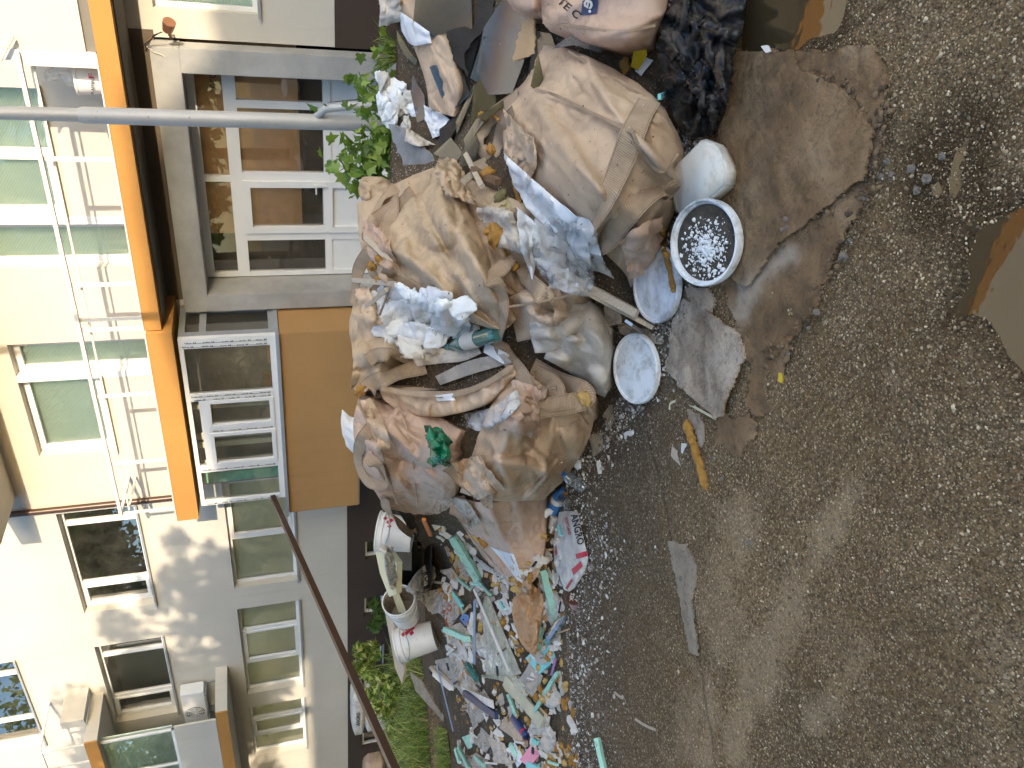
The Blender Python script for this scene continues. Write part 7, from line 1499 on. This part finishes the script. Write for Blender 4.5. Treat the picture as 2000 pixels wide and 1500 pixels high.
fin(plate('pink_board', [(1050, 1438), (1066, 1456), (1034, 1500), (1015, 1484)], 0.035, M['pink'], 0.05, seed=43), 'pink insulation piece among the rubble near the bottom', 'insulation board'); fin(bar('purple_strip', (1092, 1280), (1084, 1312), 5, 0.01, plain('purple_strip', (0.36, 0.18, 0.36, 1), 0.5), 0.03), 'thin purple strip at the edge of the turquoise square', 'strip')
fin(chunk('white_block', 1082, 1362, 22, M['plaster_dirty'], 231, 0.5, 0.22, 1.2, 0.4, 3, (1.3, 0.8)), 'large speckled white block at the gravel edge', 'block', surf=True)
fin(chunk('styrofoam', 1133, 905, 13, M['plaster'], 232, 0.7, 0.2, 1.4, 0.4, 3), 'white polystyrene chunk on the gravel below the rounded sack', 'foam block'); fin(chunk('styrofoam', 1066, 1000, 14, M['plaster'], 233, 0.7, 0.4, 3, 0.4, 3, (1.4, 0.6)), 'knobbly white polystyrene stick beside the blue bottle', 'foam block')

# expanding foam lumps
def foam_lump(px, py, r, pale, seed, st=(1.2, 0.85)): return chunk('foam_lump', px, py, r, M['foam_pale' if pale else 'foam'], seed, 0.7, 0.42, 1.9, 0.35, 3, st)
FL = [(972, 462, 20, 0, 'biggest ochre foam lump under the strap loops'), (990, 492, 16, 0, 'ochre foam lump where the straps cross'), (960, 450, 12, 0, 'ochre foam lump at the upper edge of the big one'), (1006, 520, 10, 0, 'ochre foam bit between the crossed straps'), (954, 338, 12, 0, 'ochre foam lump by the crossed laths'), (730, 518, 12, 0, 'ochre foam lump at the heap top behind the strap'), (742, 508, 9, 0, 'small ochre foam lump next to the one at the heap top'),
      (742, 546, 8, 0, 'ochre foam bit above the grey lath'), (946, 226, 9, 0, 'ochre foam bit inside the upper strap loop'), (960, 292, 10, 0, 'ochre foam bit at the lower end of the upper strap loop'), (1142, 778, 14, 1, 'sandy foam lump under the rounded sack corner'), (708, 762, 12, 0, 'bright orange brown lump behind the collar'), (1224, 128, 14, 0, 'brown foam lump beside the yellow wrapper')]
for i, (x, y, r, pl, lb) in enumerate(FL): fin(foam_lump(x, y, r, pl, 300 + i), lb, 'foam lump', 'ochre foam lumps of the heap')
def foam_stick(a, b, r, label, pale=0, seed=0):
    pts = []; 
    for k in range(9):
        f = k / 8; q, d, n = at(a[0] + (b[0] - a[0]) * f, a[1] + (b[1] - a[1]) * f); pts.append(q + (unit(CAM - q) * 0.8 + n * 0.3) * r * d / FPX * 0.7)
    bm = bmesh.new(); A = spline(pts, 5); d = float((A[0] - CAM) @ FWD); tube_bm(bm, list(A), [r * d / FPX * (0.75 + 0.4 * abs(mnoise.noise(Vector((i * 0.35, seed, 0))))) * min(1, 0.5 + min(i, len(A) - 1 - i) * 0.25) for i in range(len(A))], 14); bmesh.ops.subdivide_edges(bm, edges=bm.edges[:], cuts=1)
    for v in bm.verts: nv = Vector((mnoise.noise(v.co * 45), mnoise.noise(v.co * 45 + Vector((9, 0, 0))), mnoise.noise(v.co * 45 + Vector((0, 9, 0))))); v.co += nv * r * d / FPX * 0.45
    return fin(bmobj('foam_stick', bm, M['foam_pale' if pale else 'foam'], None, True), label, 'foam stick', 'ochre foam sticks')
foam_stick((1342, 822), (1384, 958), 10, 'long ochre foam stick lying on the gravel'); foam_stick((1292, 448), (1318, 572), 7, 'dark brown foam stick between the two lids', 0, 2); foam_stick((898, 1074), (888, 1140), 6, 'bent ochre foam stick in the left rubble', 1, 3); foam_stick((1002, 352), (1016, 395), 5, 'orange foam stick on the white cloth', 0, 4); foam_stick((975, 235), (960, 222), 5, 'short orange foam stick inside the strap loop', 0, 5); foam_stick((1100, 955), (1112, 975), 5, 'small ochre foam stick by the clear bottle', 0, 6)
LP = [(903, 1068, 7), (905, 1090, 7), (900, 1114, 9), (912, 1126, 8), (890, 1138, 8), (922, 1130, 7), (970, 1140, 9), (982, 1146, 8), (966, 1132, 8), (870, 1145, 7), (880, 1152, 7), (862, 1158, 7), (886, 1163, 8), (872, 1166, 7), (945, 1058, 10), (932, 1050, 8), (905, 1191, 8), (935, 1206, 8), (941, 1222, 8), (986, 1216, 9), (1001, 1240, 8), (1010, 1252, 7), (1018, 1268, 9), (920, 1310, 10), (926, 1262, 7),
      (1035, 1346, 9), (1050, 1359, 9), (1044, 1340, 8), (1058, 1346, 8), (1040, 1356, 7), (1062, 1366, 8), (1028, 1338, 8), (1105, 1376, 10), (1106, 1337, 7), (1092, 1326, 6), (1120, 1396, 6), (1010, 1391, 7), (1036, 1411, 7), (1042, 1421, 6), (1030, 1404, 6), (1100, 1456, 9), (1095, 1470, 9), (1110, 1470, 8), (1080, 1490, 10), (1120, 1480, 8), (1105, 1490, 8), (1125, 1490, 7), (1090, 1462, 8), (1078, 1474, 8), (1115, 1460, 7), (1070, 1500, 9), (1010, 1150, 9), (1018, 1140, 8), (1036, 1128, 7), (1006, 1132, 7), (960, 1180, 7), (952, 1200, 8)]
for i, (x, y, r) in enumerate(LP): fin(foam_lump(x, y, r, (i * 7) % 3 == 0, 400 + i, (1.0 + 0.5 * ((i * 13) % 5) / 4, 0.8)), 'ochre foam lump among the loose rubble at the left', 'foam lump', 'ochre foam lumps in the left rubble')
# drinks, cups and small packaging
bottle((1074, 1246), (1106, 1202), 0.036, M['bottle'], 'clear plastic bottle lying beside the kraft paper', None, None, 3); bottle((1138, 950), (1100, 926), 0.034, M['bottle'], 'clear ribbed bottle on the gravel below the rounded sack', M['blue']); bottle((1078, 998), (1100, 955), 0.042, M['blue'], 'blue bottle with a white band beside the clear cup', None, (M['paper'], 0.45, 0.62))
def cup(px, py, r, h, axis_px, mat, mat2, label, lidtext=None):
    p, d, n = at(px, py); v = unit(CAM - p); s = unit(P(px + axis_px[0], py + axis_px[1], d) - P(px, py, d)); ax = unit(s * 0.75 + v * axis_px[2]); p = p + v * r * 0.7; e = empty('paper_cup', p); tag(e, label, 'cup')
    adopt(e, lathe('body', [(r * 0.72, -h), (r * 0.74, -h * 0.98), (r, -0.006), (r * 1.05, -0.004), (r * 1.05, 0.0)], p, ax, mat, 30)); adopt(e, lathe('lid', [(r * 1.07, -0.005), (r * 1.07, 0.002), (r * 1.0, 0.003), (0.0, 0.002)], p, ax, mat2, 30, cap=False))
    if lidtext:
        a1 = unit(P(px, py + 1, d) - P(px, py, d)); a1 = unit(a1 - ax * (a1 @ ax)); a0 = np.cross(a1, ax); a0 = a0 * np.sign(a0 @ (P(px - 1, py, d) - P(px, py, d)))
        for k, (tx, ox) in enumerate(lidtext): text_on('lid_lettering', tx, (ox, -0.62), (0.0, 1.24), (0.5, 0.0), M['paper'], e, fixed=lambda x, y: p + ax * 0.006 + a1 * y * r + (-a0) * x * r)
    return e
cup(1122, 1168, 0.043, 0.075, (-0.2, -1, 0.75), M['cuppink'], M['cupbrown'], 'rose coloured paper cup with a brown lettered lid lying on the gravel', (('POP', 0.05), ('KEK', -0.6)))
cup(1085, 1008, 0.030, 0.09, (0.3, -1, 0.35), M['pail'], M['paper'], 'small white cup lying above the flattened mortar sack'); cup(1112, 982, 0.040, 0.08, (0.6, 0.3, 1.0), M['bottle'], M['bottle'], 'clear plastic cup on the gravel by the blue bottle'); cup(1064, 1090, 0.035, 0.09, (-0.5, 0.8, 0.2), M['pail'], M['pail'], 'white tube lying between the flat sack and the printed sack')
pa, da, _ = at(1002, 1400); pb, db, _ = at(1030, 1438); v = unit(CAM - pa); r_ = 0.033; e = empty('drink_can', pb); tag(e, 'dark blue drinks can with red print in the left rubble', 'can')
pa, pb = pa + v * r_, pb + v * r_; L = np.linalg.norm(pa - pb); adopt(e, lathe('body', [(r_ * 0.7, 0), (r_, 0.008), (r_, L * 0.92), (r_ * 0.8, L)], pb, pa - pb, plain('blue_can', (0.02, 0.045, 0.16, 1), 0.3, 0.15, 9, spec=0.6), 24), lathe('top', [(r_ * 0.82, L * 0.985), (r_ * 0.82, L * 1.01), (0, L * 1.0)], pb, pa - pb, M['can_grey'], 24), lathe('print_band', [(r_ * 1.01, L * 0.18), (r_ * 1.01, L * 0.26)], pb, pa - pb, M['red'], 24, cap=False))
fin(bar('orange_pipe', (829, 1003), (842, 1036), 7, 0.02, M['orange_p'], 0.03), 'bright orange plastic piece on the dirt by the white bucket', 'plastic piece')

M['pebble'] = plain('grey_pebble', (0.20, 0.17, 0.14, 1), 0.85, 0.35, 14, 0.5, 60, dirt=0.3)
# bits on the open ground
BT = [([(1176, 812), (1192, 790), (1208, 798), (1190, 840)], 'slab', 'four cornered tile scrap below the rounded sack'), ([(1150, 850), (1178, 845), (1186, 870), (1158, 892)], 'slab', 'grey tile scrap beside the polystyrene chunk'), ([(1206, 630), (1245, 640), (1302, 645), (1298, 672), (1262, 668), (1210, 650)], 'carpet', 'grey brown board strip behind the clean lid'),
      ([(1178, 590), (1210, 596), (1212, 632), (1184, 636)], 'carpet', 'small crumbly block between the lath and the white sack'), ([(1331, 866), (1345, 868), (1340, 890), (1330, 884)], 'paper', 'white paper triangle beside the ochre stick'), ([(1312, 872), (1334, 892), (1330, 912), (1310, 890)], 'wood', 'brown wood chip near the white paper triangle'),
      ([(1520, 728), (1527, 730), (1526, 748), (1518, 744)], 'yellow', 'yellow scrap at the tip of the mud board'), ([(1486, 90), (1500, 88), (1506, 100), (1496, 104)], 'paper', 'pale yellow scrap on the upper edge of the mud board'), ([(1218, 846), (1240, 838), (1241, 844), (1220, 858)], 'paper', 'thin white plastic bit on the gravel'), ([(1165, 900), (1172, 899), (1176, 925), (1168, 926)], 'paper', 'narrow white scrap on the gravel by the clear bottle')]
for i, (pl, mt, lb) in enumerate(BT): fin(plate('scrap', pl, 0.008, M[mt], 0.012, seed=60 + i, rag=0.8), lb, 'scrap')
def strip(a, w, mt, lb, lift=0.008): fin(ribbon('strip', a, w, M[mt], None, lift, thick=0.002), lb, 'strip')
strip([(1308, 800), (1312, 786), (1335, 784), (1365, 800), (1398, 818)], 0.010, 'tray', 'cream plastic strip bent on the gravel above the foam stick', 0.012); strip([(1200, 1352), (1207, 1358), (1216, 1364), (1220, 1360)], 0.012, 'wood', 'curled pale wood shaving on the gravel'); strip([(1214, 1358), (1222, 1366), (1223, 1374)], 0.010, 'wood', 'short wood shaving beside the curled one'); strip([(1240, 1404), (1258, 1416), (1280, 1426)], 0.012, 'wood', 'long pale wood shaving near the bottom edge'); strip([(1190, 1190), (1225, 1205), (1282, 1230), (1320, 1226)], 0.005, 'wood_dark', 'thin dark twig on the gravel at the left')
for i, (x, y, r) in enumerate(((1535, 428, 8), (1538, 444, 7), (1528, 449, 6), (1648, 500, 14), (1595, 610, 10), (1580, 640, 7), (1720, 345, 9), (1734, 315, 10), (1742, 340, 9), (1690, 385, 8), (1660, 470, 7), (1810, 350, 14), (1790, 372, 10), (1540, 690, 6), (1395, 895, 7), (1410, 935, 6), (1780, 330, 12), (1840, 305, 10), (1465, 1060, 9), (1330, 1130, 7))):
    fin(chunk('stone', x, y, r * 0.72, M['pebble'], 500 + i, 0.7, 0.42, 1.4, 0.2, 2, smooth=False), 'loose grey stone lying on the muddy yard', 'stone', 'larger loose stones of the yard')
# loose crumbs of plaster, wood and paper over the left rubble
AREA = np.array([(850, 1020), (905, 1035), (1000, 1130), (1085, 1010), (1105, 1180), (1100, 1300), (1125, 1400), (1130, 1510), (900, 1510), (890, 1380), (862, 1180)], float); rr = random.Random(77); cnt = 0
while cnt < 560:
    x, y = rr.uniform(850, 1130), rr.uniform(1010, 1510)
    if not inpoly(np.array([x]), np.array([y]), AREA)[0]: continue
    k = cnt % 8; cnt += 1
    if k in (0,): fin(chunk('plaster_crumb', x, y, rr.uniform(2.5, 6.5), M['plaster'] if k else M['plaster_dirty'], 600 + cnt, 0.6, 0.35, 1.6, 0.4, 2, (1.3, 0.8)), 'small whitish plaster crumb in the left rubble', 'plaster crumb', 'plaster crumbs in the left rubble')
    elif k in (1,):
        a = rr.uniform(0, 6.28); L = rr.uniform(7, 24); fin(bar('splinter', (x, y), (x + math.cos(a) * L, y + math.sin(a) * L), rr.uniform(2.0, 5.5), 0.008, M[('wood', 'wood_dark', 'card', 'paper', 'charred')[cnt % 5]], 0.03), 'thin splinter of wood or card in the left rubble', 'splinter', 'splinters in the left rubble')
    elif k in (2, 6, 3, 5):
        r = rr.uniform(5, 11); a = rr.uniform(0, 6.28)
        if k != 2: fin(chunk('scrap', x, y, r * (0.8 if k == 6 else 1.15), M[('paper', 'white_sack', 'grey_cloth', 'tan', 'printsack', 'plaster_dirty')[cnt % 6]], 1500 + cnt, 0.4, 0.55, 1.9, 0.4, 2, (1.4, 0.8), smooth=False), 'small crumpled paper scrap in the left rubble', 'scrap', 'crumpled scraps in the left rubble'); continue
        fin(plate('scrap', [(x + r * math.cos(a + t) * rr.uniform(.6, 1.2), y + r * math.sin(a + t) * rr.uniform(.6, 1.2)) for t in (0, 1.5, 3.1, 4.6)], 0.004, M[('paper', 'white_sack', 'grey_cloth', 'kraft', 'printsack')[cnt % 5]], 0.035, seed=cnt), 'small paper scrap in the left rubble', 'scrap', 'paper scraps in the left rubble')
    else: fin(foam_lump(x, y, rr.uniform(3, 6.5), cnt % 2, 900 + cnt), 'small ochre foam crumb in the left rubble', 'foam crumb', 'foam crumbs in the left rubble')
# fine grit along the foot of the heap
n = 9000; xs_ = RNG.uniform(1040, 1340, n); ys_ = RNG.uniform(-20, 1510, n); foot = np.interp(ys_, [0, 200, 420, 560, 700, 800, 880, 970, 1080, 1200, 1500], [1310, 1330, 1325, 1290, 1270, 1205, 1150, 1100, 1150, 1115, 1125]); xs_ = foot + np.abs(RNG.normal(0, 38, n)) - 6
pg = np.array([gnd(x, y) for x, y in zip(xs_, ys_)]); pg[:, 2] = gfull(pg[:, 0], pg[:, 1]) + 0.002
m = N('pale_grit'); g = m.n('NewGeometry'); m.base(m.ramp(g.outputs['Random Per Island'], [(0.0, (0.05, 0.038, 0.028, 1)), (0.5, (0.22, 0.18, 0.14, 1)), (0.8, (0.50, 0.46, 0.41, 1)), (1.0, (0.80, 0.78, 0.75, 1))])); m.rough(0.9)
tag(stone_field('grit', pg, np.clip(np.exp(RNG.normal(math.log(0.0042), 0.5, n)), 0.0015, 0.014), m.m, 0.7, 9), 'pale plaster grit strewn along the foot of the heap', 'grit', kind='stuff')

# dirt and crumbs lying on the sacks, mud clods along the torn board
hb = []; rr = random.Random(91)
HP = np.array([(700, 420), (690, 700), (700, 900), (800, 990), (960, 1060), (1080, 960), (1150, 830), (1180, 650), (1220, 540), (1310, 420), (1320, 290), (1250, 160), (1100, 0), (900, 0), (780, 60), (790, 250), (850, 320)], float)
while len(hb) < 1100:
    x, y = rr.uniform(690, 1330), rr.uniform(0, 1060)
    if inpoly(np.array([x]), np.array([y]), HP)[0]: hb.append(at(x, y, 0.002)[0])
m = N('loose_dirt'); g = m.n('NewGeometry'); m.base(m.ramp(g.outputs['Random Per Island'], [(0.0, (0.08, 0.06, 0.04, 1)), (0.6, (0.22, 0.16, 0.10, 1)), (0.85, (0.40, 0.25, 0.08, 1)), (1.0, (0.75, 0.74, 0.72, 1))])); m.rough(0.9)
tag(stone_field('dirt_crumbs', np.array(hb), np.clip(np.exp(RNG.normal(math.log(0.0017), 0.5, len(hb))), 0.0008, 0.005), m.m, 0.7, 19), 'crumbs of dirt foam and plaster fallen on the sacks', 'crumbs', kind='stuff')
ed = [(1740, 150), (1736, 230), (1730, 290), (1702, 380), (1642, 500), (1592, 610), (1560, 662), (1500, 700)]; ed2 = [(1575, 135), (1640, 160), (1682, 192), (1722, 260), (1700, 350), (1610, 420), (1530, 480)]; pts_ = []
for k in range(420):
    e_ = ed if k % 3 else ed2; i = rr.randrange(len(e_) - 1); f = rr.random(); x = e_[i][0] + (e_[i + 1][0] - e_[i][0]) * f + rr.gauss(0, 9); y = e_[i][1] + (e_[i + 1][1] - e_[i][1]) * f + rr.gauss(0, 9); q = gnd(x, y); q[2] = 0.018; pts_.append(q)
m = N('mud_clod'); g = m.n('NewGeometry'); m.base(m.ramp(g.outputs['Random Per Island'], [(0.0, (0.05, 0.034, 0.02, 1)), (1.0, (0.24, 0.155, 0.085, 1))])); m.rough(0.9)
tag(stone_field('mud_clods', np.array(pts_), np.clip(np.exp(RNG.normal(math.log(0.0042), 0.55, len(pts_))), 0.0015, 0.011), m.m, 0.5, 23), 'dark mud clods crumbling along the torn board edge', 'mud clods', kind='stuff')
